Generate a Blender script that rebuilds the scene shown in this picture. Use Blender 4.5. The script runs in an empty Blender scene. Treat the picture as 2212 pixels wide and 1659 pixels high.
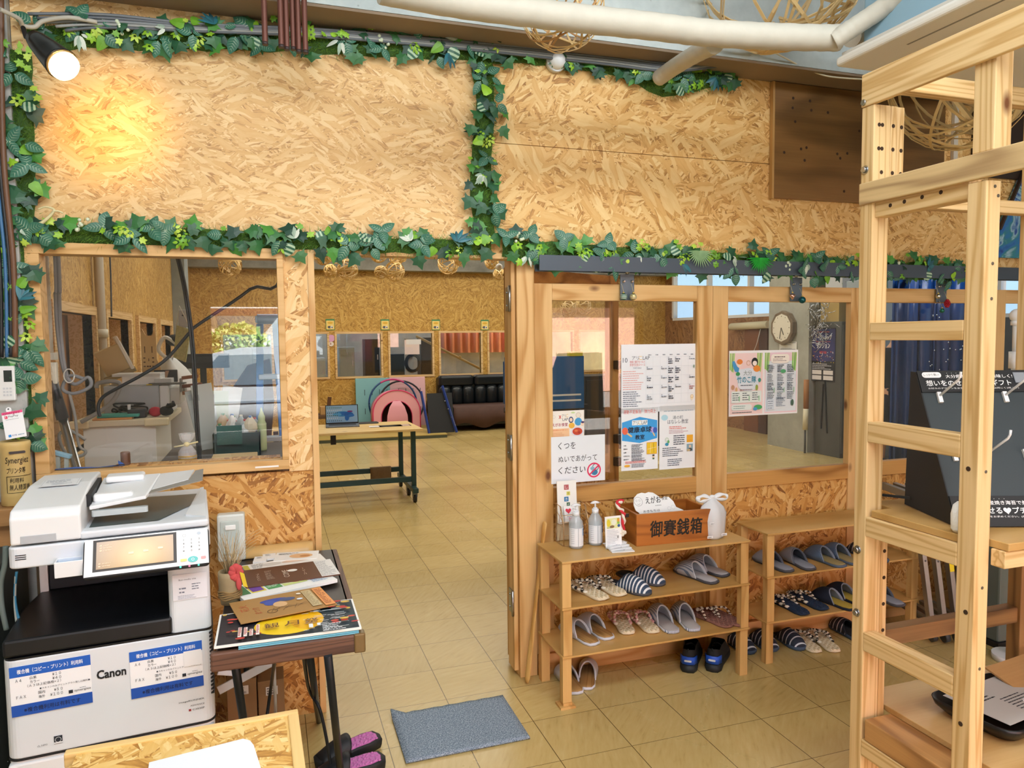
import bpy, bmesh, math, random
from mathutils import Vector, Matrix, Euler
random.seed(7)
PI = math.pi
S = bpy.context.scene
COL = S.collection

# ------------------------------------------------------------------ camera
FPX, YAW, PITCH, ROLL = 1566.93, 0.321120, 0.0648244, -0.0105275
CAM = Vector((-0.397493, -3.082693, 1.614841))
_cy, _sy, _cp, _sp = math.cos(YAW), math.sin(YAW), math.cos(PITCH), math.sin(PITCH)
_fw = Vector((_sy * _cp, _cy * _cp, -_sp)); _rt = Vector((_cy, -_sy, 0)); _up = _rt.cross(_fw)
_r2 = _rt * math.cos(ROLL) + _up * math.sin(ROLL); _u2 = -_rt * math.sin(ROLL) + _up * math.cos(ROLL)
cd = bpy.data.cameras.new('camera'); cam = bpy.data.objects.new('camera', cd); COL.objects.link(cam)
cd.sensor_width = 36; cd.lens = FPX / 2212 * 36; cd.clip_start = 0.02; cd.clip_end = 200
M = Matrix((_r2, _u2, -_fw)).transposed().to_4x4(); M.translation = CAM
cam.matrix_world = M
S.camera = cam

def at(px, py, X=None, Y=None, Z=None):
    "the point of the plane X=, Y= or Z= seen at pixel (px, py) of the 2212 x 1659 photograph"
    d = _fw + _r2 * ((px - 1106) / FPX) - _u2 * ((py - 829.5) / FPX)
    if X is not None: t = (X - CAM.x) / d.x
    elif Y is not None: t = (Y - CAM.y) / d.y
    else: t = (Z - CAM.z) / d.z
    return CAM + d * t

# ------------------------------------------------------------------ view, world, sun, large lights
S.view_settings.view_transform = 'Standard'; S.view_settings.look = 'None'
S.view_settings.gamma = 1; S.view_settings.use_curve_mapping = False
S.view_settings.exposure = 0.34
S.cycles.max_bounces = 8; S.cycles.transparent_max_bounces = 16; S.cycles.glossy_bounces = 3; S.cycles.diffuse_bounces = 4
S.cycles.sample_clamp_indirect = 6; S.cycles.caustics_reflective = False; S.cycles.caustics_refractive = False
W = bpy.data.worlds.new('sky'); S.world = W; W.use_nodes = True
bg = W.node_tree.nodes['Background']; bg.inputs['Color'].default_value = (0.50, 0.76, 1.0, 1); bg.inputs['Strength'].default_value = 1.0

def light(name, kind, loc, energy, color=(1, 1, 1), size=None, target=None, **k):
    l = bpy.data.lights.new(name, kind); l.energy = energy; l.color = color
    o = bpy.data.objects.new(name, l); COL.objects.link(o); o.location = loc
    if size: l.shape = 'RECTANGLE'; l.size, l.size_y = size
    if target is not None: o.rotation_euler = (Vector(target) - Vector(loc)).to_track_quat('-Z', 'Y').to_euler()
    for a, b in k.items(): setattr(l, a, b)
    return o
light('sun', 'SUN', (7, 6, 20.5), 46.0, (1, .95, .88), target=(0, 0, 12), angle=0.02)
# the open shop front behind the camera lets daylight in (a portal only guides the sky's own light), then overhead fill lights, added without any fixtures
light('shop_front_portal', 'AREA', (1.7, -5.4, 1.0), 1, size=(5.4, 1.98), target=(1.7, 0, 1.0)).data.cycles.is_portal = True
light('shop_fill_light', 'AREA', (.9, -2.3, 3.4), 62, (.94, .98, 1), (4.5, .5), (.9, -.9, 0))
light('shop_fill_light_rear', 'AREA', (.6, -4.2, 3.4), 80, (.94, .98, 1), (4.5, .5), (1.0, -2.6, 0))
light('hall_fill_light_near', 'AREA', (1.6, 2.4, 3.3), 48, (1, .95, .84), (5.5, .8), (1.6, 2.4, 0))  # hall fill: unseen area lights added to brighten the back room
light('hall_fill_light_middle', 'AREA', (2.6, 5.2, 3.3), 95, (1, .95, .84), (7.0, .8), (2.6, 5.2, 0))
light('hall_fill_light_far', 'AREA', (2.6, 8.0, 3.3), 85, (1, .94, .82), (7.0, .8), (2.6, 8.3, 0))

# ------------------------------------------------------------------ materials
def lin(c): return c / 12.92 if c <= .04045 else ((c + .055) / 1.055) ** 2.4
def rgb(c):
    if isinstance(c, str): c = tuple(int(c[i:i + 2], 16) for i in (0, 2, 4))
    return tuple(lin(x / 255) for x in c[:3]) + (1,)
_mats = {}
def newmat(name):
    m = bpy.data.materials.new(name); m.use_nodes = True
    return m, m.node_tree.nodes, m.node_tree.links, m.node_tree.nodes['Principled BSDF']
def mat(c, rough=.6, metal=0, emit=0, alpha=1, spec=.5, var=0.0, vscale=6, trans=0, bump=0, sub=0):
    key = (str(c), rough, metal, emit, alpha, spec, var, vscale, trans, bump)
    if key in _mats: return _mats[key]
    m, N, L, b = newmat('paint_' + str(len(_mats)))
    col = rgb(c); b.inputs['Base Color'].default_value = col; b.inputs['Roughness'].default_value = rough
    b.inputs['Metallic'].default_value = metal; b.inputs['Alpha'].default_value = alpha
    b.inputs['Specular IOR Level'].default_value = spec
    if trans: b.inputs['Transmission Weight'].default_value = trans
    if emit: b.inputs['Emission Color'].default_value = col; b.inputs['Emission Strength'].default_value = emit
    if var or bump:
        tc = N.new('ShaderNodeTexCoord'); n = N.new('ShaderNodeTexNoise'); n.inputs['Scale'].default_value = vscale; n.inputs['Detail'].default_value = 5
        L.new(tc.outputs['Object'], n.inputs['Vector'])
        if var:
            hs = N.new('ShaderNodeMix'); hs.data_type = 'RGBA'
            hs.inputs[6].default_value = tuple(x * (1 - var) for x in col[:3]) + (1,); hs.inputs[7].default_value = tuple(min(1, x * (1 + var)) for x in col[:3]) + (1,)
            L.new(n.outputs['Fac'], hs.inputs[0]); L.new(hs.outputs[2], b.inputs['Base Color'])
        if bump:
            bp = N.new('ShaderNodeBump'); bp.inputs['Strength'].default_value = bump; bp.inputs['Distance'].default_value = .003
            L.new(n.outputs['Fac'], bp.inputs['Height']); L.new(bp.outputs['Normal'], b.inputs['Normal'])
    _mats[key] = m
    return m

def ramp(N, stops, interp='LINEAR'):
    r = N.new('ShaderNodeValToRGB'); e = r.color_ramp; e.interpolation = interp
    while len(e.elements) < len(stops): e.elements.new(.5)
    for i, (p, c) in enumerate(stops):
        e.elements[i].position = p; e.elements[i].color = rgb(c) if not isinstance(c, tuple) or max(c) > 1 else c + (1,)
    return r
def math_(N, L, op, a, b=None, c=None):
    n = N.new('ShaderNodeMath'); n.operation = op
    for i, x in enumerate((a, b, c)):
        if x is None: continue
        if isinstance(x, (int, float)): n.inputs[i].default_value = x
        else: L.new(x, n.inputs[i])
    return n.outputs[0]
def obj_coord(N, L):
    "object coordinates shifted by a random amount per object, so repeats differ"
    tc = N.new('ShaderNodeTexCoord'); oi = N.new('ShaderNodeObjectInfo')
    k = N.new('ShaderNodeVectorMath'); k.operation = 'SCALE'; k.inputs['Scale'].default_value = 37.0
    cx = N.new('ShaderNodeCombineXYZ')
    for i in range(3): L.new(oi.outputs['Random'], cx.inputs[i])
    L.new(cx.outputs[0], k.inputs[0])
    a = N.new('ShaderNodeVectorMath'); a.operation = 'ADD'
    L.new(tc.outputs['Object'], a.inputs[0]); L.new(k.outputs[0], a.inputs[1])
    return a.outputs[0]

def osb(key, normal='Y', stops=None, size=1.0, horiz=.5, rough=.55):
    "oriented strand board: two layers of stretched strands, each patch turned its own way in the plane of the board"
    m, N, L, b = newmat('strand_board_' + key)
    co = obj_coord(N, L); ax = {'X': 0, 'Y': 1, 'Z': 2}[normal]
    stops = stops or [(0, 'a2703a'), (.25, 'c08a4e'), (.6, 'd3a163'), (1, 'e6bf86')]
    outs = []
    for k, (patch, ln, wd) in enumerate([(9, 14, 75), (17, 26, 170), (5, 8, 46)]):
        v = N.new('ShaderNodeTexVoronoi'); v.inputs['Scale'].default_value = patch / size; L.new(co, v.inputs['Vector'])
        sx = N.new('ShaderNodeSeparateColor'); L.new(v.outputs['Color'], sx.inputs[0])
        ang = math_(N, L, 'MULTIPLY_ADD', sx.outputs[k], 2 * PI * horiz, -PI * horiz)
        r = N.new('ShaderNodeVectorRotate'); r.rotation_type = ('X_AXIS', 'Y_AXIS', 'Z_AXIS')[ax]
        L.new(co, r.inputs['Vector']); L.new(ang, r.inputs['Angle'])
        nz = N.new('ShaderNodeTexNoise'); nz.inputs['Scale'].default_value = 9 / size; L.new(r.outputs[0], nz.inputs['Vector'])
        ad = N.new('ShaderNodeVectorMath'); ad.operation = 'MULTIPLY_ADD'; ad.inputs[1].default_value = (.035,) * 3
        L.new(nz.outputs['Color'], ad.inputs[0]); L.new(r.outputs[0], ad.inputs[2])
        mp = N.new('ShaderNodeMapping'); sc = [wd / size] * 3
        sc[ax] = 3
        sc[0 if ax != 0 else 1] = ln / size
        mp.inputs['Scale'].default_value = sc; L.new(ad.outputs[0], mp.inputs['Vector'])
        v2 = N.new('ShaderNodeTexVoronoi'); v2.inputs['Scale'].default_value = 1; L.new(mp.outputs[0], v2.inputs['Vector'])
        s2 = N.new('ShaderNodeSeparateColor'); L.new(v2.outputs['Color'], s2.inputs[0])
        fib = N.new('ShaderNodeTexNoise'); fib.inputs['Scale'].default_value = 3.5; fib.inputs['Detail'].default_value = 3; L.new(mp.outputs[0], fib.inputs['Vector'])
        val = math_(N, L, 'MULTIPLY_ADD', fib.outputs['Fac'], .45, math_(N, L, 'MULTIPLY', s2.outputs[0], .75))
        edge = math_(N, L, 'MULTIPLY', math_(N, L, 'POWER', v2.outputs['Distance'], 3.0), .35)
        outs.append((math_(N, L, 'SUBTRACT', val, edge), s2.outputs[1]))
    pick = math_(N, L, 'GREATER_THAN', outs[0][1], .45)
    m0 = N.new('ShaderNodeMix'); L.new(pick, m0.inputs[0]); L.new(outs[1][0], m0.inputs[2]); L.new(outs[0][0], m0.inputs[3])
    big = math_(N, L, 'GREATER_THAN', outs[2][1], .62)
    mx = N.new('ShaderNodeMix'); L.new(big, mx.inputs[0]); L.new(m0.outputs[0], mx.inputs[2]); L.new(math_(N, L, 'MULTIPLY_ADD', outs[2][0], .5, .42), mx.inputs[3])
    cr = ramp(N, [(.1 + .85 * p, c) for p, c in stops]); L.new(mx.outputs[0], cr.inputs[0]); L.new(cr.outputs[0], b.inputs['Base Color'])
    bp = N.new('ShaderNodeBump'); bp.inputs['Strength'].default_value = .25; bp.inputs['Distance'].default_value = .002
    L.new(mx.outputs[0], bp.inputs['Height']); L.new(bp.outputs['Normal'], b.inputs['Normal'])
    b.inputs['Roughness'].default_value = rough
    return m

def wood(key, grain='Z', light_c='e8c48e', dark_c='c08a4c', rings=16, knots=True, rough=.5, wide=9, contrast=1.0):
    "sawn timber with drawn-out grain along the given axis and a few knots"
    kk = ('wood', key, grain)
    if kk in _mats: return _mats[kk]
    m, N, L, b = newmat('timber_%s_%s' % (key, grain.lower()))
    co = obj_coord(N, L); ax = {'X': 0, 'Y': 1, 'Z': 2}[grain]
    mp = N.new('ShaderNodeMapping'); sc = [wide] * 3; sc[ax] = .9; mp.inputs['Scale'].default_value = sc; L.new(co, mp.inputs['Vector'])
    n1 = N.new('ShaderNodeTexNoise'); n1.inputs['Scale'].default_value = 1; n1.inputs['Detail'].default_value = 2; n1.inputs['Roughness'].default_value = .4
    L.new(mp.outputs[0], n1.inputs['Vector'])
    w = math_(N, L, 'SINE', math_(N, L, 'MULTIPLY', n1.outputs['Fac'], rings * PI))
    w = math_(N, L, 'POWER', math_(N, L, 'MULTIPLY_ADD', w, .5, .5), 3.0)
    mp2 = N.new('ShaderNodeMapping'); s2 = [160] * 3; s2[ax] = 4; mp2.inputs['Scale'].default_value = s2; L.new(co, mp2.inputs['Vector'])
    n2 = N.new('ShaderNodeTexNoise'); n2.inputs['Scale'].default_value = 1; L.new(mp2.outputs[0], n2.inputs['Vector'])
    v = math_(N, L, 'MULTIPLY_ADD', n2.outputs['Fac'], .35, math_(N, L, 'MULTIPLY', w, .6 * contrast))
    cr = ramp(N, [(.05, light_c), (.9, dark_c)]); L.new(v, cr.inputs[0]); out = cr.outputs[0]
    if knots:
        mp3 = N.new('ShaderNodeMapping'); s3 = [4.2] * 3; s3[ax] = 2.2; mp3.inputs['Scale'].default_value = s3; L.new(co, mp3.inputs['Vector'])
        vo = N.new('ShaderNodeTexVoronoi'); vo.inputs['Scale'].default_value = 1; L.new(mp3.outputs[0], vo.inputs['Vector'])
        kr = ramp(N, [(.03, (1.0, 1.0, 1.0)), (.085, (0.0, 0.0, 0.0))]); L.new(vo.outputs['Distance'], kr.inputs[0])
        mx = N.new('ShaderNodeMix'); mx.data_type = 'RGBA'; mx.inputs[7].default_value = rgb('6b3d1a')
        L.new(kr.outputs[0], mx.inputs[0]); L.new(out, mx.inputs[6]); out = mx.outputs[2]
    L.new(out, b.inputs['Base Color']); b.inputs['Roughness'].default_value = rough
    bp = N.new('ShaderNodeBump'); bp.inputs['Strength'].default_value = .12; bp.inputs['Distance'].default_value = .001
    L.new(v, bp.inputs['Height']); L.new(bp.outputs['Normal'], b.inputs['Normal'])
    _mats[kk] = m
    return m

def glass_mat(key='pane', tint=(1, 1, 1)):
    "window glass: see-through with a mirror reflection that grows at grazing angles"
    if key in _mats: return _mats[key]
    m = bpy.data.materials.new('glass_' + key); m.use_nodes = True; N = m.node_tree.nodes; L = m.node_tree.links
    N.remove(N['Principled BSDF']); out = N['Material Output']
    t = N.new('ShaderNodeBsdfTransparent'); t.inputs[0].default_value = tint + (1,)
    g = N.new('ShaderNodeBsdfGlossy'); g.inputs['Roughness'].default_value = 0
    lw = N.new('ShaderNodeLayerWeight'); lw.inputs['Blend'].default_value = .5
    f = math_(N, L, 'MULTIPLY_ADD', math_(N, L, 'POWER', lw.outputs['Facing'], 5.0), .94, .055)
    x = N.new('ShaderNodeMixShader'); L.new(f, x.inputs[0]); L.new(t.outputs[0], x.inputs[1]); L.new(g.outputs[0], x.inputs[2])
    L.new(x.outputs[0], out.inputs['Surface'])
    _mats[key] = m
    return m

def film_mat(key, c, alpha=.5, rough=.25):
    "thin clear plastic: part see-through, part glossy sheet"
    if key in _mats: return _mats[key]
    m, N, L, b = newmat('film_' + key); b.inputs['Base Color'].default_value = rgb(c); b.inputs['Roughness'].default_value = rough
    b.inputs['Alpha'].default_value = alpha
    _mats[key] = m
    return m

def concrete(key, lo='8d8f8c', hi='bdbcb4', scale=3.0):
    kk = ('concrete', key)
    if kk in _mats: return _mats[kk]
    m, N, L, b = newmat('concrete_' + key)
    tc = N.new('ShaderNodeTexCoord'); n = N.new('ShaderNodeTexNoise'); n.inputs['Scale'].default_value = scale; n.inputs['Detail'].default_value = 8; n.inputs['Roughness'].default_value = .65
    L.new(tc.outputs['Object'], n.inputs['Vector']); cr = ramp(N, [(.3, lo), (.7, hi)]); L.new(n.outputs['Fac'], cr.inputs[0])
    v = N.new('ShaderNodeTexVoronoi'); v.inputs['Scale'].default_value = 14; L.new(tc.outputs['Object'], v.inputs['Vector'])
    pr = ramp(N, [(.03, (.35, .35, .35)), (.07, (1.0, 1.0, 1.0))]); L.new(v.outputs['Distance'], pr.inputs[0])
    mx = N.new('ShaderNodeMix'); mx.data_type = 'RGBA'; mx.blend_type = 'MULTIPLY'; mx.inputs[0].default_value = .5
    L.new(cr.outputs[0], mx.inputs[6]); L.new(pr.outputs[0], mx.inputs[7]); L.new(mx.outputs[2], b.inputs['Base Color'])
    b.inputs['Roughness'].default_value = .8
    bp = N.new('ShaderNodeBump'); bp.inputs['Strength'].default_value = .3; bp.inputs['Distance'].default_value = .004
    L.new(n.outputs['Fac'], bp.inputs['Height']); L.new(bp.outputs['Normal'], b.inputs['Normal'])
    _mats[kk] = m
    return m

def stripes(key, a, b_, axis='X', freq=60, duty=.5, rough=.8):
    "woven cloth with straight stripes across one local axis"
    kk = ('stripe', key)
    if kk in _mats: return _mats[kk]
    m, N, L, b = newmat('striped_' + key)
    tc = N.new('ShaderNodeTexCoord'); sp = N.new('ShaderNodeSeparateXYZ'); L.new(tc.outputs['Object'], sp.inputs[0])
    fr = math_(N, L, 'FRACT', math_(N, L, 'MULTIPLY', sp.outputs['XYZ'.index(axis)], freq))
    g = math_(N, L, 'GREATER_THAN', fr, duty)
    mx = N.new('ShaderNodeMix'); mx.data_type = 'RGBA'; mx.inputs[6].default_value = rgb(a); mx.inputs[7].default_value = rgb(b_)
    L.new(g, mx.inputs[0]); L.new(mx.outputs[2], b.inputs['Base Color']); b.inputs['Roughness'].default_value = rough
    _mats[kk] = m
    return m

# ------------------------------------------------------------------ mesh builder
class MB:
    def __init__(s): s.v = []; s.f = []; s.m = []; s.s = []
    def add(s, vs, fs, mi=0, sm=False, X=None):
        o = len(s.v)
        s.v += [tuple(X @ Vector(p)) for p in vs] if X is not None else [tuple(p) for p in vs]
        for f in fs: s.f.append([i + o for i in f]); s.m.append(mi); s.s.append(sm)
        return s
    def box(s, x0, x1, y0, y1, z0, z1, mi=0, X=None):
        v = [(x, y, z) for x in (x0, x1) for y in (y0, y1) for z in (z0, z1)]
        return s.add(v, [(0, 1, 3, 2), (4, 6, 7, 5), (0, 4, 5, 1), (2, 3, 7, 6), (0, 2, 6, 4), (1, 5, 7, 3)], mi, False, X)
    def bar(s, p0, p1, w, h, mi=0, up=(0, 0, 1)):
        p0 = Vector(p0); p1 = Vector(p1); d = p1 - p0; l = d.length; d.normalize(); up = Vector(up)
        if abs(d.dot(up)) > .98: up = Vector((0, 1, 0))
        r = d.cross(up).normalized(); u = r.cross(d)
        X = Matrix((r, d, u)).transposed().to_4x4(); X.translation = p0
        return s.box(-w / 2, w / 2, 0, l, -h / 2, h / 2, mi, X)
    def tube(s, pts, r, n=8, mi=0, closed=False, cap=True, sm=True, flat=1.0):
        pts = [Vector(p) for p in pts]; k = len(pts); rs = r if isinstance(r, (list, tuple)) else [r] * k
        vs = []; fs = []; nrm = None
        for i, p in enumerate(pts):
            a = pts[(i - 1) % k] if (closed or i) else p; b = pts[(i + 1) % k] if (closed or i < k - 1) else p
            t = (b - a).normalized() if (b - a).length > 1e-9 else Vector((0, 0, 1))
            if nrm is None: nrm = t.orthogonal().normalized()
            nrm = (nrm - t * nrm.dot(t)); nrm = nrm.normalized() if nrm.length > 1e-6 else t.orthogonal().normalized()
            bn = t.cross(nrm)
            for j in range(n):
                q = 2 * PI * j / n; vs.append(p + nrm * (math.cos(q) * rs[i]) + bn * (math.sin(q) * rs[i] * flat))
        for i in range(k if closed else k - 1):
            for j in range(n):
                a = i * n + j; b = i * n + (j + 1) % n; i2 = (i + 1) % k
                fs.append((a, b, i2 * n + (j + 1) % n, i2 * n + j))
        s.add(vs, fs, mi, sm)
        if cap and not closed:
            o = len(s.v) - len(vs)
            s.f.append([o + j for j in range(n)][::-1]); s.m.append(mi); s.s.append(False)
            s.f.append([o + (k - 1) * n + j for j in range(n)]); s.m.append(mi); s.s.append(False)
        return s
    def cyl(s, p0, p1, r0, r1=None, n=16, mi=0): return s.tube([p0, p1], [r0, r0 if r1 is None else r1], n, mi)
    def lathe(s, prof, c=(0, 0, 0), n=24, mi=0, X=None, sm=True, cap=True):
        vs = [(c[0] + r * math.cos(2 * PI * j / n), c[1] + r * math.sin(2 * PI * j / n), c[2] + z) for r, z in prof for j in range(n)]
        fs = [(i * n + j, i * n + (j + 1) % n, (i + 1) * n + (j + 1) % n, (i + 1) * n + j) for i in range(len(prof) - 1) for j in range(n)]
        s.add(vs, fs, mi, sm, X); o = len(s.v) - len(vs)
        if cap:
            s.f.append([o + j for j in range(n)][::-1]); s.m.append(mi); s.s.append(False)
            s.f.append([o + (len(prof) - 1) * n + j for j in range(n)]); s.m.append(mi); s.s.append(False)
        return s
    def ball(s, c, r, mi=0, n=12, sc=(1, 1, 1), X=None):
        vs = []; fs = []; k = max(6, n // 2)
        for i in range(k + 1):
            a = PI * i / k
            for j in range(n): vs.append((c[0] + r * sc[0] * math.sin(a) * math.cos(2 * PI * j / n), c[1] + r * sc[1] * math.sin(a) * math.sin(2 * PI * j / n), c[2] + r * sc[2] * math.cos(a)))
        for i in range(k):
            for j in range(n): fs.append((i * n + j, (i + 1) * n + j, (i + 1) * n + (j + 1) % n, i * n + (j + 1) % n))
        return s.add(vs, fs, mi, True, X)
    def loft(s, rings, mi=0, closed=True, cap=True, sm=True, X=None):
        n = len(rings[0]); vs = [p for r in rings for p in r]; fs = []
        for i in range(len(rings) - 1):
            for j in range(n if closed else n - 1):
                fs.append((i * n + j, i * n + (j + 1) % n, (i + 1) * n + (j + 1) % n, (i + 1) * n + j))
        if cap and closed: fs.append(list(range(n))[::-1]); fs.append([(len(rings) - 1) * n + j for j in range(n)])
        return s.add(vs, fs, mi, sm, X)
    def prism(s, poly, z0, z1, mi=0, X=None, sm=False):
        n = len(poly); vs = [(x, y, z0) for x, y in poly] + [(x, y, z1) for x, y in poly]
        fs = [(j, (j + 1) % n, n + (j + 1) % n, n + j) for j in range(n)] + [list(range(n))[::-1], list(range(n, 2 * n))]
        return s.add(vs, fs, mi, sm, X)
    def flat(s, poly, z=0, mi=0, X=None): return s.add([(x, y, z) for x, y in poly], [list(range(len(poly)))], mi, False, X)
    def build(s, name, mats, parent=None, loc=(0, 0, 0), rot=(0, 0, 0), bev=0, seg=2, sub=0, solid=0, weld=False):
        me = bpy.data.meshes.new(name); me.from_pydata(s.v, [], s.f)
        for m in (mats if isinstance(mats, (list, tuple)) else [mats]): me.materials.append(m)
        nm = len(me.materials)
        me.polygons.foreach_set('material_index', [min(i, nm - 1) for i in s.m]); me.polygons.foreach_set('use_smooth', s.s)
        bm = bmesh.new(); bm.from_mesh(me)
        if weld: bmesh.ops.remove_doubles(bm, verts=bm.verts, dist=1e-5)
        bmesh.ops.recalc_face_normals(bm, faces=bm.faces) if not getattr(s, 'keep', False) else None
        bm.to_mesh(me); bm.free(); me.update()
        o = bpy.data.objects.new(name, me); COL.objects.link(o); o.location = loc; o.rotation_euler = rot
        if parent is not None: o.parent = parent
        if solid: md = o.modifiers.new('thick', 'SOLIDIFY'); md.thickness = solid; md.offset = 0
        if bev: md = o.modifiers.new('bevel', 'BEVEL'); md.width = bev; md.segments = seg; md.limit_method = 'ANGLE'; md.angle_limit = .7
        if sub: md = o.modifiers.new('sub', 'SUBSURF'); md.levels = sub; md.render_levels = sub
        return o

def tag(o, label, cat, group=None):
    o['label'] = label; o['category'] = cat
    if group: o['group'] = group
    return o
def struct(o, label=None, cat=None):
    o['kind'] = 'structure'
    if label: o['label'] = label
    if cat: o['category'] = cat
    return o
def thing(name, label, cat, loc=(0, 0, 0), rot=(0, 0, 0), group=None):
    o = bpy.data.objects.new(name, None); o.empty_display_size = .05; COL.objects.link(o); o.location = loc
    o.rotation_euler = rot if isinstance(rot, (tuple, list, Euler)) else (0, 0, rot)
    return tag(o, label, cat, group)
def dup(root, loc, rot, label, group=None):
    r = root.copy(); COL.objects.link(r); r.location = loc; r.rotation_euler = rot if isinstance(rot, (tuple, list)) else (0, 0, rot)
    r['label'] = label
    if group: r['group'] = group
    for ch in root.children:
        c = ch.copy(); COL.objects.link(c); c.parent = r
        for g in ch.children:
            d = g.copy(); COL.objects.link(d); d.parent = c
    return r
def rect_round(w, h, r, n=5, cx=0, cy=0):
    out = []
    for sx, sy, a0 in ((1, 1, 0), (-1, 1, PI / 2), (-1, -1, PI), (1, -1, 3 * PI / 2)):
        for i in range(n + 1):
            a = a0 + PI / 2 * i / n
            out.append((cx + sx * (w / 2 - r) + r * math.cos(a), cy + sy * (h / 2 - r) + r * math.sin(a)))
    return out
def ell(cx, cy, rx, ry, n=20): return [(cx + rx * math.cos(2 * PI * i / n), cy + ry * math.sin(2 * PI * i / n)) for i in range(n)]
def bez(p, n=12):
    "smooth curve through the given points"
    p = [Vector(q) for q in p]; out = []
    for i in range(len(p) - 1):
        a, b, c, d = p[max(i - 1, 0)], p[i], p[i + 1], p[min(i + 2, len(p) - 1)]
        for k in range(n):
            t = k / n; out.append(.5 * ((2 * b) + (c - a) * t + (2 * a - 5 * b + 4 * c - d) * t * t + (3 * b - a - 3 * c + d) * t ** 3))
    return out + [p[-1]]

# ------------------------------------------------------------------ lettering and printed sheets
_txt = {}
def text_geo(body, bold=0.0, shear=0.0):
    k = (body, bold, shear)
    if k in _txt: return _txt[k]
    c = bpy.data.curves.new('lettering', 'FONT'); c.body = body; c.resolution_u = 2; c.offset = bold; c.shear = shear
    o = bpy.data.objects.new('lettering', c); COL.objects.link(o)
    bpy.context.view_layer.update()
    ev = o.evaluated_get(bpy.context.evaluated_depsgraph_get()); me = ev.to_mesh()
    vs = [(v.co.x, v.co.y) for v in me.vertices]; fs = [list(p.vertices) for p in me.polygons]
    ev.to_mesh_clear(); bpy.data.objects.remove(o); bpy.data.curves.remove(c)
    if vs:
        x0 = min(v[0] for v in vs); x1 = max(v[0] for v in vs); y0 = min(v[1] for v in vs); y1 = max(v[1] for v in vs)
    else: x0 = y0 = 0; x1 = y1 = 1
    _txt[k] = (vs, fs, x0, x1, y0, y1)
    return _txt[k]

class Sheet:
    "a printed sheet: local x to the right, y up, z out of the paper; printed layers lie a hair above it"
    def __init__(s, w, h, paper='f4f5f7', thick=.0008, rough=.55):
        s.w, s.h = w, h; s.b = MB(); s.c = [paper]; s.z = .00025; s.rough = rough
        s.b.box(0, w, 0, h, -thick, 0, 0)
    def mi(s, c):
        if c not in s.c: s.c.append(c)
        return s.c.index(c)
    def up(s): s.z += .00012; return s.z
    def poly(s, pts, c): s.b.flat(pts, s.up(), s.mi(c)); return s
    def rect(s, x, y, w, h, c): return s.poly([(x, y), (x + w, y), (x + w, y + h), (x, y + h)], c)
    def ell(s, cx, cy, rx, ry, c, n=20): return s.poly(ell(cx, cy, rx, ry, n), c)
    def rr(s, x, y, w, h, r, c): return s.poly(rect_round(w, h, r, 4, x + w / 2, y + h / 2), c)
    def ring(s, cx, cy, r0, r1, c, n=24):
        a = ell(cx, cy, r0, r0, n); b = ell(cx, cy, r1, r1, n); z = s.up()
        s.b.add([(x, y, z) for x, y in a + b], [(i, (i + 1) % n, n + (i + 1) % n, n + i) for i in range(n)], s.mi(c)); return s
    def line(s, pts, w, c):
        z = s.up(); mi = s.mi(c)
        for (ax, ay), (bx, by) in zip(pts, pts[1:]):
            dx, dy = bx - ax, by - ay; l = math.hypot(dx, dy) or 1; nx, ny = -dy / l * w / 2, dx / l * w / 2; ex, ey = dx / l * w / 2, dy / l * w / 2
            s.b.add([(ax - ex + nx, ay - ey + ny, z), (ax - ex - nx, ay - ey - ny, z), (bx + ex - nx, by + ey - ny, z), (bx + ex + nx, by + ey + ny, z)], [(0, 1, 2, 3)], mi)
        return s
    def frame(s, x, y, w, h, t, c): return s.line([(x, y), (x + w, y), (x + w, y + h), (x, y + h), (x, y)], t, c)
    def text(s, x, y, size, body, c, align='l', bold=0.0, w=None, shear=0.0, rot=0.0):
        "size is the height of the lettering; w, if given, squeezes or stretches the line to that width"
        vs, fs, x0, x1, y0, y1 = text_geo(body, 0.0, shear); W_ = 0
        k = size / max(y1 - y0, .3); kx = k if w is None else w / max(x1 - x0, 1e-6)
        W_ = (x1 - x0) * kx; ox = {'l': 0, 'c': -W_ / 2, 'r': -W_}[align]; z = s.up(); cr, sr = math.cos(rot), math.sin(rot)
        e = bold * size * .55
        for dx, dy in (((e, e), (-e, e), (e, -e), (-e, -e)) if bold else ((0, 0),)):     # heavy strokes: the line set four times, a hair apart
            out = []
            for vx, vy in vs:
                ax, ay = (vx - x0) * kx + ox + dx, (vy - y0) * k + dy
                out.append((x + ax * cr - ay * sr, y + ax * sr + ay * cr, z))
            s.b.add(out, fs, s.mi(c)); z += .00002 / getattr(s, 'sc', 1)
        return s
    def small(s, x, y, w, n, dy, c, h=None, seed=0, dash=True):
        "lines of print too small to read"
        R = random.Random(seed + int(x * 1e4) + int(y * 1e4)); h = h or dy * .38; z = s.up(); mi = s.mi(c)
        for i in range(n):
            cx = x; end = x + w * (R.uniform(.6, 1) if n > 1 else 1)
            while cx < end:
                l = min(R.uniform(.6, 3.2) * h * 1.4, end - cx)
                s.b.add([(cx, y - i * dy, z), (cx + l, y - i * dy, z), (cx + l, y - i * dy + h, z), (cx, y - i * dy + h, z)], [(0, 1, 2, 3)], mi)
                cx += l + h * .45
        return s
    def done(s, name, label=None, cat=None, loc=(0, 0, 0), rot=(PI / 2, 0, 0), group=None, parent=None):
        s.b.keep = True
        o = s.b.build(name, [mat(c, s.rough) for c in s.c], parent, loc, rot)
        return tag(o, label, cat, group) if label else o
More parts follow.
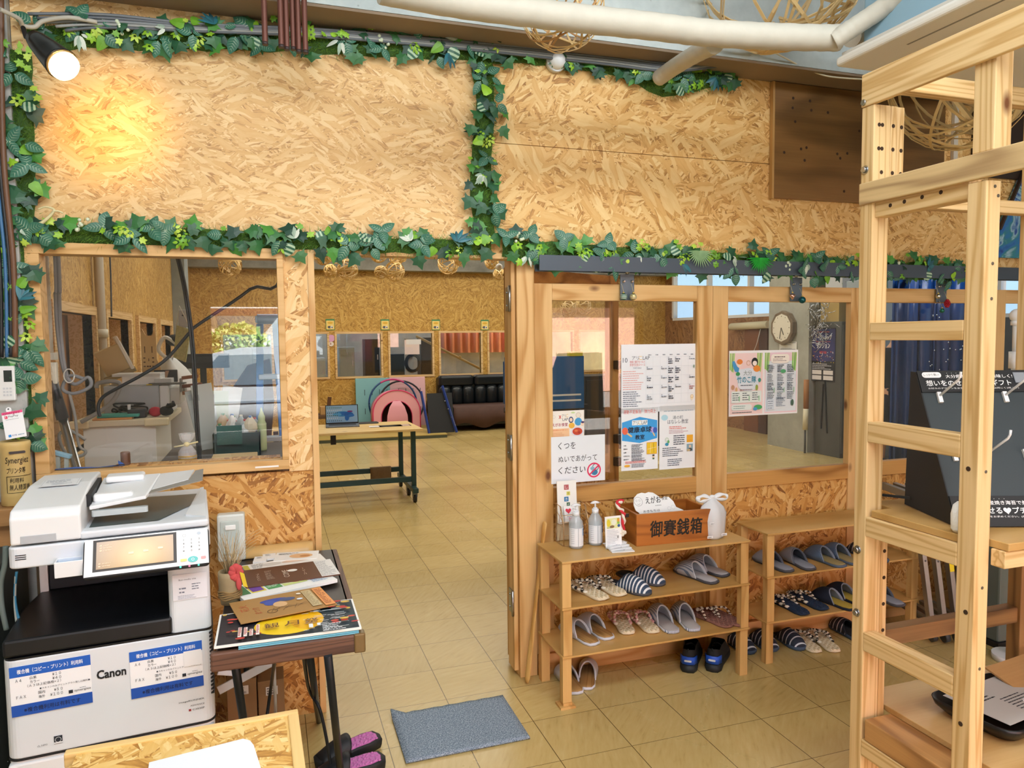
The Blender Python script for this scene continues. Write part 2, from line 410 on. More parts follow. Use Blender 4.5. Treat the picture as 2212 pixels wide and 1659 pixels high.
# ================================================================== THE SETTING
OSB_UP = osb('upper', 'Y', [(0, 'a97c48'), (.25, 'd3a468'), (.55, 'deb375'), (1, 'eed09b')], .75, .30)
OSB_UPR = osb('upper_right', 'Y', [(0, 'a06e34'), (.25, 'cf9a54'), (.55, 'e2b26c'), (1, 'f2d294')], 1.0, .42)
OSB_LOW = osb('lower', 'Y', [(0, '7a4a1c'), (.3, 'a8702e'), (.6, 'c89146'), (1, 'deb676')], 1.0, .9)  # colour darkened to carry the shade low on the wall behind the racks
OSB_PIL = osb('pilaster', 'Y', [(0, '9a6a36'), (.3, 'cc9a5a'), (.6, 'e4ba7c'), (1, 'f2d8a6')], 1.05, 1.0)
OSB_BACK = osb('hall', 'Y', [(0, '8a6526'), (.3, 'ab7f33'), (.6, 'bf9443'), (1, 'd8b263')], 1.0, .9)
OSB_SIDE = osb('side', 'X', [(0, '8f6628'), (.3, 'b08439'), (.6, 'c2974b'), (1, 'dcb870')], .9, .9)
OSB_TOP = osb('table', 'Z', [(0, 'a8742f'), (.3, 'd09b4c'), (.6, 'e3b767'), (1, 'f3d796')], 1.2, .9)
CEDAR = lambda g, **k: wood('cedar', g, 'e2b97e', 'b8833f', 10, True, .45, 7, **k)
CEDAR_D = lambda g, **k: wood('cedar_dark', g, 'd09c56', '8c5a22', 9, True, .45, 6, **k)
PALE = lambda g, **k: wood('pale', g, 'e6c793', 'c3995c', 11, True, .5, 24, **k)
FRAME = lambda g, **k: wood('frame', g, 'dfb67c', 'c09252', 14, False, .5, 9, **k)
PLY = lambda g, **k: wood('ply', g, 'c9a164', 'b58a4c', 4, False, .35, 5, **k)
GLASS = glass_mat()

def panel_wall(name, axis, p0, p1, a0, a1, z0, z1, holes, m, label=None):
    "a wall in the plane across `axis` between p0 and p1, running a0..a1 and z0..z1, with rectangular openings (a0, a1, z0, z1)"
    b = MB(); cuts = sorted({a0, a1} | {h[0] for h in holes} | {h[1] for h in holes})
    for c0, c1 in zip(cuts, cuts[1:]):
        zs = [(z0, z1)]
        for h in holes:
            if h[0] <= c0 + 1e-6 and h[1] >= c1 - 1e-6: zs = [q for (s, e) in zs for q in ((s, min(e, h[2])), (max(s, h[3]), e)) if q[1] - q[0] > 1e-6]
        for s, e in zs:
            if axis == 'Y': b.box(c0, c1, p0, p1, s, e)
            else: b.box(p0, p1, c0, c1, s, e)
    return struct(b.build(name, m), label)

# floor: cream vinyl tiles 303 mm square, worn glossy
def floor_mat():
    m, N, L, b = newmat('floor_tiles'); T = .303
    tc = N.new('ShaderNodeTexCoord'); sp = N.new('ShaderNodeSeparateXYZ'); L.new(tc.outputs['Object'], sp.inputs[0])
    ids = []; ds = []
    for i in range(2):
        q = math_(N, L, 'DIVIDE', sp.outputs[i], T); fl = math_(N, L, 'FLOOR', q); fr = math_(N, L, 'SUBTRACT', q, fl)
        ids.append(fl); ds.append(math_(N, L, 'MINIMUM', fr, math_(N, L, 'SUBTRACT', 1.0, fr)))
    lineX = math_(N, L, 'LESS_THAN', ds[0], .0052); lineY = math_(N, L, 'LESS_THAN', ds[1], .0040)
    line = math_(N, L, 'MAXIMUM', lineX, lineY)
    cx = N.new('ShaderNodeCombineXYZ'); L.new(ids[0], cx.inputs[0]); L.new(ids[1], cx.inputs[1])
    wn = N.new('ShaderNodeTexWhiteNoise'); wn.noise_dimensions = '2D'; L.new(cx.outputs[0], wn.inputs['Vector'])
    # streaks, each tile turned its own way
    ro = N.new('ShaderNodeVectorRotate'); ro.rotation_type = 'Z_AXIS'; L.new(tc.outputs['Object'], ro.inputs['Vector'])
    L.new(math_(N, L, 'MULTIPLY_ADD', wn.outputs['Value'], 1.2, .2), ro.inputs['Angle'])
    mp = N.new('ShaderNodeMapping'); mp.inputs['Scale'].default_value = (60, 9, 1); L.new(ro.outputs[0], mp.inputs['Vector'])
    n = N.new('ShaderNodeTexNoise'); n.inputs['Scale'].default_value = 1; n.inputs['Detail'].default_value = 4; L.new(mp.outputs[0], n.inputs['Vector'])
    cr = ramp(N, [(.2, 'b39a5e'), (.40, 'c6ad70'), (.6, 'cab277'), (.8, 'd0ba82')]); L.new(n.outputs['Fac'], cr.inputs[0])
    n2 = N.new('ShaderNodeTexNoise'); n2.inputs['Scale'].default_value = 1.1; n2.inputs['Detail'].default_value = 6; L.new(tc.outputs['Object'], n2.inputs['Vector'])
    g = ramp(N, [(.3, (.84, .82, .76)), (.62, (1.0, 1.0, 1.0))]); L.new(n2.outputs['Fac'], g.inputs[0])
    m1 = N.new('ShaderNodeMix'); m1.data_type = 'RGBA'; m1.blend_type = 'MULTIPLY'; m1.inputs[0].default_value = 1; L.new(cr.outputs[0], m1.inputs[6]); L.new(g.outputs[0], m1.inputs[7])
    tv = math_(N, L, 'MULTIPLY_ADD', wn.outputs['Value'], .10, .95)
    hv = N.new('ShaderNodeHueSaturation'); L.new(m1.outputs[2], hv.inputs['Color']); L.new(tv, hv.inputs['Value'])
    m2 = N.new('ShaderNodeMix'); m2.data_type = 'RGBA'; m2.inputs[7].default_value = rgb('463418'); L.new(math_(N, L, 'MULTIPLY', line, .9), m2.inputs[0]); L.new(hv.outputs[0], m2.inputs[6])
    L.new(m2.outputs[2], b.inputs['Base Color'])
    r = math_(N, L, 'MULTIPLY_ADD', n2.outputs['Fac'], .25, .12); L.new(r, b.inputs['Roughness'])
    return m
b = MB(); b.box(-4.2, 9.2, -6.4, 12.6, -.12, 0); struct(b.build('floor', floor_mat()))
b = MB(); b.box(-2.2, 11.5, -5.6, 12.6, 3.55, 3.7); struct(b.build('ceiling', concrete('slab', '8a8c8a', 'b2b2ac')))  # slab runs on past the outer wall as unseen eaves added to block the sun

# street wall (partition between shop and hall)
Y0 = .08
b = MB(); b.box(-1.26, .53, Y0, .13, 1.985, 2.94); struct(b.build('wall_front_left', OSB_UP))
b = MB(); b.box(.532, 4.9, Y0, .13, 1.985, 2.482); b.box(.532, 4.9, Y0, .13, 2.485, 2.94)
struct(b.build('wall_front_right', OSB_UPR))
b = MB(); b.box(-1.26, -.228, Y0, .13, 0, 1.062); struct(b.build('wall_front_lower', OSB_LOW))
b = MB(); b.box(-.336, -.238, .074, .13, 1.062, 1.985); struct(b.build('wall_front_pilaster', OSB_PIL))
b = MB(); b.box(-.238, -.213, .066, .145, 0, 1.985); struct(b.build('trim_1', CEDAR('Z')), bool(0))
b = MB(); b.box(-.213, .675, .07, .16, 1.968, 1.992); struct(b.build('trim_2', CEDAR('X')))
b = MB(); b.box(-2.2, 5.2, -.115, .3, 2.905, 3.55); struct(b.build('trim_3', concrete('beam', 'a3b0b4', 'd5dddc', 2.2)))
b = MB(); b.box(-2.2, 5.2, -.112, .078, 2.893, 2.904); struct(b.build('trim_4', mat('8d7a66', .85, var=.35, vscale=3)))
b = MB(); b.box(-1.75, -1.262, .045, .36, 0, 2.9); struct(b.build('wall_left', concrete('pillar', '9b9d9b', 'c2c3bf', 4)))
b = MB(); b.box(-2.2, -2.1, -5.6, .36, 0, 3.55); struct(b.build('wall_shop_left', concrete('shop', '9a9a96', 'c4c2ba')))
b = MB(); b.box(5.0, 5.1, -5.6, .1, 0, 3.55); struct(b.build('wall_shop_right', concrete('shop', '9a9a96', 'c4c2ba')))
# shop front above and beside the open sliding doors, behind the camera
b = MB(); b.box(-2.2, 5.1, -5.6, -5.45, 1.99, 3.55); b.box(-2.2, -1.02, -5.6, -5.45, 0, 1.99); b.box(4.4, 5.1, -5.6, -5.45, 0, 1.99)
b.box(1.5, 1.62, -5.6, -5.45, 0, 1.99)
struct(b.build('wall_shop_front', concrete('shop', '9a9a96', 'c4c2ba')))

# window 1: big fixed pane left of the doorway
t = struct(thing('window_1', 'large fixed window in a wooden frame left of the doorway', 'window'))
b = MB(); b.box(-1.25, -.336, .055, .14, 1.943, 1.985); b.box(-1.25, -.336, .055, .14, 1.075, 1.115)
b.box(-1.25, -1.203, .055, .14, 1.115, 1.943); b.box(-.362, -.336, .055, .14, 1.115, 1.943)
b.build('window_frame', FRAME('X'), t, bev=.002)
b = MB(); b.box(-1.203, -.362, .109, .113, 1.115, 1.943); b.build('pane', GLASS, t)
b = MB(); b.box(-1.0, -.37, .114, .19, 1.085, 1.118); b.build('window_sill', OSB_LOW, t)
b = MB(); b.box(-.47, -.378, .0535, .0545, 1.087, 1.094); b.build('white_label', mat('f2f0ea'), t)

# doorway: right-hand post with its hinges, and the door leaf folded back behind the sliding doors
t = struct(thing('door_1', 'open wooden hinged door folded back behind the glass', 'door'))
b = MB(); b.box(.682, .768, Y0, .19, 0, 1.985); b.build('door_post', CEDAR('Z'), t, bev=.003)
b = MB(); b.box(.660, .681, .10, .19, .03, 1.975); b.build('door_jamb', CEDAR('Z'), t, bev=.002)
for z in (1.79, 1.10, .36):
    h = MB(); h.box(.655, .6605, .105, .165, z - .055, z + .055, 0); h.tube([(.652, .095, z - .06), (.652, .095, z + .06)], .007, 8, 0)
    for q in (-.03, .03): h.ball((.6545, .145, z + q), .005, 0, 8)
    h.build('hinge', mat('a9a9a6', .3, 1), t)
a = math.radians(27)
X = Matrix.Translation((.70, .25, 0)) @ Matrix.Rotation(a, 4, 'Z')
b = MB()
for s in ((0, .075, 0, .035, .03, 1.95), (.80, .885, 0, .035, .03, 1.95)): b.box(*s, 0, X)
b.build('door_stile', CEDAR_D('Z'), t, bev=.002)
b = MB(); b.box(.075, .80, 0, .035, 1.86, 1.95, 0, X); b.box(.075, .80, 0, .035, .85, .95, 0, X); b.box(.075, .80, 0, .035, .03, .13, 0, X); b.build('door_rail', CEDAR_D('X'), t, bev=.002)
b = MB(); b.box(.075, .80, .012, .024, .13, .85, 0, X); b.build('door_panel', OSB_LOW, t)
b = MB(); b.box(.075, .80, .016, .020, .95, 1.86, 0, X); b.build('pane', GLASS, t)
for z in (1.45, 1.03, .9):
    b = MB(); b.box(.83, .87, -.035, 0, z - .025, z + .025, 0, X); b.build('latch', mat('1c1c1e', .4), t, bev=.003)
# door closer arm at the head of the doorway
t2 = thing('door_closer', 'white folding door closer arm at the top right of the doorway', 'door closer')
b = MB(); p = [at(1034, 553, Y=.2), at(1083, 549, Y=.13), at(1040, 560, Y=.26)]
b.bar(p[0], p[1], .012, .008); b.build('arm', mat('e4e2da', .4), t2)
b = MB(); b.bar(p[2], p[1], .012, .008); b.build('arm', mat('d2d0c8', .4), t2)
b = MB(); q = at(1091, 547, Y=.11); b.box(q.x - .016, q.x + .016, .08, .14, q.z - .012, q.z + .02); b.build('bracket', mat('e9e7df', .4), t2, bev=.003)

# hanging sliding doors right of the doorway
def slider(k, x0, x1, label):
    t = struct(thing('door_%d' % k, label, 'door'))
    zt, zb = 1.862, .815; s = .09
    b = MB(); b.box(x0, x0 + s, .095, .135, .06, zt); b.box(x1 - s, x1, .095, .135, .06, zt); b.build('door_stile', CEDAR('Z'), t, bev=.002)
    b = MB(); b.box(x0 + s, x1 - s, .096, .134, 1.783, zt); b.build('top_rail', CEDAR('X', contrast=1.3), t, bev=.002)
    b = MB(); b.box(x0 + s, x1 - s, .094, .135, zb, .895); b.build('bottom_rail', CEDAR_D('X'), t, bev=.002)
    b = MB(); b.box(x0 + s, x1 - s, .105, .125, .06, zb); b.build('door_panel', OSB_LOW, t)
    b = MB(); b.box(x0 + s, x1 - s, .112, .116, .895, 1.783); b.build('pane', GLASS, t)
    return t
slider(2, .772, 1.735, 'hanging glass sliding door beside the doorway post')
slider(3, 1.737, 2.70, 'hanging glass sliding door with the bamboo leaflet')
slider(4, 2.70, 3.663, 'hanging glass sliding door behind the tall timber rack')
slider(5, 3.665, 4.63, 'hanging glass sliding door at the far right edge')
b = MB(); b.box(.772, 4.8, .088, .14, .0, .058); b.box(.772, 4.8, .07, .088, 0, .1); struct(b.build('baseboard_front', CEDAR('X')))
b = MB(); b.box(.772, 4.8, .02, .028, 1.915, 1.972); b.box(.772, 4.8, .02, .085, 1.972, 1.985); b.box(.772, 4.8, .078, .085, 1.915, 1.972)
struct(b.build('trim_5', mat('4f5a66', .45, .3)))
for px, lab in ((1355, 'grey steel hanger plate on the sliding door nearest the doorway'), (1720, 'grey steel hanger plate above the octagonal clock'), (2034, 'grey steel hanger plate seen between the rack posts')):
    q = at(px, 625, Y=.08); t = thing('door_hanger', lab, 'hanger', (q.x, .078, 1.785), 0, 'steel door hangers')
    b = MB(); b.box(-.037, .037, 0, .008, 0, .125); b.build('plate', mat('64707c', .4, .4), t, bev=.002)
    b = MB(); b.cyl((0, .004, .125), (0, .004, .165), .007, n=8); b.cyl((0, .004, .13), (0, .004, .142), .013, n=6); b.build('bolt', mat('b9b7b0', .3, 1), t)
    for dx in (-.022, .022):
        b = MB(); b.ball((dx, -.001, .09), .0075, 0, 8); b.cyl((dx, 0, .09), (dx, -.014, .09), .004, n=8); b.build('screw', mat('c8c6c0', .25, 1), t)

# hall behind the partition
def wins(holes, axis, plane, m, k0, depth=.05, lab='window'):
    out = []
    for i, h in enumerate(holes):
        t = struct(thing('window_%d' % (k0 + i), lab, 'window')); b = MB(); f = .035
        for (a0, a1, z0, z1) in ((h[0] - f, h[1] + f, h[3], h[3] + f), (h[0] - f, h[1] + f, h[2] - f, h[2]), (h[0] - f, h[0], h[2], h[3]), (h[1], h[1] + f, h[2], h[3])):
            if axis == 'Y': b.box(a0, a1, plane - .02, plane + depth, z0, z1)
            else: b.box(plane - depth, plane + .02, a0, a1, z0, z1)
        b.build('window_frame', m, t)
        b = MB(); b.box(h[0], h[1], plane + .01, plane + .014, h[2], h[3]) if axis == 'Y' else b.box(plane - .014, plane - .01, h[0], h[1], h[2], h[3])
        b.build('pane', GLASS, t); out.append(t)
    return out
BACKW = [(x, x + .76, .95, 1.70) for x in (-1.135, -.213, .71, 1.637, 2.555, 3.478, 4.4, 5.32)]
panel_wall('wall_back', 'Y', 9.9, 9.98, -1.75, 7.2, 0, 2.79, BACKW, OSB_BACK)
wins(BACKW, 'Y', 9.9, PALE('X'), 6, lab='small interior window in the far strand board wall')
b = MB(); b.box(-1.75, 7.2, 9.62, 9.98, 2.79, 3.55); struct(b.build('trim_6', concrete('band', '77776f', 'a2a198')))
SIDEW = [(1.77, 2.80, .9, 1.80), (3.22, 4.2, .9, 1.80), (4.65, 5.66, .9, 1.80), (6.1, 7.1, .9, 1.80)]
panel_wall('wall_side_left', 'X', -1.66, -1.6, .36, 9.98, 0, 3.55, SIDEW, OSB_SIDE)
for i, h in enumerate(SIDEW):
    t = struct(thing('window_%d' % (20 + i), 'framed opening with boards behind it in the left partition', 'window'))
    b = MB(); f = .06
    b.box(-1.75, -1.57, h[0] - f, h[1] + f, h[3], h[3] + f); b.box(-1.75, -1.57, h[0] - f, h[0], h[2], h[3]); b.box(-1.75, -1.57, h[1], h[1] + f, h[2], h[3]); b.box(-1.75, -1.57, h[0] - f, h[1] + f, h[2] - f, h[2])
    b.build('window_frame', PALE('Y'), t)
    b = MB(); y2 = h[0] + .62 * (h[1] - h[0]); b.box(-1.80, -1.77, y2, h[1] + .35, h[2] - .1, h[3] + .1); b.build('board', wood('lauan', 'Z', 'b98a58', '9a6a3c', 8, False), t)
    b = MB(); b.box(-1.80, -1.775, h[0] - .15, y2, h[2] - .1, h[3] + .1); b.build('frosted_panel', mat('b9b3aa', .35, var=.1), t)
b = MB(); b.box(-1.6, -1.44, 7.45, 7.9, 0, 3.55); struct(b.build('wall_left_column', concrete('column', '7d8788', 'a5abaa', 2)))
# right part of the hall: concrete column, window wall, outer wall
b = MB(); b.box(6.5, 7.3, 4.95, 5.78, 0, 3.55); struct(b.build('wall_right_column', concrete('column2', '8d8d80', 'adada0', 2)))
WZ = 1.98
panel_wall('wall_right', 'X', 7.2, 7.3, 5.78, 9.98, 0, 3.55, [(6.0, 9.6, 1.95, 2.95)], osb('hall_right', 'X', [(0, '5f3c1e'), (.4, '855a33'), (1, 'a67c50')], 2.2, .9))
def window_bright(name, x, y0, y1, z0, z1, n, lab):
    t = struct(thing(name, lab, 'window')); b = MB(); f = .05
    b.box(x - .03, x + .06, y0, y1, z0 - f, z0); b.box(x - .03, x + .06, y0, y1, z1, z1 + f)
    for i in range(n + 1): yy = y0 + (y1 - y0) * i / n; b.box(x - .03, x + .06, yy - .03, yy + .03, z0, z1)
    b.build('window_frame', mat('e8ecee', .4), t)
    b = MB(); b.box(x + .01, x + .016, y0, y1, z0, z1); b.build('pane', GLASS, t)
window_bright('window_14', 7.22, 6.0, 9.6, 1.95, 2.95, 3, 'bright daylight window above the boarded right wall')
panel_wall('wall_right_outer', 'X', 8.6, 8.7, -5.6, 5.0, 0, 3.55, [(-2.0, 3.9, 1.85, 2.6)], mat('4d5860', .8, var=.15))
window_bright('window_15', 8.62, -2.0, 3.9, 1.85, 2.6, 4, 'bright daylight window high in the outer right wall')
b = MB(); b.box(7.3, 8.7, 4.9, 5.0, 0, 3.55); struct(b.build('wall_right_return', mat('5c6468', .8, var=.15)))
b = MB(); b.box(4.9, 8.7, .0, .1, 0, 3.55); struct(b.build('wall_front_far', OSB_UPR))
# room beyond the far windows
b = MB(); b.box(-1.75, 7.2, 12.4, 12.5, 0, 3.55); struct(b.build('wall_far', concrete('far', '8d9092', 'b9bbb8', 2)))
# ================================================================== LEAF GARLANDS ON THE WALL
RG = random.Random(11)
def leaf_mat(c, rough=.45): return mat(c, rough, var=.35, vscale=30)
G_IVY = [leaf_mat(c) for c in ('2a5a3c', '356d3c', '1e4434', '4a8c38')]
G_VEIN = [leaf_mat('38705a'), mat('b9cdb4', .5)]
G_STRIPE = [leaf_mat('2a6047'), mat('a9c3a4', .45)]
G_LIME = [leaf_mat('8fbf2e'), leaf_mat('b6d350'), leaf_mat('6ca32c')]
G_TEAL = [leaf_mat('2f6f7c'), leaf_mat('2d5d68')]
G_PALE = [leaf_mat('9fb7a4'), mat('d5ddd0', .6)]
IVY = [(0, 0), (.1, .30), (.0, .52), (.30, .36), (.48, .5), (.60, .22), (1, 0)]
def leaf(mb, P, d, n, Lg, Wd, kind='oval', mi=0, mj=1, droop=.25):
    d = d.normalized(); n = (n - d * n.dot(d)).normalized(); s = d.cross(n)
    def pt(u, v): return P + d * (u * Lg) + s * (v * Lg if kind == 'ivy' else v * Wd) + n * (-(droop * u * u) * Lg - abs(v) * .12 * Wd + .02)
    if kind == 'ivy':
        pts = IVY + [(u, -v) for u, v in IVY[-2:0:-1]]
        mid = [pt(.3, 0)]; o = [pt(u, v * Wd / Lg) for u, v in pts]
        mb.add(mid + o, [(0, 1 + i, 1 + (i + 1) % len(o)) for i in range(len(o))], mi, False); return
    k = 7; ts = [i / k for i in range(k + 1)]
    w = [math.sin(PI * t ** .75) ** .8 if 0 < t < 1 else 0 for t in ts]
    if kind == 'heart': w = [max(0, math.cos(PI / 2 * t) ** .7) * (1 if t > .05 else .6) if t < 1 else 0 for t in ts]
    c = [pt(t, 0) for t in ts]; a = [pt(t, w[i] * .5) for i, t in enumerate(ts)]; b = [pt(t, -w[i] * .5) for i, t in enumerate(ts)]
    vs = c + a + b; m = k + 1
    for i in range(k):
        q = mj if (kind in ('stripe',) and i % 2) else mi
        if kind == 'stripe':
            h = [(c[i] + c[i + 1]) / 2, a[i + 1], a[i]]
            mb.add([c[i], c[i + 1], a[i + 1], a[i]], [(0, 1, 2, 3)], q, True); mb.add([c[i], c[i + 1], b[i + 1], b[i]], [(3, 2, 1, 0)], q, True)
        else:
            mb.add([c[i], c[i + 1], a[i + 1], a[i]], [(0, 1, 2, 3)], mi, True); mb.add([c[i], c[i + 1], b[i + 1], b[i]], [(3, 2, 1, 0)], mi, True)
    if kind == 'vein':
        e = n * .0012
        for i in range(1, k - 1):
            for o in (a, b):
                p0, p1 = c[i] + e, o[i + 1] * .92 + c[i + 1] * .08 + e; ww = d * (.022 * Lg)
                mb.add([p0 - ww * .6, p0 + ww * .6, p1], [(0, 1, 2)], mj, False)
        ww = s * (.02 * Wd); mb.add([c[0] + e - ww, c[0] + e + ww, c[-1] + e], [(0, 1, 2)], mj, False)

def garland(name, label, px, width, dens=1.0, sparse=()):
    path = [at(x, y, Y=.07) for x, y in px]; path = bez(path, 8)
    seg = [(b - a).length for a, b in zip(path, path[1:])]; tot = sum(seg)
    def along(t):
        t *= tot
        for (a, b), l in zip(zip(path, path[1:]), seg):
            if t <= l: return a + (b - a) * (t / max(l, 1e-6)), (b - a).normalized()
            t -= l
        return path[-1], (path[-1] - path[-2]).normalized()
    o0 = path[len(path) // 2].copy(); o0.y = .07
    t = thing(name, label, 'garland', o0, 0, 'artificial leaf garlands on the strand board wall')
    N3 = Vector((0, -1, 0))
    # moss backing: a soft strip with fine blades
    mb = MB(); rings = []
    k = max(8, int(tot / .06))
    for i in range(k + 1):
        p, d = along(i / k); side = d.cross(N3).normalized(); h = width * RG.uniform(.42, .58)
        rings.append([p - o0 + side * (h * math.cos(q)) + N3 * (-.012 + .022 * max(0, math.sin(q)) * RG.uniform(.7, 1.2)) for q in [PI * j / 6 for j in range(7)]])
    mb.loft(rings, 0, closed=False, cap=False)
    for i in range(int(tot * 4200)):
        p, d = along(RG.random()); side = d.cross(N3).normalized(); f = RG.gauss(0, .36) * width * .62
        base = p - o0 + side * f + N3 * RG.uniform(0, .012)
        dr = (side * (f / width * 2 + RG.uniform(-.8, .8)) + d * RG.uniform(-1, 1) + N3 * RG.uniform(.2, 1)).normalized() * RG.uniform(.012, .034)
        sd = dr.cross(Vector((RG.random(), RG.random(), RG.random()))).normalized() * .0011
        mb.add([base - sd, base + sd, base + dr], [(0, 1, 2)], RG.choice((1, 1, 2)))
    o = mb.build('moss_backing', [leaf_mat('3c5f24', .8), leaf_mat('6f9a34', .7), leaf_mat('4c7a2c', .7)], t); 
    def spots(n, spread):
        for _ in range(int(n * tot * dens)):
            p, d = along(RG.random()); side = d.cross(N3).normalized(); f = max(-1.15, min(1.15, RG.gauss(0, .55))) * width * spread
            yield p - o0 + side * f + N3 * RG.uniform(.012, .03), (side * (1 if f > 0 else -1) * RG.uniform(.2, 1) + d * RG.uniform(-1, 1) + Vector((0, 0, -.25))), (N3 + Vector((RG.uniform(-.5, .5), 0, RG.uniform(-.2, .7)))).normalized()
    mb = MB()
    for P, d, n in spots(40, .55): leaf(mb, P, d, n, RG.uniform(.04, .075), RG.uniform(.05, .085), 'ivy', RG.choice((0, 0, 1, 1, 2, 3)))
    mb.build('ivy_leaves', G_IVY, t)
    mb = MB()
    for P, d, n in spots(10, .55):
        for q in range(RG.choice((1, 3, 3))):
            dd = Matrix.Rotation(q * 2.1, 3, n) @ d; leaf(mb, P + n * .008, dd, n, RG.uniform(.05, .075), RG.uniform(.035, .05), 'vein', 0, 1)
    mb.build('veined_leaves', G_VEIN, t)
    mb = MB()
    for P, d, n in spots(2.6, .45): leaf(mb, P + n * .012, d, n, RG.uniform(.05, .07), RG.uniform(.042, .055), 'stripe', 0, 1)
    mb.build('striped_leaves', G_STRIPE, t)
    mb = MB()
    for P, d, n in spots(9, .5):
        for c in range(RG.choice((1, 2, 3))):
            Pc = P + n * .01 + Vector((RG.uniform(-.03, .03), 0, RG.uniform(-.03, .03))); mi = RG.choice((0, 0, 1, 2)); a0 = RG.random() * 6
            for q in range(6): leaf(mb, Pc, Matrix.Rotation(a0 + q * PI / 3, 3, n) @ d, n, RG.uniform(.016, .024), .012, 'oval', mi)
    for P, d, n in spots(3, .5): leaf(mb, P + n * .01, d, n, RG.uniform(.04, .06), RG.uniform(.035, .05), 'heart', RG.choice((0, 2)))
    mb.build('lime_leaflets', G_LIME, t)
    mb = MB()
    for P, d, n in spots(1.1, .5):
        for q in range(5): leaf(mb, P + n * .014, Matrix.Rotation(-1 + q * .5, 3, n) @ d, n, RG.uniform(.05, .07), .02, 'oval', q % 2)
    mb.build('teal_leaves', G_TEAL, t)
    mb = MB()
    for P, d, n in spots(1.3, .5):
        for q in range(7): leaf(mb, P + n * .014, Matrix.Rotation(RG.uniform(-1.2, 1.2), 3, n) @ d, n, RG.uniform(.025, .055), .016, 'oval', RG.choice((0, 1)))
    mb.build('frosted_leaves', G_PALE, t)
    mb = MB()
    for P, d, n in spots(.9, .4):
        for q in range(8): mb.ball(P + n * .018 + Vector((RG.uniform(-.022, .022), RG.uniform(-.008, .008), RG.uniform(-.022, .022))), RG.uniform(.006, .0085), 0, 8)
    mb.build('berries', [mat('d4dfc4', .3)], t)
    return t
garland('leaf_garland', 'artificial leaf garland along the top of the wall under the concrete beam', [(62, 82), (200, 78), (330, 82), (500, 84), (690, 92), (800, 98), (950, 106), (1050, 112), (1150, 118), (1290, 134), (1380, 160), (1425, 188), (1500, 176), (1590, 160)], .085)
garland('leaf_garland', 'artificial leaf garland hanging down the left edge of the wall', [(38, 110), (40, 200), (46, 320), (44, 450), (38, 560), (42, 680), (52, 800), (58, 880), (66, 965)], .085)
garland('leaf_garland', 'artificial leaf garland hanging vertically between the two upper strand boards', [(1042, 125), (1050, 230), (1042, 330), (1040, 420), (1052, 520)], .10, 1.1)
garland('leaf_garland', 'artificial leaf garland along the wall above the fixed window and doorway', [(70, 505), (200, 506), (330, 512), (480, 516), (650, 522), (800, 530), (930, 534), (1060, 538)], .075)
garland('leaf_garland', 'artificial leaf garland along the steel rail above the sliding doors', [(1085, 534), (1200, 546), (1350, 554), (1500, 562), (1650, 570), (1800, 577), (1950, 583), (2085, 588)], .095, 1.2)
# single plants tucked in the garlands that stand out by their shape
def tuft(px, py, c, L, n, label, name):
    q = at(px, py, Y=.03); t = thing(name, label, 'artificial plant', q)
    mb = MB()
    for i in range(n):
        a = PI * (1.02 + .96 * i / (n - 1)); d = Vector((math.cos(a), -.25, math.sin(a)))
        leaf(mb, Vector((0, 0, 0)), d, Vector((0, -1, .2)), L * RG.uniform(.85, 1.1), .008, 'oval', 0, 0, .1)
    mb.build('fronds', [leaf_mat(c)], t)
    mb = MB(); mb.cyl((0, .03, .02), (0, 0, -.005), .004); mb.build('stem', leaf_mat('3b5a2c'), t)
tuft(1635, 560, '169a2c', .085, 17, 'bright green fan palm tuft hanging from the rail garland', 'fan_palm_tuft')
tuft(1506, 545, '86a878', .085, 17, 'pale green fan palm tuft in the rail garland', 'fan_palm_tuft')
q = at(100, 470, Y=.02); t = thing('cream_twig', 'pale cream spiky twig curling at the corner of the left and lower garlands', 'artificial plant', q); b = MB()
b.tube(bez([at(x, y, Y=.015) - q for x, y in ((78, 488), (95, 478), (112, 462), (116, 452), (98, 447), (82, 452))], 6), [.007 - .00015 * i for i in range(31)], 8); b.build('stem', mat('d8cfa0', .7, bump=.8, vscale=140), t)
b = MB(); b.tube([p - q for p in bez([at(114, 456, Y=.012), at(126, 456, Y=.012), at(136, 460, Y=.012)], 5)], .003, 6); b.build('side_shoot', mat('e0d8ac', .7), t)
# ================================================================== LEFT SIDE: COPIER, LEAFLET TABLE, DONATION TUBE, LAMP
WHITE = mat('dde3ea', .35); WHITE2 = mat('e6e9ec', .4); BLK = mat('0d0f14', .35); BLKM = mat('17181c', .6); GREYP = mat('9a9890', .4)
PR = thing('office_copier', 'large white office copier with a tilted touch screen in the lower left', 'copier', (-1.166, -.655, 0), math.radians(5.5))
b = MB(); b.prism(rect_round(.565, .60, .03, 5, .2825, .30), .04, .378); b.build('cassette_base', WHITE2, PR, bev=.003)
for k, (z0, z1) in enumerate(((.06, .205), (.215, .37))):
    b = MB(); b.box(.0, .39, -.008, .02, z0, z1); b.box(.395, .562, -.004, .02, z0, z1, 1)
    d = b.build('paper_drawer', [WHITE2, mat('c7cbd0', .4)], PR, bev=.006)
    b = MB(); b.box(.20, .31, -.02, -.008, z1 - .05, z1 - .012); b.build('handle', mat('aab0b8', .4), d, bev=.004)
b = MB(); b.prism(rect_round(.569, .62, .035, 6, .2825, .305), .383, .684); b.build('front_cover', WHITE, PR, bev=.006, seg=3)
b = MB(); b.prism(rect_round(.570, .622, .035, 6, .2825, .305), .378, .3835); b.build('seam', BLKM, PR)
b = MB()
for i in range(17):
    z = .47 + i * .0125; b.box(.5675, .5687, .012, .05, z, z + .005); b.box(.556, .566, .003, .02, z - .002, z + .003)
b.build('vent_slots', BLKM, PR)
o = b.v  # slots wrap the rounded corner
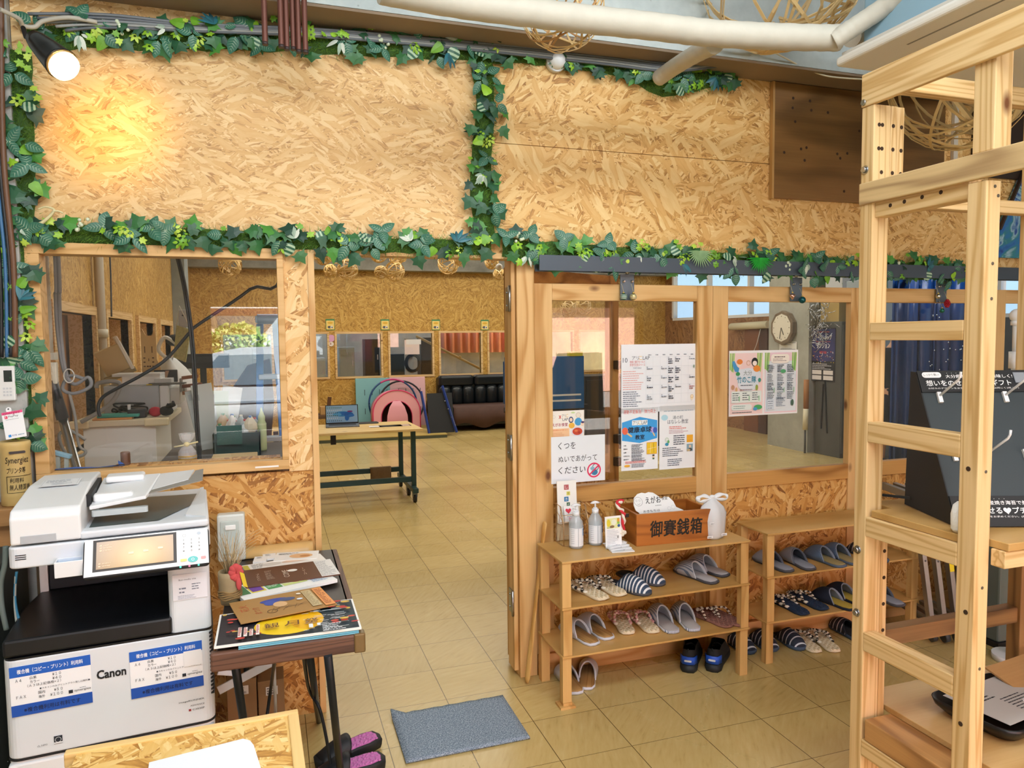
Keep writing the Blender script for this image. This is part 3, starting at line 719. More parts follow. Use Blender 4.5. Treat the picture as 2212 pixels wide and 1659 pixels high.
b = MB(); b.prism([(0, .0), (.45, -.004), (.45, .5), (.03, .5), (.0, .3)], .690, .742); b.build('output_tray', BLK, PR, bev=.008)
b = MB(); b.box(.05, .45, .46, .60, .742, .95); b.box(.05, .45, .30, .60, .905, .95); b.build('inner_housing', mat('10131a', .5), PR, bev=.004)
b = MB(); b.box(.10, .30, .44, .47, .79, .88); b.build('inner_flap', mat('1c2530', .4), PR, bev=.004)
b = MB(); b.box(.024, .05, .45, .60, .684, .955); b.build('rear_post', WHITE2, PR, bev=.003)
b = MB(); b.prism(rect_round(.122, .60, .02, 5, .504, .30), .686, .955); b.build('side_column', WHITE, PR, bev=.004)
b = MB(); b.prism(rect_round(.57, .63, .03, 5, .285, .312), .682, .6885); b.build('seam', BLK, PR)
b = MB(); b.prism(rect_round(.545, .60, .025, 5, .298, .30), .952, 1.016); b.build('scanner_unit', WHITE, PR, bev=.006, seg=3)
b = MB()
for z in (.979, .985, .991): b.box(.045, .072, -.0012, .0, z, z + .0025)
b.build('status_bars', BLKM, PR)
b = MB(); b.box(.148, .222, -.052, -.046, .925, .972); b.box(.148, .222, -.006, 0, .925, .972); b.box(.148, .153, -.05, 0, .925, .972); b.box(.217, .222, -.05, 0, .925, .972); b.box(.148, .222, -.05, 0, .925, .93)
b.build('pen_tray', WHITE2, PR, bev=.002)
b = MB(); b.box(.156, .214, -.045, -.007, .958, .962); b.build('pen_tray_liner', mat('5aa0dc', .4), PR)
# document feeder lid: thick block on the left, flat platen cover on the right
b = MB(); yz = [(0, 1.022), (0, 1.10), (.02, 1.122), (.30, 1.145), (.56, 1.135), (.58, 1.03), (.58, 1.022)]
rings = [[(x, y, z) for y, z in yz] for x in (.034, .215)]
b.loft(rings, 0, True, True, False); b.build('feeder_cover', WHITE2, PR, bev=.014, seg=4)
b = MB(); b.box(.06, .15, -.0015, .001, 1.024, 1.048); b.build('lid_grip', mat('b3b8be', .5), PR, bev=.004)
b = MB(); b.prism([(.21, 0), (.565, 0), (.57, .02), (.572, .56), (.55, .59), (.21, .59)], 1.02, 1.034); b.box(.21, .568, .0, .055, 1.022, 1.043); b.build('platen_cover', WHITE, PR, bev=.008, seg=3)
b = MB(); b.add([(.226, .07, 1.0365), (.42, .085, 1.0365), (.545, .33, 1.0365), (.54, .47, 1.0365), (.226, .5, 1.0365)], [(0, 1, 2, 3, 4)]); b.build('exit_recess', mat('4a5a5c', .3), PR)
b = MB(); b.add([(.50, .12, 1.037), (.562, .06, 1.037), (.562, .50, 1.052), (.55, .50, 1.05)], [(0, 1, 2, 3)]); b.build('platen_step', WHITE2, PR, solid=.006)
b = MB(); T = [(.224, .12, 1.088), (.385, .12, 1.108), (.395, .17, 1.110), (.42, .42, 1.128), (.235, .45, 1.122)]
b.add(T, [(0, 1, 2, 3, 4)]); b.build('feeder_tray', WHITE2, PR, solid=.012, bev=.003)
b = MB(); b.add([(.39, .155, 1.112), (.556, .165, 1.140), (.562, .36, 1.146), (.535, .35, 1.144), (.515, .20, 1.139), (.398, .19, 1.116)], [(0, 1, 2, 3, 4, 5)]); b.build('tray_extension', mat('8c8a84', .4), PR, solid=.003)
b = MB(); b.add([(.40, .195, 1.116), (.512, .205, 1.139), (.532, .36, 1.145), (.42, .42, 1.13)], [(0, 1, 2, 3)]); b.build('tray_plate', WHITE2, PR, solid=.004)
b = MB(); b.box(.232, .345, .15, .19, 1.098, 1.125); b.build('paper_guide', mat('eceff2', .35), PR, bev=.008, seg=3); b = MB(); b.box(.25, .37, .34, .42, 1.125, 1.147); b.build('paper_guide', mat('eceff2', .35), PR, bev=.008, seg=3)
b = MB(); b.box(.214, .228, .14, .46, 1.09, 1.128); b.build('feed_slot', BLKM, PR)
b = MB(); b.prism(rect_round(.16, .02, .009, 4, .31, .12), 1.062, 1.08); b.build('tray_support', mat('b9c2c4', .35), PR)
sh = Sheet(.11, .10, 'e6e9ec'); sh.frame(.005, .005, .1, .09, .0006, '8d97a6'); sh.small(.012, .08, .085, 3, .014, '9aa3b0'); sh.ell(.05, .03, .02, .012, 'c9d0d8'); sh.ring(.08, .03, .008, .009, '8d97a6')
sh.done('feeder_diagram', parent=PR, loc=(.07, .25, 1.147), rot=(math.radians(2), 0, 0))
# control panel
pn = thing('control_panel', 'x', 'x'); del pn['label'], pn['category']; pn.parent = PR; pn.location = (.222, -.085, .925); pn.rotation_euler = (math.radians(56), 0, math.radians(-.3))
b = MB(); b.prism(rect_round(.345, .122, .014, 5, .172, .058), -.022, -.001); b.build('panel_body', BLKM, pn, bev=.004)
S2 = Sheet(.338, .114, 'f1f3f5', .004, .4)
S2.rect(.022, .012, .226, .098, '2c221c'); 
for (tx, ty, ch) in [(x, y, c) for (r, y) in (('123', .078), ('456', .066), ('789', .054), ('*0#', .042)) for x, c in zip((.268, .290, .312), r)]: S2.text(tx, ty, .0062, ch, '222a33', 'c')
S2.ring(.27, .095, .004, .005, 'aab2ba'); S2.ell(.312, .098, .006, .005, 'b7c3cf'); S2.ring(.268, .030, .004, .0045, '97a0aa'); S2.ring(.312, .032, .004, .0045, '97a0aa')
S2.ell(.293, .016, .0145, .0095, '5ec2c2'); S2.ring(.293, .016, .003, .0042, 'eef6f6'); S2.rr(.316, .014, .014, .008, .002, 'f09a9a'); S2.rr(.258, .012, .018, .008, .001, 'e2dc7a')
S2.done('panel_face', parent=pn, loc=(.003, .002, 0), rot=(0, 0, 0))
def screen_mat():
    m, N, L, b_ = newmat('touch_screen'); tc = N.new('ShaderNodeTexCoord'); g = N.new('ShaderNodeTexGradient'); g.gradient_type = 'SPHERICAL'
    mp = N.new('ShaderNodeMapping'); mp.inputs['Location'].default_value = (-.115, -.03, 0); mp.inputs['Scale'].default_value = (8, 9, 1); mp.vector_type = 'POINT'
    mp.inputs['Location'].default_value = (-.115 * 8, -.03 * 9, 0); L.new(tc.outputs['Object'], mp.inputs[0]); L.new(mp.outputs[0], g.inputs[0])
    cr = ramp(N, [(0, 'b08a66'), (.5, 'd9a964'), (1, 'ffd68a')]); L.new(g.outputs['Fac'], cr.inputs[0]); L.new(cr.outputs[0], b_.inputs['Emission Color'])
    b_.inputs['Emission Strength'].default_value = .75; b_.inputs['Base Color'].default_value = (.05, .04, .03, 1); b_.inputs['Roughness'].default_value = .15
    return m
b = MB(); b.box(0, .208, 0, .084, 0, .0004); b.build('touch_screen', screen_mat(), pn, (.034, .021, .0012))
S3 = Sheet(.001, .001, 'e9cfa8', .0002)
for (x, y) in ((.008, .07), (.008, .062), (.008, .054), (.006, .014), (.006, .006)): S3.rr(x, y, .006, .004, .001, 'f0dcc0'); S3.small(x + .01, y + .001, .022, 1, .01, 'f0dcc0', .002)
for (x, y) in ((.085, .036), (.125, .038), (.165, .042)): S3.rr(x, y, .014, .007, .002, 'f6e6cc')
S3.done('screen_icons', parent=pn, loc=(.034, .021, .0016), rot=(0, 0, 0))
for x, c in ((.258, '3ad6a8'), (.283, 'e05a78'), (.309, '3ad6a8')):
    b = MB(); b.box(x, x + .005, -.003, .0, -.004, .003); b.build('status_light', mat(c, .3, emit=1.5), pn)
# print on the copier's own front
S4 = Sheet(.001, .001, 'dde3ea', .0002)
S4.text(.238, .200, .026, 'Canon', '14161c', bold=.065, w=.078); S4.text(.535, .073, .0065, 'imageRUNNER', '30343c', 'r', w=.075); S4.text(.535, .058, .005, 'ADVANCE', '50545c', 'r', w=.042); S4.text(.535, .044, .0055, 'C3530F', '30343c', 'r', w=.036); S4.rect(.488, .043, .007, .007, '9a2430')
S4.rect(.118, .025, .022, .024, '1d2430'); S4.ring(.129, .037, .007, .008, 'e8ecf0'); S4.rect(.118, .026, .022, .004, 'e8ecf0'); S4.text(.075, .027, .005, '△ NPG', '6d737c', w=.026)
S4.done('front_print', parent=PR, loc=(0, -.0062, .385))
# price notices stuck on the copier
def notice(qr):
    s = Sheet(.207, .150, 'f3f6fb'); B1 = '1b5fc4'
    s.rect(0, .118, .207, .032, B1); s.rect(0, 0, .207, .034, '1450b0'); s.text(.103, .127, .0135, '複合機（コピー・プリント）利用料', 'f4f8ff', 'c', bold=.02, w=.168)
    s.text(.103, .009, .0145, '※複合機利用は有料です', '0a1f4a', 'c', bold=.02, w=.144)
    for x, y, t, w in ((.014, .103, 'Ａ４', .015), (.05, .106, '白黒', .017), (.107, .106, '¥１０', .022), (.05, .094, 'カラー', .024), (.107, .094, '¥４０', .022), (.043, .083, '（Ａ３は上記価格×２）', .085), (.014, .053, 'ＦＡＸ', .024), (.069, .058, '国内', .017), (.109, .058, '¥５０', .022), (.069, .045, '海外', .017), (.099, .045, '¥１００', .032)):
        s.text(x, y, .0088, t, '2f3746', w=w)
    s.text(.073, .071, .0062, '●スキャンのみプリントアウト無しは無料●', '3a424f', w=.13); s.rect(.146, .042, .011, .010, '1d2430'); s.text(.161, .043, .0085, 'synergiez', '2c3440', w=.043); s.small(.175, .054, .016, 1, .01, '8a929e', .0016)
    if qr: s.rect(.152, .073, .052, .05, 'eef1f5')
    return s
Xp = Matrix.Translation((-1.166, -.655, 0)) @ Matrix.Rotation(math.radians(5.5), 4, 'Z')
def on_copier(s, name, label, cat, u, z, tilt=0):
    s.done(name, label, cat, Xp @ Vector((u, -.0078, z)), (PI / 2, tilt, math.radians(5.5)), None)
on_copier(notice(False), 'price_notice', 'blue and white copy price notice left of the maker name on the copier', 'notice', .017, .515, math.radians(-.5))
on_copier(notice(True), 'price_notice', 'blue and white copy price notice right of the maker name on the copier', 'notice', .328, .503, math.radians(-.5))
s = Sheet(.1, .082, 'e9ecf5'); s.text(.018, .062, .005, 'Bun-media oita', '3a4152', w=.05); s.small(.055, .046, .03, 3, .008, '7a8294'); s.small(.018, .034, .02, 2, .012, '7a8294'); s.small(.014, .012, .07, 3, .0045, '9aa2b4')
s.b.keep = True; o = s.done('service_card', 'small white service contact card under the copier touch screen', 'card', Xp @ Vector((.456, -.003, .793)), (PI / 2, 0, math.radians(5.5)))

# ---- leaflet table
TB = thing('leaflet_table', 'small dark folding table covered with leaflets beside the copier', 'table', (-.37, -.43, 0))
DK = wood('dark_oak', 'X', '6d4c3c', '432b22', 20, False, .5, 20)
b = MB(); b.box(-.2, .2, -.47, .45, .705, .728); b.build('table_top', mat('2a2422', .4), TB, bev=.004)
b = MB(); b.box(-.215, .215, -.485, -.455, .672, .728); b.build('edge_band', DK, TB, bev=.006)
b = MB(); b.box(.185, .215, -.455, .45, .672, .728); b.build('edge_band', wood('dark_oak', 'Y', '6d4c3c', '432b22', 20, False, .5, 20), TB, bev=.006)
b = MB(); b.box(.185, .219, -.489, -.45, .670, .730); b.build('corner_cap', mat('7a6440', .35, .4), TB, bev=.005)
base = Vector((-.37, -.43, 0)); IRON = mat('20262c', .4, .5)
def leg(p0, p1, r, name='leg'):
    b = MB(); b.tube([p0 - base, p1 - base], r, 10); b.build(name, IRON, TB)
leg(at(708, 1412, Z=.68), at(738, 1690, Z=.004), .013); leg(at(668, 1408, Z=.68), at(689, 1558, Z=.004), .012)
leg(at(540, 1440, Z=.68), at(536, 1660, Z=.12) * 1.0, .013) if False else leg(Vector((-.53, -.80, .68)), Vector((-.50, -.42, .004)), .013)
leg(Vector((-.53, -.16, .68)), Vector((-.52, -.02, .004)), .012)
for q in ([at(655, 1410, Z=.68), at(668, 1490, Y=-.45), at(690, 1530, Y=-.45), at(706, 1600, Y=-.45), at(716, 1668, Y=-.45)], [at(594, 1422, Z=.68), at(586, 1480, Y=-.35), at(575, 1560, Y=-.3)]):
    b = MB(); b.tube([p - base for p in bez(q, 5)], .006, 8); b.build('strut', IRON, TB)
def laid(s, name, label, cat, px, z, px2, group=None, tilt=0):
    a = at(*px, Z=z); c = at(*px2, Z=z); return s.done(name, label, cat, a, (tilt, 0, math.atan2(c.y - a.y, c.x - a.x)), group)
GRP = 'leaflets on the small table'
s = Sheet(.413, .255, 'f1f1ee', .006); s.rect(.006, .006, .401, .243, '1d1d28'); s.rect(.25, .006, .157, .243, '17303c'); s.ell(.205, .105, .10, .082, 'f5cf1c', 28); s.ell(.26, .12, .05, .075, 'f2b90f', 28)
R4 = random.Random(5)
for i in range(60): s.line([(R4.uniform(.25, .36), 0) for _ in range(1)] and [(lambda x, y: (x, y))(R4.uniform(.25, .36), R4.uniform(.02, .24))] * 1 + [(0, 0)][:0] or [(0, 0), (0, 0)], .001, 'e8eef2') if False else s.rect(R4.uniform(.245, .35), R4.uniform(.015, .235), R4.uniform(.01, .045), .0022, 'dfe8ee')
for i in range(26): s.ell(R4.choice((R4.uniform(.01, .12), R4.uniform(.33, .40))), R4.choice((R4.uniform(.01, .08), R4.uniform(.15, .24))), R4.uniform(.006, .016), R4.uniform(.004, .009), R4.choice(('c23a34', 'd8503c', 'b8302e', 'd9b24a')), 9)
for k, ch in enumerate('観月祭'): s.text(.135 + k * .058, .062, .036, ch, '6b4420', bold=.02, w=.042)
for x, h in ((.062, .075), (.078, .07), (.094, .05), (.112, .08)): s.rect(x, .02, .010, h, 'f0e6e2'); s.small(x + .001, .02 + h - .01, .008, int(h / .012), .011, 'b03a3a', .006)
s.small(.30, .03, .07, 5, .012, 'e8eef4'); s.rr(.262, .02, .012, .03, .003, 'e8f0f6'); s.rr(.286, .03, .010, .02, .003, 'e8f0f6')
laid(s, 'festival_leaflet', 'black festival leaflet with a large yellow moon at the table front', 'leaflet', (462, 1398), .746, (783, 1355), GRP)
for k in range(2):
    s = Sheet(.34, .21, '6fb4cc', .004); laid(s, 'blue_leaflet', ('upper', 'lower')[k] + ' pale blue leaflet under the black festival leaflet', 'leaflet', (515, 1397 + 4 * k), .738 - .005 * k, (770, 1362 + 4 * k), GRP)
s = Sheet(.297, .20, 'a9814b', .003)
s.text(.045, .09, .028, '花火', 'b0502e', rot=PI / 2, w=.06); s.text(.075, .05, .022, 'まつり', 'b0502e', rot=PI / 2, w=.06)
s.ell(.13, .145, .045, .018, '2f49a0'); s.ell(.115, .125, .02, .022, '3a55ac'); s.ell(.17, .135, .026, .016, '44557f'); s.ell(.14, .10, .022, .026, 'd7b184'); s.ring(.105, .05, .014, .016, '4a3424')
for k in range(9): s.line([(.10 + .012 * k, .04 + .012 * (k % 3)), (.115 + .012 * k, .075 - .01 * (k % 2)), (.13 + .012 * k, .06)], .0012, '4a3424')
s.rect(.225, .02, .03, .16, 'cdb98e'); s.small(.227, .165, .026, 12, .012, '8d7a52'); s.rr(.262, .005, .033, .18, .004, 'e59a58'); s.small(.267, .165, .024, 11, .014, '8a3f1c'); s.ell(.213, .16, .008, .008, 'eee6d6'); s.ell(.205, .11, .010, .008, 'dce6f2')
laid(s, 'brown_flyer', 'brown illustrated flyer lying on the black festival leaflet', 'leaflet', (520, 1347), .758, (725, 1306), GRP)
s = Sheet(.33, .16, 'eef0f0', .012); s.rect(.0, .05, .04, .10, '3f7f4c'); s.rect(.043, .05, .05, .10, 'e2d24a'); s.rect(.048, .06, .04, .07, '6a3fa0'); s.rect(.10, .05, .05, .10, '4d9a5c'); s.rect(.155, .05, .085, .10, 'cfdc8e'); s.ell(.18, .09, .03, .02, 'e9efc6'); s.ell(.21, .08, .02, .014, 'c0504a')
s.text(.255, .08, .03, '彩', '2f6fb8', bold=.03); s.small(.25, .05, .06, 3, .012, '7fa4cc'); s.small(.103, .13, .045, 6, .012, 'e6f0e0')
laid(s, 'green_leaflet', 'white leaflet with green and yellow boxes between the two brown sheets', 'leaflet', (528, 1297), .752, (733, 1250), GRP)
s = Sheet(.325, .20, '5e3a28', .004); s.rect(.26, .0, .065, .2, 'e4e3e0'); s.small(.262, .18, .058, 14, .013, '8f8f94', .004)
for k, (x, t_, h) in enumerate(((.055, 'ソフトクリーム', .012), (.155, 'COME', .02), (.215, 'コーヒー', .01))): s.text(x, .05, h, t_, 'd9c8b6', rot=PI / 2, w=.085)
s.ell(.172, .12, .018, .014, 'efe9e2'); s.small(.075, .15, .03, 9, .012, 'cdb9a6', .003)
laid(s, 'brown_menu', 'dark brown menu leaflet in the middle of the small table', 'leaflet', (531, 1269), .757, (734, 1240), GRP)
s = Sheet(.30, .09, 'f0ece6', .012); s.ell(.1, .05, .04, .02, 'd8d2ca'); s.ell(.2, .05, .06, .018, 'e0c4ae'); s.rect(0, .02, .02, .06, 'c9b948'); s.small(.03, .07, .05, 4, .014, '8a8a8a')
laid(s, 'white_leaflet', 'white leaflet with sketches behind the dark brown menu leaflet', 'leaflet', (531, 1236), .750, (712, 1207), GRP)
for k, (px, px2, w) in enumerate((((590, 1212), (685, 1206), .165), ((546, 1214), (585, 1211), .05), ((568, 1208), (596, 1205), .05))):
    s = Sheet(w, .11 if k == 0 else .07, 'f2f0ec', .016 - .004 * k); s.small(.01, .09 if k == 0 else .055, w * .5, 2, .012, '555a60')
    if k == 0: s.ell(.10, .05, .045, .03, 'e6b98a'); s.ell(.115, .045, .02, .014, 'c98a54'); s.text(.012, .075, .010, '天領うどん', '3a3a3a', w=.05)
    laid(s, ('card_stack', 'small_card', 'small_card')[k], ('stack of white cards with an orange print at the back of the small table', 'left small white card at the back of the small table', 'small white card left of the stack with the orange print')[k], 'card', px, .752 - .002 * k, px2, GRP)
# split bamboo lying at the back of the table
t = thing('bamboo_half', 'split bamboo trough lying against the wall behind the leaflets', 'bamboo', at(525, 1190, Y=.03))
b = MB(); L_ = .275
for r_, s_ in ((.042, 1), (.036, -1)): pass
ring = [(math.cos(a), math.sin(a)) for a in [PI * (.05 + .9 * i / 14) for i in range(15)]]
b.loft([[(x, -.042 * c * 1, -.03 + .042 * sn) for c, sn in ring] for x in (0, .1, .102, .104, .2, .24, .242, .245, L_)], 0, False, False)
b.build('trough', mat('cfa96c', .4, var=.2, vscale=8), t, solid=.005)
b = MB(); b.box(0, L_, -.047, -.04, -.05, -.03); b.build('front_lip', mat('c79f60', .45, var=.2), t, bev=.003)
# bamboo cup with dried grasses, white plastic dispenser behind it
q = at(498, 1302, Z=.73); t = thing('bamboo_vase', 'bamboo cup of dried grass stalks with a red bow beside the copier', 'vase', q)
b = MB(); b.lathe([(.030, 0), (.034, .03), (.037, .09), (.036, .11), (.031, .11), (.03, .02)], (0, 0, 0), 20); b.build('cup', mat('9a8a68', .6, var=.3, vscale=20), t)
b = MB()
for k in range(5): b.tube([(.036 * math.cos(a) * (1 + .03 * math.sin(3 * a + k)), .036 * math.sin(a) * (1 + .03 * math.cos(2 * a)), .022 + k * .006 + .003 * math.sin(4 * a + k)) for a in [2 * PI * i / 20 for i in range(20)]], .0028, 5, closed=True)
b.build('twine', mat('8d7348', .9), t)
b = MB(); R5 = random.Random(8)
for i in range(70):
    a = R5.uniform(0, 2 * PI); r = R5.uniform(0, .022); l = R5.uniform(.10, .19); ex = R5.uniform(-.045, .045); ey = R5.uniform(-.03, .03)
    b.tube([(r * math.cos(a), r * math.sin(a), .06), (r * math.cos(a) + ex * .3, r * math.sin(a) + ey * .3, .06 + l * .5), (r * math.cos(a) + ex, r * math.sin(a) + ey, .06 + l)], [.0012, .001, .0006], 4, R5.choice((0, 0, 1)))
for i in range(6): b.tube(bez([(.015, 0, .1), (.05, -.01, .16 + .01 * i), (.085 + .004 * i, -.02, .19 + .012 * i)], 5), .0009, 4, 1)
b.build('dried_grass', [mat('9a8560', .9), mat('c3ad82', .9)], t)
b = MB()
for k in range(8):
    a = k * PI / 4; b.ball((.022 + .012 * math.cos(a), -.034, .112 + .018 * math.sin(a)), .013, 0, 8, (1, .4, 1))
b.ball((.03, -.036, .075), .012, 0, 8, (.8, .4, 2)); b.build('red_bow', mat('c04c4c', .8), t)
b = MB(); b.add([(.034, -.042, .115), (.048, -.042, .108), (.058, -.042, .06), (.044, -.042, .066)], [(0, 1, 2, 3)]); b.build('tag', mat('d8bf2e', .6), t, solid=.002)
q = at(497, 1240, Z=.73); t = thing('plastic_dispenser', 'translucent white plastic holder standing behind the bamboo cup', 'holder', (q.x, -.02, .73))
b = MB(); b.box(-.052, .052, 0, .05, 0, .19); b.build('body', film_mat('milky', 'e6f0ec', .75, .3), t, bev=.008)
b = MB(); b.box(-.04, .03, -.006, 0, .03, .165); b.box(-.022, .018, -.012, -.006, .13, .15, 1); b.build('front_panel', [film_mat('milky2', 'd5e4e0', .7, .3), mat('eef3f1', .4)], t, bev=.004)
# cardboard boxes and folded step under the table
for k, (x0, x1, zt) in enumerate(((-.60, -.49, .27), (-.485, -.385, .25))):
    t = thing('cardboard_box', ('left', 'right')[k] + ' brown cardboard box standing under the leaflet table', 'box', ((x0 + x1) / 2, -.03, 0))
    w = (x1 - x0) / 2; b = MB(); b.box(-w, w, -.06, .06, 0, zt); b.build('carton', mat('8c6c46', .8, var=.08), t, bev=.002)
    s = Sheet(.045, .035, 'd9d6cf'); s.small(.004, .026, .03, 3, .01, '4a4a4a'); [s.rect(.006 + .004 * i, .003, .0018, .01, '333333') for i in range(8)]
    s.done('shipping_label', parent=t, loc=(-.02, -.0615, zt - .06))
t = thing('folding_step', 'white folded metal step leaning under the leaflet table', 'step stool', at(560, 1460, Y=-.28))
o0 = at(560, 1460, Y=-.28); P_ = lambda x, y, Y=-.28: at(x, y, Y=Y) - o0
b = MB(); b.bar(P_(472, 1492), P_(592, 1428), .03, .012, up=(0, -1, .3)); b.build('side_rail', mat('d2d6d8', .35, .3), t, bev=.002)
b = MB(); b.bar(P_(470, 1452), P_(516, 1455), .02, .01, up=(0, -1, .3)); b.build('side_rail', mat('d2d6d8', .35, .3), t, bev=.002)
b = MB(); b.bar(P_(500, 1470, -.262), P_(555, 1445, -.262), .006, .006); b.build('slot', BLKM, t)
b = MB(); b.tube([P_(592, 1428), at(596, 1555, Y=-.15) - o0 + Vector((0, 0, -.03))], .006, 6); b.build('foot_rod', mat('c2c6c8', .35, .4), t)

# ---- strand board table in the foreground
FT = thing('front_table', 'strand board table with a pale wood edge in the bottom left foreground', 'table', (-.60, -1.62, 0), math.radians(1.5))
b = MB(); b.box(-.225, .225, -.33, .33, .682, .698); b.build('table_top', OSB_TOP, FT)
b = MB(); b.box(-.25, .25, .33, .352, .67, .703); b.build('edge_strip', wood('pine_edge', 'X', 'ecc987', 'd5a65c', 14, False, .45, 10), FT, bev=.003)
b = MB(); b.box(.225, .25, -.352, .33, .67, .703); b.build('edge_strip', wood('pine_edge', 'Y', 'ecc987', 'd5a65c', 14, False, .45, 10), FT, bev=.003)
for sx in (-1, 1):
    for sy in (-1, 1):
        b = MB(); b.box(sx * .22 - .018, sx * .22 + .018, sy * .30 - .018, sy * .30 + .018, 0, .682); b.build('leg', wood('pine_edge', 'Z', 'ecc987', 'd5a65c', 14, False, .45, 10), FT, bev=.002)
pts = [at(322, 1641, Z=.71), at(525, 1590, Z=.71), at(540, 1594, Z=.71), at(548, 1604, Z=.71), at(575, 1690, Z=.71), at(310, 1720, Z=.71)]
c0 = sum(pts, Vector()) / 6; b = MB(); b.flat([((p - c0).x, (p - c0).y) for p in pts], 0)
tag(b.build('paper_sheet', mat('e9eef6', .5), None, (c0.x, c0.y, .7025), solid=.003), 'plain white sheet lying on the foreground table', 'paper')

# ---- bamboo donation tube on its ledge, payment card, remote control
t = thing('wooden_ledge', 'rough timber ledge under the bamboo donation tube at the left edge', 'shelf', (-1.31, .0, .96)); 
b = MB(); b.box(-.09, .085, -.10, .044, 0, .063); b.build('board', wood('ledge', 'X', 'b98a55', '8a5f33', 8, True, .6, 8), t, bev=.004)
b = MB(); b.box(-.09, .06, -.06, .044, -.1, 0); b.build('bracket', wood('ledge', 'X', 'b98a55', '8a5f33', 8, True, .6, 8), t)
BT = thing('bamboo_donation_tube', 'bamboo tube with a coin slot and black handwriting at the left edge', 'donation box', (-1.292, -.02, 1.023))
prof = [(.046, 0), (.049, .004), (.049, .05), (.0475, .12), (.0475, .20), (.050, .212), (.052, .222), (.049, .232), (.043, .234), (.03, .226)]
b = MB(); b.lathe(prof, (0, 0, 0), 28); b.build('tube', mat('cdb070', .45, var=.22, vscale=9), BT)
def curved_sheet(parent, r, z, items, name, col='14100c'):
    vs = []; fs = []
    b = MB()
    for (x, y, size, body, w) in items:
        g = text_geo(body, .005, .12); k = size / max(g[5] - g[4], .3); kx = w / (g[3] - g[2])
        V_ = []
        for vx, vy in g[0]:
            xx = x + (vx - g[2]) * kx; a = xx / r; V_.append((r * math.sin(a + AZ), -r * math.cos(a + AZ), z + y + (vy - g[4]) * k))
        b.add(V_, g[1], 0)
    b.keep = True; b.build(name, mat(col, .7), parent)
    return b
AZ = math.radians(28)
curved_sheet(BT, .0492, 0, [(-.042, .150, .030, 'Synergiez', .078), (-.038, .120, .022, 'プリンタ等', .06), (-.030, .086, .018, '利用料', .044), (-.032, .058, .022, '無人精算機', .068), (.0, .022, .016, 'eno 9/12', .044)], 'handwriting')
b = MB()
for z_, a0, a1 in ((.110, -.8, .95), (.050, -.75, .95)): b.tube([(.0494 * math.sin(a + AZ), -.0494 * math.cos(a + AZ), z_) for a in [a0 + (a1 - a0) * i / 12 for i in range(13)]], .0009, 4)
b.tube([(.0494 * math.sin(-.8 + AZ), -.0494 * math.cos(-.8 + AZ), z) for z in (.11, .05)], .0009, 4); b.build('ruled_lines', mat('14100c', .7), BT)
b = MB(); b.prism(rect_round(.05, .009, .004, 3), -.004, .004, 0, Matrix.Rotation(AZ * .9, 4, 'Z') @ Matrix.Translation((0, -.0455, .196)) @ Matrix.Rotation(PI / 2, 4, 'X')); b.build('coin_slot', BLK, BT)
s = Sheet(.066, .098, 'f4f5f8', .002); s.rect(0, .089, .066, .009, 'f0558c'); s.text(.003, .085, .013, 'synergiez', '9a1240', w=.055, shear=.2); s.rr(.007, .074, .010, .010, .002, 'ef4a6c'); s.text(.009, .0765, .006, 'P', 'f8e4ea'); s.text(.020, .0755, .0085, 'PayPay', '2a2c34', w=.031); s.small(.01, .069, .042, 1, .01, '9aa0aa', .0012); s.rr(.010, .006, .009, .009, .002, '2f8fe0'); s.text(.021, .008, .006, '支付宝', '2f5a9a', w=.015); s.small(.04, .009, .02, 1, .01, '9ab0c4', .003)
s.b.prism(rect_round(.017, .02, .008, 4, .024, .105), -.002, 0, 0)
s.ell(.024, .108, .003, .003, '50545c', 10)
s.done('payment_card', 'white and pink payment card leaning above the bamboo donation tube', 'card', at(13, 950, Y=-.045), (math.radians(80), math.radians(-9), 0))
t = thing('remote_control', 'white wall remote control with a dark display at the left edge', 'remote control', (-1.325, .02, 1.40))
b = MB(); b.box(-.03, .034, 0, .024, 0, .128); b.build('case', mat('e4e5e4', .4), t, bev=.005)
b = MB(); b.box(.0, .026, -.001, .001, .07, .112); b.build('display', mat('2b3330', .2), t)
b = MB(); [b.box(-.004 + .010 * i, .003 + .010 * i, -.0015, 0, .018 + .012 * j, .025 + .012 * j) for i in range(3) for j in range(3)]; b.build('buttons', mat('c9ccd0', .5), t)
# cables and conduit on the pillar
t = thing('cable_bundle', 'black and blue cables running down the concrete pillar at the left edge', 'cable', (-1.29, .03, 0))
for k, (x, c, r) in enumerate(((-.035, '15171a', .007), (-.018, '3f6f9c', .006), (-.005, '23262a', .006), (.008, '6b4a34', .01))):
    b = MB(); b.tube(bez([(x + .004 * k, -.004 * (k % 2), 2.86), (x - .006, -.008, 2.3), (x + .006, -.006, 1.9), (x - .004, -.008, 1.56)], 8), r, 8); b.build('cable', mat(c, .45), t)
t = thing('grey_cable_bundle', 'grey cables tied along the top of the wall under the beam', 'cable', (0, .03, 2.85))
R6 = random.Random(3)
for k in range(5):
    pts = [at(60 + 20 * k, 30 + 9 * k, Y=.02), at(230, 32 + 7 * k, Y=.03), at(430, 52 + 4 * k, Y=.035), at(700, 64 + 4 * k, Y=.03), at(1000, 90 + 4 * k, Y=.03), at(1300, 118 + 5 * k, Y=.02), at(1450, 138 + 4 * k, Y=0), at(1590, 134 + 3 * k - 8, Y=-.02), at(1700, 105 + 5 * k, Y=-.08), at(1790, 118 + 6 * k, Y=-.08), at(1880, 150 + 4 * k, Y=-.05)]
    b = MB(); b.tube(bez([p - Vector((0, .03, 2.85)) for p in pts], 6), .0058, 6); b.build('cable', mat(('73787e', '666b72', '83888c', '9a9c9a', '5c6268')[k], .5), t)
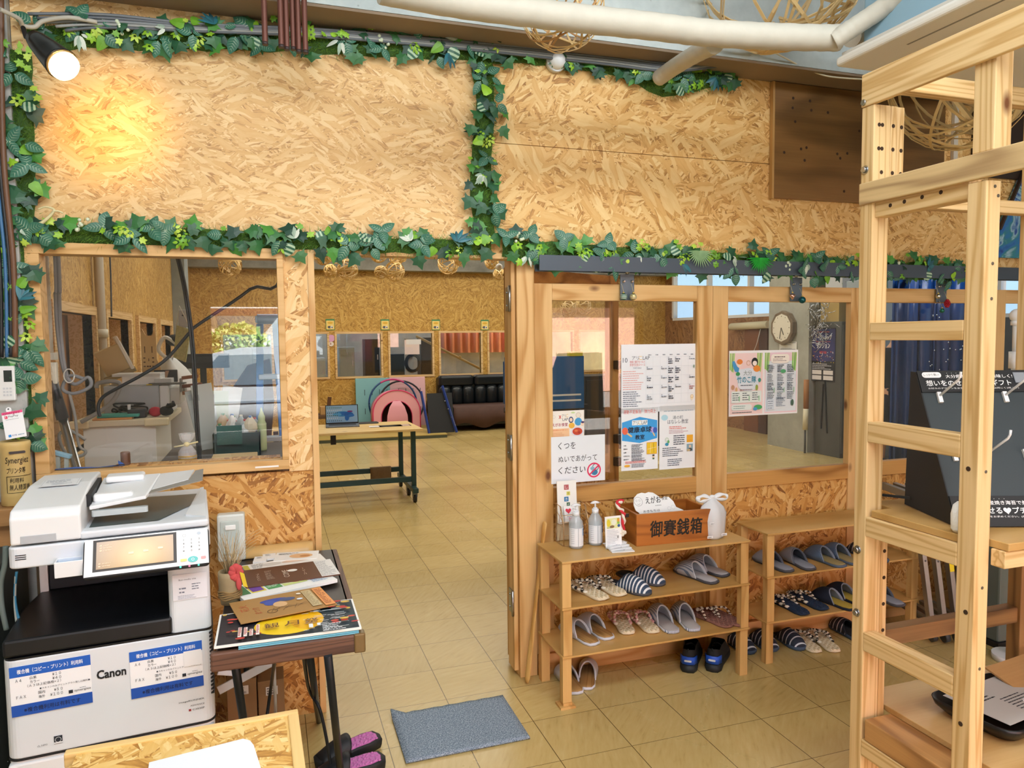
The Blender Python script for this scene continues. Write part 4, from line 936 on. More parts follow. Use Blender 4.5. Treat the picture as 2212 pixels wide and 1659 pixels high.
b = MB(); b.tube(bez([p - Vector((0, .03, 2.85)) for p in (at(1640, 96, Y=-.2), at(1690, 122, Y=-.15), at(1735, 145, Y=-.1), at(1790, 165, Y=-.1), at(1880, 172, Y=-.2))], 8), .004, 6); b.build('cable', mat('ded7c0', .5), t)
b = MB(); b.tube(bez([p - Vector((0, .03, 2.85)) for p in (at(0, 20, Y=-.1), at(40, 40, Y=-.05), at(50, 55, Y=-.02), at(75, 58, Y=0), at(95, 45, Y=0), at(150, 38, Y=.0), at(210, 48, Y=.02))], 8), .008, 8); b.build('cable', mat('b8b4a8', .5), t)
# spot lamp with a warm glowing bulb
LP = at(110, 122, Y=-.30); A0 = at(84, 92, Y=-.26); A1 = at(146, 150, Y=-.34); t = thing('spot_lamp', 'black spot lamp with a glowing bulb at the top left corner', 'lamp', LP)
dv = (A1 - A0); X = (dv.to_track_quat('Z', 'Y').to_matrix().to_4x4()); X.translation = A0 - LP; ln = dv.length
b = MB(); b.lathe([(.0, -.03), (.026, -.03), (.034, 0), (.044, ln * .45), (.050, ln * .75), (.052, ln * .80), (.048, ln * .80), (.036, ln * .4)], n=24, X=X, cap=False); b.build('shade', mat('2b2b2c', .25, .6), t)
b = MB(); b.lathe([(.036, ln * .70), (.047, ln * .86), (.046, ln * .93), (.030, ln * 1.0), (0.001, ln * 1.03)], n=24, X=X, cap=False); b.build('bulb', mat('ffe2a8', .3, emit=5), t)
b = MB(); b.lathe([(.040, ln * .60), (.050, ln * .80), (.050, ln * .84), (.044, ln * .84)], n=24, X=X, cap=False); b.build('rim', mat('c9a064', .25, .7), t)
b = MB(); b.tube([A0 - LP, at(56, 80, Y=-.1) - LP, at(50, 60, Y=-.05) - LP], .008, 8); b.build('arm', BLKM, t)
lw = light('spot_lamp_bulb_light', 'SPOT', A1 + dv.normalized() * .02, 12, (1, .50, .0), target=at(225, 262, Y=.08), spot_size=1.25, spot_blend=1.0); lw.data.shadow_soft_size = .04
# copper pipes hanging from above
t = None
for k, (px, py, Yp) in enumerate(((573, 97, -.22), (608, 103, -.22), (620, 108, -.21), (634, 108, -.20), (646, 114, -.21), (660, 115, -.22))):
    q = at(px, py, Y=Yp); tt = thing('copper_pipe', ('first', 'second', 'third', 'fourth', 'fifth', 'sixth')[k] + ' from the left of the six copper pipes hanging from the ceiling', 'pipe', q, 0, 'copper pipes hanging in front of the beam')
    b = MB(); b.tube([(0, 0, 0), (0, 0, .5), (0, 0, .86)], .0105, 12, cap=False); b.build('pipe', mat('6a4034', .5, .35), tt)
    b = MB(); b.tube([(0, 0, -.001), (0, 0, .01)], .0108, 12, 0, cap=True); b.build('end_cap', mat('3a2c2a', .5), tt)
# dark box, socket and leads left of the copier
t = thing('dark_cabinet', 'dark grey cabinet standing in the gap left of the copier', 'cabinet', (-1.37, -.22, 0)); b = MB(); b.box(-.16, .10, -.2, .2, 0, .88); b.build('body', mat('3c4444', .6), t, bev=.006); b = MB(); b.box(-.15, .09, -.206, -.2, .05, .86); b.build('front', mat('464e4e', .6), t, bev=.003)
q = at(8, 1165, Y=.03); t = thing('power_socket', 'white power socket box on the wall left of the copier', 'socket', (q.x, .0, q.z - .06)); b = MB(); b.box(-.05, .05, 0, .044, 0, .12); b.build('case', mat('e4e4e0', .4), t, bev=.006)
b = MB(); b.cyl((.03, -.02, .06), (.03, 0, .06), .016, n=12); b.build('plug', mat('5c7474', .5), t)
for k, (c, pts, r, lab) in enumerate((('6a7b7a', [(12, 1180), (10, 1220), (2, 1260), (4, 1310), (14, 1360)], .008, 'thick grey power lead hanging left of the copier'), ('2f7fa8', [(36, 1235), (32, 1280), (36, 1320), (47, 1352)], .004, 'blue network lead hanging left of the copier'), ('a8b4b4', [(34, 1245), (32, 1300), (36, 1345), (40, 1368)], .004, 'white network lead hanging left of the copier'))):
    P0 = at(*pts[0], Y=-.45); b = MB(); b.tube(bez([at(x, y, Y=-.45) - P0 for x, y in pts], 6), r, 8); tag(b.build('network_lead' if k else 'power_lead', mat(c, .5), None, P0), lab, 'cable')
# black clogs under the leaflet table
CL = []
def clog(loc, rz, label):
    t = thing('slip_on_clog', label, 'clog', loc, rz, 'black clogs under the leaflet table')
    out = [(0, -.135), (.035, -.125), (.046, -.08), (.042, -.02), (.047, .05), (.045, .09), (.028, .13), (0, .14), (-.028, .13), (-.045, .09), (-.047, .05), (-.042, -.02), (-.046, -.08), (-.035, -.125)]
    b = MB(); b.loft([[(x * .94, y * .97, 0) for x, y in out], [(x, y, .012) for x, y in out], [(x * 1.03, y * 1.02, .034) for x, y in out], [(x * .97, y * .98, .04) for x, y in out]]); b.build('sole', mat('161a1f', .6), t)
    b = MB(); b.prism([(x * .82, y * .88) for x, y in out], .038, .043); 
    for i in range(90): b.ball((.03 * math.sin(i * 2.4), -.11 + .22 * i / 90, .043), .0065, 0, 6, (1, 1, .5))
    b.build('insole', mat('c673b6', .6), t)
    b = MB(); rings = []
    for k in range(9):
        y = .0 + .125 * k / 8; w = .050 * (1 - .35 * (k / 8) ** 2); h = .085 - .045 * (k / 8) ** 1.6
        rings.append([(w * math.cos(a), y + .02 * (1 - math.sin(a)) * (k == 0), .03 + (h - .03) * math.sin(a)) for a in [PI * j / 12 for j in range(13)]])
    b.loft(rings, 0, False, False); b.build('upper', mat('14181d', .55), t, solid=.007)
    b = MB(); [b.ball((x, .035, .081 - abs(x) * .35), .0055, 0, 8, (1, 1, .5)) for x in (-.01, .01)]; b.build('vent_holes', mat('dcdcd4', .6), t)
    return t
clog((-.155, -.300, 0), math.radians(112), 'black clog with a pink insole further from the viewer under the leaflet table'); clog((-.165, -.43, 0), math.radians(100), 'black clog with a pink insole nearest the viewer under the leaflet table')
# ================================================================== POSTERS ON THE GLASS
def usheet(w, h, wm, paper='f2f4f8', **k):
    "sheet drawn in units of 100 across, wm metres wide"
    s = Sheet(w, h, paper, .08, **k); s.sc = wm / w; s.z = .00022 / s.sc; s.up_ = s.up
    def up(): s.z += .00009 / s.sc; return s.z
    s.up = up
    return s
def hang(s, name, label, cat, tl, br, Y=.1105, group=None, tilt=0):
    a = at(tl[0], br[1], Y=Y); o = s.done(name, label, cat, a, (PI / 2, tilt, 0), group); o.scale = (s.sc,) * 3; return o
def width_m(tl, br, Y=.1105): return (at(br[0], br[1], Y=Y) - at(tl[0], br[1], Y=Y)).x
NAVY = '3a4356'
w = width_m((1342, 764), (1503, 893)); s = usheet(100, 80, w, 'f0f2f8')
s.text(14, 62, 4.2, 'アリ', '3a4356', w=9); s.text(23, 62, 4.2, 'こ', 'e8b83a', w=4.5); s.text(28, 62, 4.2, 'LAP', '3a4356', w=9); s.text(2, 59, 5.5, '10', '555c6a', w=6); s.text(11, 58, 3.2, '地域と親子をつなぐ', 'd2504a', w=20); s.text(11, 54.5, 3.2, '多世代交流スペース', 'd2504a', w=20); s.text(15, 51.5, 1.8, 'TIMETABLE', '8a92a0', w=11)
s.small(2, 48, 28, 9, 2.6, 'e6aaa6', .9); s.small(2, 24, 28, 8, 2.4, '7a8292', 1.0)
for i in range(8): s.line([(32 + 9.5 * i, 10), (32 + 9.5 * i, 66)], .15, 'cfd5de')
for j in range(6): s.line([(32, 10 + 11 * j), (98, 10 + 11 * j)], .15, 'cfd5de')
for i in range(7): s.small(35 + 9.5 * i, 67, 4, 1, 2, '8a92a0', 1)
for (i, j, n, c) in ((3, 4, 3, '3a4356'), (4, 4, 2, '3a4356'), (6, 4, 1, 'a0a8b4'), (0, 3, 1, '8a92a0'), (2, 3, 1, '8a92a0'), (3, 3, 3, '3a4356'), (4, 3, 3, '3a4356'), (0, 2, 2, '6a7282'), (2, 2, 1, '8a92a0'), (3, 2, 3, '3a4356'), (4, 2, 2, '3a4356'), (6, 2, 1, '555c6a'), (0, 1, 1, '3a4356'), (3, 1, 3, '3a4356'), (4, 1, 1, '3a4356'), (6, 1, 2, 'a05a5a'), (0, 0, 2, '8a92a0'), (3, 0, 2, '3a4356'), (2, 1, 1, '8a92a0'), (2, 0, 1, '8a92a0')):
    s.small(33 + 9.5 * i, 17.5 + 11 * j, 7.5, n, 2.4, c, 1.2); s.small(33 + 9.5 * i, 19.6 + 11 * j, 1.2, 1, 2, '9aa2ae', 1)
s.ell(93.5, 16, 2, 3.4, 'f3e3c4'); s.ring(93.5, 17, 1.6, 2, 'cfa070'); s.ell(96, 53, .9, 2, '7f9a8a')
hang(s, 'calendar_sheet', 'large white monthly timetable sheet taped on the glass', 'calendar', (1342, 764), (1503, 893))
w = width_m((1342, 892), (1421, 1018)); s = usheet(100, 152, w)
s.text(6, 138, 10, '運動不足解消　体力向上', 'e0605a', w=88); B_ = '3fa2e6'
s.poly([(2, 118), (50, 130), (98, 120), (98, 76), (50, 66), (2, 74)], B_); s.rect(29, 110, 42, 12, 'f5f8fb'); s.text(31, 111.5, 9, 'アリ', NAVY, w=15); s.text(46.5, 111.5, 9, 'こ', 'e8b83a', w=8); s.text(55, 111.5, 9, 'LAP', NAVY, w=15)
s.ell(10, 97, 8, 9, 'ea6a4a'); s.poly([(14, 90), (18, 93), (30, 84), (27, 81)], 'e8c48a'); s.ell(84, 97, 6, 7, 'b9a4e0'); s.ell(92, 96, 6, 7, '3a62c0'); s.poly([(84, 90), (88, 90), (92, 82), (89, 81)], 'e8c48a')
s.text(50, 92, 14, '健康卓球', '141a28', 'c', bold=.035, w=64); s.text(50, 75, 11.5, '教室', '141a28', 'c', bold=.035, w=25)
for k, t_ in enumerate(('対象', '開催日', '会費', 'お問合せ先', '講師紹介')): s.text(6, 60 - 8.5 * k, 3.2, t_, '2a3140', w=(7, 10, 7, 16, 14)[k], bold=.02)
for k in range(5): s.small(27, 62 - 8.5 * k, 36 if k < 3 else 40, 3, 2.6, '4a5262', 1.4)
s.rect(69, 38, 27, 28, 'f0c52a'); s.frame(69, 38, 27, 28, 1, 'e89a2a'); s.line([(71, 50), (94, 54)], .8, 'f8ecc0'); s.line([(78, 40), (80, 64)], .8, 'f8ecc0'); s.line([(88, 40), (87, 64)], .8, '8a6a2a'); s.ell(87, 30, 3, 4, 'f2d4b4'); s.ell(87, 34, 3.2, 2, '2a2a2a'); s.rect(84.5, 24, 5, 4, '5a7a5a')
s.small(10, 21, 66, 2, 3, 'e0706a', 1.6); s.ell(15, 12, 8, 3, 'f0b43a'); s.small(27, 14, 38, 3, 3.2, '6a7282', 1.5)
hang(s, 'club_poster', 'poster with a blue hexagon for the table tennis class taped below the timetable', 'poster', (1342, 892), (1421, 1018))
w = width_m((1424, 890), (1503, 1015)); s = usheet(100, 152, w)
s.small(12, 138, 80, 1, 3, 'a9b6c4', 2.2); s.ell(14, 124, 9, 7, 'b4dcec'); s.text(50, 119, 8.5, '湯の町', '5a6272', 'c', w=28); s.text(50, 108, 10.5, 'はなレレ教室', '4a5262', 'c', w=56)
s.small(26, 100, 50, 2, 4, 'e0807a', 2); s.small(26, 92, 52, 3, 3.4, 'c08a9a', 1.3)
for k in range(5): s.small(38, 78 - 5 * k, 30, 1, 5, '3a4356', 2.2)
s.ell(20, 70, 6, 7, 'e8eee8'); s.ell(20, 60, 5, 4, '3a9ac0'); s.ring(20, 71, 4, 4.6, '8aa48a'); s.ell(24, 66, 3, 4, '6ab070'); s.rect(74, 62, 17, 18, 'f0b02e'); s.text(82, 65, 4, '◡◡◡', 'c0402a', 'c', w=12); s.rect(74, 40, 17, 18, '8aa8b4'); s.ell(83, 52, 3, 3.6, 'e8cdb0'); s.ell(83, 44, 6, 4, '3a4250'); s.ell(79, 43, 5, 3, 'c9b48a')
s.small(8, 50, 60, 5, 4.6, '4a5262', 1.7); s.small(22, 22, 40, 4, 4.6, '6a7282', 2)
hang(s, 'music_class_poster', 'plain white ukulele class poster right of the blue hexagon poster', 'poster', (1424, 890), (1503, 1015))
w = width_m((1190, 895), (1262, 948)); s = usheet(100, 76, w, 'f6efe6')
s.rect(0, 0, 55, 27, 'f4c69a'); s.text(24, 54, 10, '×', 'd2504a', w=7, bold=.03); s.text(33, 58, 8, 'アリ', NAVY, w=12); s.text(46, 58, 8, 'こ', 'e8b83a', w=6); s.text(35, 48, 8, 'LAP', NAVY, w=16); s.text(4, 33, 9.5, 'えがお食堂', 'b04a62', w=46, bold=.02); s.text(4, 21, 4, '毎月1回みんなで食べよう', 'e0703a', w=46); s.small(4, 14, 45, 4, 4, 'd89a6a', 1.2); s.ring(9, 60, 4, 4.6, 'c8d0c8')
s.ell(60, 50, 7, 9, '4a5a80'); s.ell(60, 50, 4.5, 5.5, 'f4d6bc'); s.ell(62, 34, 9, 8, 'f0b84a'); s.ell(82, 62, 7, 8, 'f0e4d4'); s.ring(82, 62, 7, 7.6, 'a08a7a'); s.ell(82, 44, 11, 11, '4aa0d6'); s.ell(94, 38, 5, 6, 'f4d6bc'); s.ell(95, 42, 5, 3, '4a3a6a'); s.ell(66, 70, 6, 2.4, 'cfe2a4'); s.ell(79, 17, 19, 14, 'e6e0ea'); s.ell(79, 17, 15, 10.5, 'c8482e'); s.ell(75, 19, 5, 3, 'e07a4a'); s.ell(84, 14, 4, 3, 'a8321e')
hang(s, 'meal_flyer', 'small colourful meal flyer with a bowl of red stew taped on the glass', 'flyer', (1190, 895), (1262, 948))
w = width_m((1191, 957), (1307, 1046), .093); s = usheet(100, 80, w, 'edf0f6')
s.text(13, 58, 12, 'くつを', '15171d', w=32, shear=.08); s.text(13, 36, 11, 'ぬいであがって', '15171d', w=72, shear=.06); s.text(13, 16, 12, 'ください', '15171d', w=50, shear=.08)
s.ell(80, 20, 7, 9, 'dfe8f0'); s.ell(80, 15, 6, 5, '3f7fa8'); s.ring(82, 24, 5, 6.2, '4a5a6a'); s.ell(76, 22, 4, 3, '8ab4cc'); s.ring(79, 19, 10.5, 13, 'e5305f', 30); s.line([(71, 12), (88, 27)], 2.4, 'e5305f')
hang(s, 'shoes_off_sign', 'handwritten white sign with a crossed out shoe asking to take shoes off', 'sign', (1191, 957), (1307, 1046), .093)
w = width_m((1574, 784), (1722, 900)); s = usheet(100, 79, w, 'f4f3f6')
s.rect(1, 2, 47, 74, 'f6d9d8'); s.rect(51, 2, 47.5, 74, 'f3d3dc'); s.rect(52, 3.5, 45.5, 62, 'e6eef6')
for x0 in (1, 40, 51, 91):
    for k in range(4): s.poly([(x0 + 1.9 * k, 76), (x0 + 1.9 * k + 1.3, 76), (x0 + 1.9 * k + .9 - .5 * k, 56 - k), (x0 + 1.9 * k - .4 - .5 * k, 56 - k)], ('8cc84a', 'b6de86', '6fb03e', 'a4d468')[k])
s.ell(27, 45, 16, 13, 'e2ebf6'); s.ell(18, 49, 9, 8, 'e2ebf6'); s.ell(36, 49, 9, 8, 'e2ebf6'); s.ell(27, 38, 15, 8, 'e2ebf6')
s.poly([(4, 66), (7, 67), (11, 60), (14, 58), (13, 53), (8, 54), (5, 60)], '4a9ed8'); s.ell(14, 63, 3.6, 3.4, 'f7e8dc'); s.poly(ell(14.5, 65.6, 4.2, 3.2), 'ee8a3a'); s.ell(36, 65, 4.6, 5.4, '1d1d22'); s.ell(36, 63.5, 3.2, 3, 'f9eee8'); s.ell(39, 57, 5, 4, 'f0953c'); s.ring(27, 64, 2.4, 3, 'd8b08a')
s.text(20, 49, 6, '大分', '8a9a9a', w=12, bold=.01); s.text(11, 40, 8, '竹のこ隊', '2a8aa8', w=27, bold=.03); s.small(16, 36.5, 17, 1, 2, '4a5a6a', 1); s.small(15, 31.5, 18, 3, 1.8, '8a6a6a', .8); s.ell(12, 51, 3, 2.4, '3a9a5a'); s.ell(43, 43, 2.2, 2.6, '4a9a8a'); s.ell(5, 35, 2.4, 3, 'c89a7a'); s.ell(10, 32, 1.6, 3, 'd8b07a'); s.ell(39, 34, 2, 3.6, '9aa84a')
s.rr(3, 16, 43, 14, 1, 'e6f0ee')
for k in range(3): s.small(4.5 + 14 * k, 27, 11, 4, 2.6, '4a5a62', 1); s.rect(13.5 + 14 * k, 18, 1.4, 6, '8ac49a')
s.rr(3, 7, 29, 7, 3, 'e6f0ee'); s.small(6, 11.5, 22, 2, 2.4, '7a9a9a', .8); s.ell(41, 10, 6, 3, '4ab06a'); s.ell(37, 8, 3, 2, '4a9ed8'); s.small(4, 4, 28, 1, 2, '4a5a62', .8)
s.rr(59, 63, 27, 11, 4, 'faf2e8'); s.small(64, 70, 16, 1, 2, '6a5a5a', 1.2); s.small(62, 67.5, 20, 2, 2, '9a8a8a', .8)
for k in range(3):
    for j in range(4): s.small(54 + 14.5 * k, 60 - 11 * j, 10, 5, 2, '5a6a7a', .8 if j % 2 else 1.1); 
    s.rect(63.5 + 14.5 * k, 27, 1.3, 6, '9ac4aa')
s.ell(77, 53, 4, 2.4, '5ab07a'); s.rr(54, 6, 10, 13, .6, 'd8e4f0'); s.small(55, 16, 8, 4, 2.8, '7a8aa0', .9); s.small(67, 20, 14, 6, 2, '7a8aa0', .8); s.ell(91, 14, 2.2, 4, '4a6a5a')
hang(s, 'bamboo_leaflet', 'two page pink bamboo workshop leaflet taped on the second sliding door', 'leaflet', (1574, 784), (1722, 900))

# ornaments hung from the door hangers
def bauble(px, py, r, m, label, kind='ball'):
    q = at(px, py, Y=.050); t = thing('bauble', label, 'ornament', q, 0, 'christmas ornaments on the door hangers'); b = MB()
    if kind == 'ball':
        b.ball((0, 0, 0), r, 0, 20)
        if len(m) > 1:
            for z in (-.55, -.2, .15, .5): b.lathe([(r * math.sqrt(1 - z * z) * 1.02, r * z - .0012), (r * math.sqrt(1 - z * z) * 1.03, r * z + .0012)], n=20, mi=1, cap=False)
    elif kind == 'heart':
        hp = [(r * .062 * 16 * math.sin(a) ** 3, r * .062 * (13 * math.cos(a) - 5 * math.cos(2 * a) - 2 * math.cos(3 * a) - math.cos(4 * a))) for a in [2 * PI * i / 28 for i in range(28)]]
        b.loft([[(x * k, y, z * k) for x, z in hp] for k, y in ((.3, -r * .7), (.75, -r * .5), (1, 0), (.75, r * .5), (.3, r * .7))])
    else:
        for i in range(7):
            for j in range(9): a = j * 2 * PI / 9 + i * .35; rr = r * math.sin(PI * (i + 1) / 8.4) * .9; b.ball((rr * math.cos(a), rr * math.sin(a), r * 1.35 - i * r * .42), r * .27, 0, 6, (1, 1, 1.2))
        b.ball((0, 0, 0), r * .85, 0, 10, (1, 1, 1.5))
    b.build('body', m, t); top = r * (1.5 if kind == 'cone' else 1.0)
    b = MB(); b.cyl((0, 0, top * .9), (0, 0, top + .006), .005, n=10); b.build('cap', mat('c9b468', .3, .9), t)
    b = MB(); b.tube([(0, 0, top + .005), (0, .012, top + .03), (0, .022, top + .045)], .0008, 5); b.build('string', mat('d9c98a', .5), t)
SIL = mat('d8d4c8', .15, 1)
bauble(1347, 641, .017, [mat('2d6b54', .25, .4), mat('dfe6da', .4)], 'green ornament ball with white bands hanging on the left of the first hanger')
bauble(1368, 641, .017, [mat('c9b870', .15, .8), mat('e8e0c0', .3)], 'gold ornament ball hanging beside the green banded one')
bauble(1712, 640, .017, [mat('d9b2a4', .15, .9)], 'shiny rose heart ornament hanging on the middle hanger', 'heart')
bauble(1733, 648, .018, [mat('17595e', .25, .5)], 'dark teal ornament ball hanging beside the rose heart')
bauble(2027, 640, .014, [SIL], 'silver ornament ball hanging on the hanger between the rack posts')
bauble(2046, 656, .015, [mat('b01c2c', .25, .5)], 'red pine cone ornament hanging beside the silver ball', 'cone')
bauble(2035, 671, .013, [mat('1d6a58', .25, .5)], 'small green ornament ball hanging below the red pine cone')

# ================================================================== SHOE RACKS AND WHAT STANDS ON THEM
RKB = wood('rack_board', 'X', 'd0a766', 'bb8f4e', 5, False, .4, 5); RKL = wood('rack_leg', 'Z', 'd8b070', 'b98a4a', 12, False, .5, 8)
def shoe_rack(label, x0, x1, y0, y1, zs, foot=False, tall=1.0):
    t = thing('shoe_rack', label, 'shoe rack', ((x0 + x1) / 2, (y0 + y1) / 2, 0)); cx, cy = (x0 + x1) / 2, (y0 + y1) / 2
    for z in zs: b = MB(); b.box(x0 - cx, x1 - cx, y0 - cy, y1 - cy, z - .009, z); b.build('shelf_board', RKB, t, bev=.0015)
    lev = [0] + [z for z in sorted(zs)]
    for i, (za, zb) in enumerate(zip(lev, lev[1:])):
        for sx in (0, 1):
            for sy in (0, 1):
                w, d = .042, .036; ins = .003 + .004 * ((i + sx) % 2)
                xa = (x0 + ins if sx == 0 else x1 - ins - w) - cx; ya = (y0 + .006 if sy == 0 else y1 - .006 - d) - cy
                z0 = za + (.022 if (foot and i == 0 and sx == 0 and sy == 0) else .0)
                b = MB(); b.box(xa, xa + w, ya, ya + d, z0, zb - .009); b.build('leg', RKL, t, bev=.0015)
    if foot: b = MB(); b.box(x0 - cx - .012, x0 - cx + .058, y0 - cy - .008, y0 - cy + .06, 0, .010); b.box(x0 - cx + .004, x0 - cx + .046, y0 - cy + .004, y0 - cy + .045, .010, .022); b.build('foot_block', RKL, t)
    return t
shoe_rack('three tier wooden shoe rack beside the doorway with the offering box on top', .76, 1.717, -.255, .052, (.65, .444, .230), True)
shoe_rack('three tier wooden shoe rack further right with an empty top board', 1.858, 2.82, -.195, .058, (.65, .435, .210))
ZA, ZB, ZC = .65, .444, .230

OUT = [(0, -.13), (.026, -.124), (.038, -.095), (.036, -.03), (.043, .04), (.045, .08), (.034, .115), (.015, .129), (-.012, .129), (-.034, .115), (-.045, .08), (-.042, .04), (-.036, -.03), (-.038, -.095), (-.026, -.124)]
def wid(y):
    pts = sorted([(q[1], abs(q[0])) for q in OUT if q[0] >= 0])
    for (a, wa), (b_, wb) in zip(pts, pts[1:]):
        if a <= y <= b_: return wa + (wb - wa) * (y - a) / (b_ - a + 1e-9)
    return .002
def slipper(label, upper, lining, insole, sole, h=.062, thick=.014):
    t = thing('slipper', label, 'slipper', (0, 0, 0), 0)
    b = MB(); b.loft([[(x * .96, y * .98, 0) for x, y in OUT], [(x * 1.04, y * 1.02, thick * .4) for x, y in OUT], [(x * 1.03, y * 1.02, thick) for x, y in OUT]]); b.build('sole', sole, t)
    b = MB(); b.loft([[(x * .97, y * .97, thick) for x, y in OUT], [(x * .90, y * .93, thick + .004) for x, y in OUT]]); b.build('insole', insole, t)
    def shell(k_, off, name, m):
        b = MB(); rings = []; n = 12
        for k in range(11):
            u = k / 10; y = -.012 + .140 * u; w = max(wid(min(y, .1285)) * 1.03, .008) - off; hh = (h * (1 - u ** 2.6) + .004) - off
            rings.append([(w * math.cos(a), y - .05 * (1 - u) * (1 - math.sin(a)) ** 1.2 * .55 + .022 * (1 - u) * math.sin(a), thick * .7 + max(hh, .002) * math.sin(a) ** .8) for a in [PI * j / n for j in range(n + 1)]])
        b.loft(rings, 0, False, False); b.build(name, m, t, solid=.0025)
        return rings
    rg = shell(0, 0, 'upper', upper); shell(0, .004, 'lining', lining)
    b = MB(); b.tube(rg[0], .0028, 6); b.build('piping', lining, t)
    return t
def braid(mb, path, r, n, mi_cycle, R=None):
    "a thick plaited cord: beads overlapping along a path"
    path = bez(path, 8); L_ = len(path)
    for i in range(n):
        p = path[min(L_ - 1, int(i * (L_ - 1) / (n - 1)))]; q = path[min(L_ - 1, int(i * (L_ - 1) / (n - 1)) + 1)]; d = (q - p)
        X = Matrix.Translation(p) @ (d.to_track_quat('Y', 'Z').to_matrix().to_4x4() if d.length > 1e-6 else Matrix()) @ Matrix.Rotation(.7 if i % 2 else -.7, 4, 'Z')
        mb.ball((0, 0, 0), r, mi_cycle[i % len(mi_cycle)], 8, (.75, 1.25, .7), X)
def zori(label, sole_m, rim_m, strap_m, cyc, rim=True, thick=.018):
    t = thing('woven_sandal', label, 'sandal', (0, 0, 0), 0)
    b = MB(); nrow = 15
    rings = []
    for z, k in ((0, .93), (thick * .5, 1.03), (thick, .95)): rings.append([(x * k, y * k, z) for x, y in OUT])
    b.loft(rings)
    for i in range(nrow):
        y = -.118 + .236 * i / (nrow - 1); w = wid(y) * .92
        for j in range(5): b.ball((w * (-.8 + .4 * j), y, thick * .92), .0105, 1 if (i + j) % 2 else 0, 6, (w / .05, .85, .45))
    b.build('sole', sole_m, t)
    if rim:
        b = MB(); pts = [(x * .97, y * .97, thick * .95) for x, y in OUT]; braid(b, [p for p in pts if p[1] > -.03][0:20] and [pts[i] for i in (3, 4, 5, 6, 7, 8, 9, 10, 11, 12)], .0105, 30, cyc); b.build('rim', strap_m, t)
    b = MB(); braid(b, [(.037, -.01, thick), (.028, .025, thick + .028), (.0, .075, thick + .012)], .008, 12, cyc); braid(b, [(-.037, -.01, thick), (-.028, .025, thick + .028), (.0, .075, thick + .012)], .008, 12, cyc)
    b.build('strap', strap_m, t)
    b = MB(); b.ball((0, .07, thick + .016), .011, cyc[0], 8); b.ball((.014, .068, thick + .018), .009, cyc[-1], 8); b.ball((-.014, .068, thick + .018), .009, cyc[-1], 8); b.build('knot', strap_m, t)
    return t
def place(maker, heel, toe, z, label, first=[True], **k):
    a, c = at(*heel, Z=z), at(*toe, Z=z); m = (a + c) / 2; rz = math.atan2(c.y - a.y, c.x - a.x) - PI / 2
    if callable(maker): t = maker(label); t.location = (m.x, m.y, z + .0005); t.rotation_euler = (0, 0, rz)
    else: t = dup(maker, (m.x, m.y, z + .0005), rz, label)
    if k.get('group'): t['group'] = k['group']
    return t
CL_GREY = mat('b7bcc8', .9); CL_LT = mat('c9cdd6', .9); SOLE_D = mat('4a4a50', .8)
ST_LB = stripes('light_blue', 'c3c8d2', '6f7f98', 'X', 190, .6); ST_NV = stripes('navy_white', '33465e', 'e3e6ea', 'Y', 58, .62); ST_DN = stripes('denim', '4a5f7c', '6f86a2', 'Y', 120, .5); ST_BK = stripes('navy_thin', '232c3c', 'c9cfd8', 'Y', 34, .80)
WOODIN = wood('insole', 'Y', 'b08a54', '8a6432', 12, False, .6, 20)
ITAB = mat('c9b793', .85, var=.12); INK = [mat('e0d2b4', .9, var=.15, vscale=40), mat('c7b48e', .9, var=.15, vscale=40)]
BW = [mat('2a2620', .9), mat('e6e0d0', .9)]
GA, GB = 'shoes on the shoe rack beside the doorway', 'shoes on the shoe rack further right'
p = place(lambda l: zori(l, INK, None, BW, (0, 1)), (1307, 1299), (1236, 1262), ZB, 'black and cream plaited sandal in front on the upper shelf beside the doorway', group=GA)
place(p, (1345, 1290), (1276, 1254), ZB, 'black and cream plaited sandal partly under the navy striped slipper', group=GA)
p = place(lambda l: slipper(l, ST_NV, mat('2a3a52', .9), mat('2c4058', .9), SOLE_D), (1300, 1258), (1408, 1288), ZB, 'navy and white striped slipper in front with its toe to the right', group=GA)
place(p, (1336, 1240), (1434, 1266), ZB, 'navy and white striped slipper behind its pair with its toe to the right', group=GA)
p = place(lambda l: slipper(l, ST_LB, CL_LT, mat('b0aeb0', .9), SOLE_D), (1550, 1264), (1458, 1230), ZB, 'light grey striped slipper in front at the right of the upper shelf', group=GA)
place(p, (1574, 1249), (1482, 1216), ZB, 'light grey striped slipper behind at the right of the upper shelf', group=GA)
p = place(lambda l: slipper(l, CL_LT, CL_LT, WOODIN, CL_LT), (1290, 1398), (1213, 1352), ZC, 'pale grey slipper with a wood pattern insole nearest the left leg of the middle shelf', group=GA)
MULE = p
place(p, (1321, 1386), (1249, 1340), ZC, 'pale grey slipper with a wood pattern insole beside the pink sandals', group=GA)
PK = [mat('d8a3a0', .9), mat('e9dcc8', .9)]
p = place(lambda l: zori(l, INK, None, PK, (0, 0, 1)), (1359, 1374), (1328, 1327), ZC, 'cream plaited sandal with a pink rim on the left of its pair', group=GA)
place(p, (1414, 1371), (1368, 1326), ZC, 'cream plaited sandal with a pink rim on the right of its pair', group=GA)
p = place(lambda l: slipper(l, ST_LB, CL_LT, mat('aaa6a4', .9), stripes('sole_stripe', 'd6d9e0', '6f7f98', 'X', 150, .6), .075), (1462, 1375), (1402, 1322), ZC, 'tall pale striped slipper on the left of its pair on the middle shelf', group=GA)
place(p, (1505, 1370), (1456, 1318), ZC, 'tall pale striped slipper on the right of its pair on the middle shelf', group=GA)
BRN = [mat('8a5f52', .9), mat('7a5046', .9)]
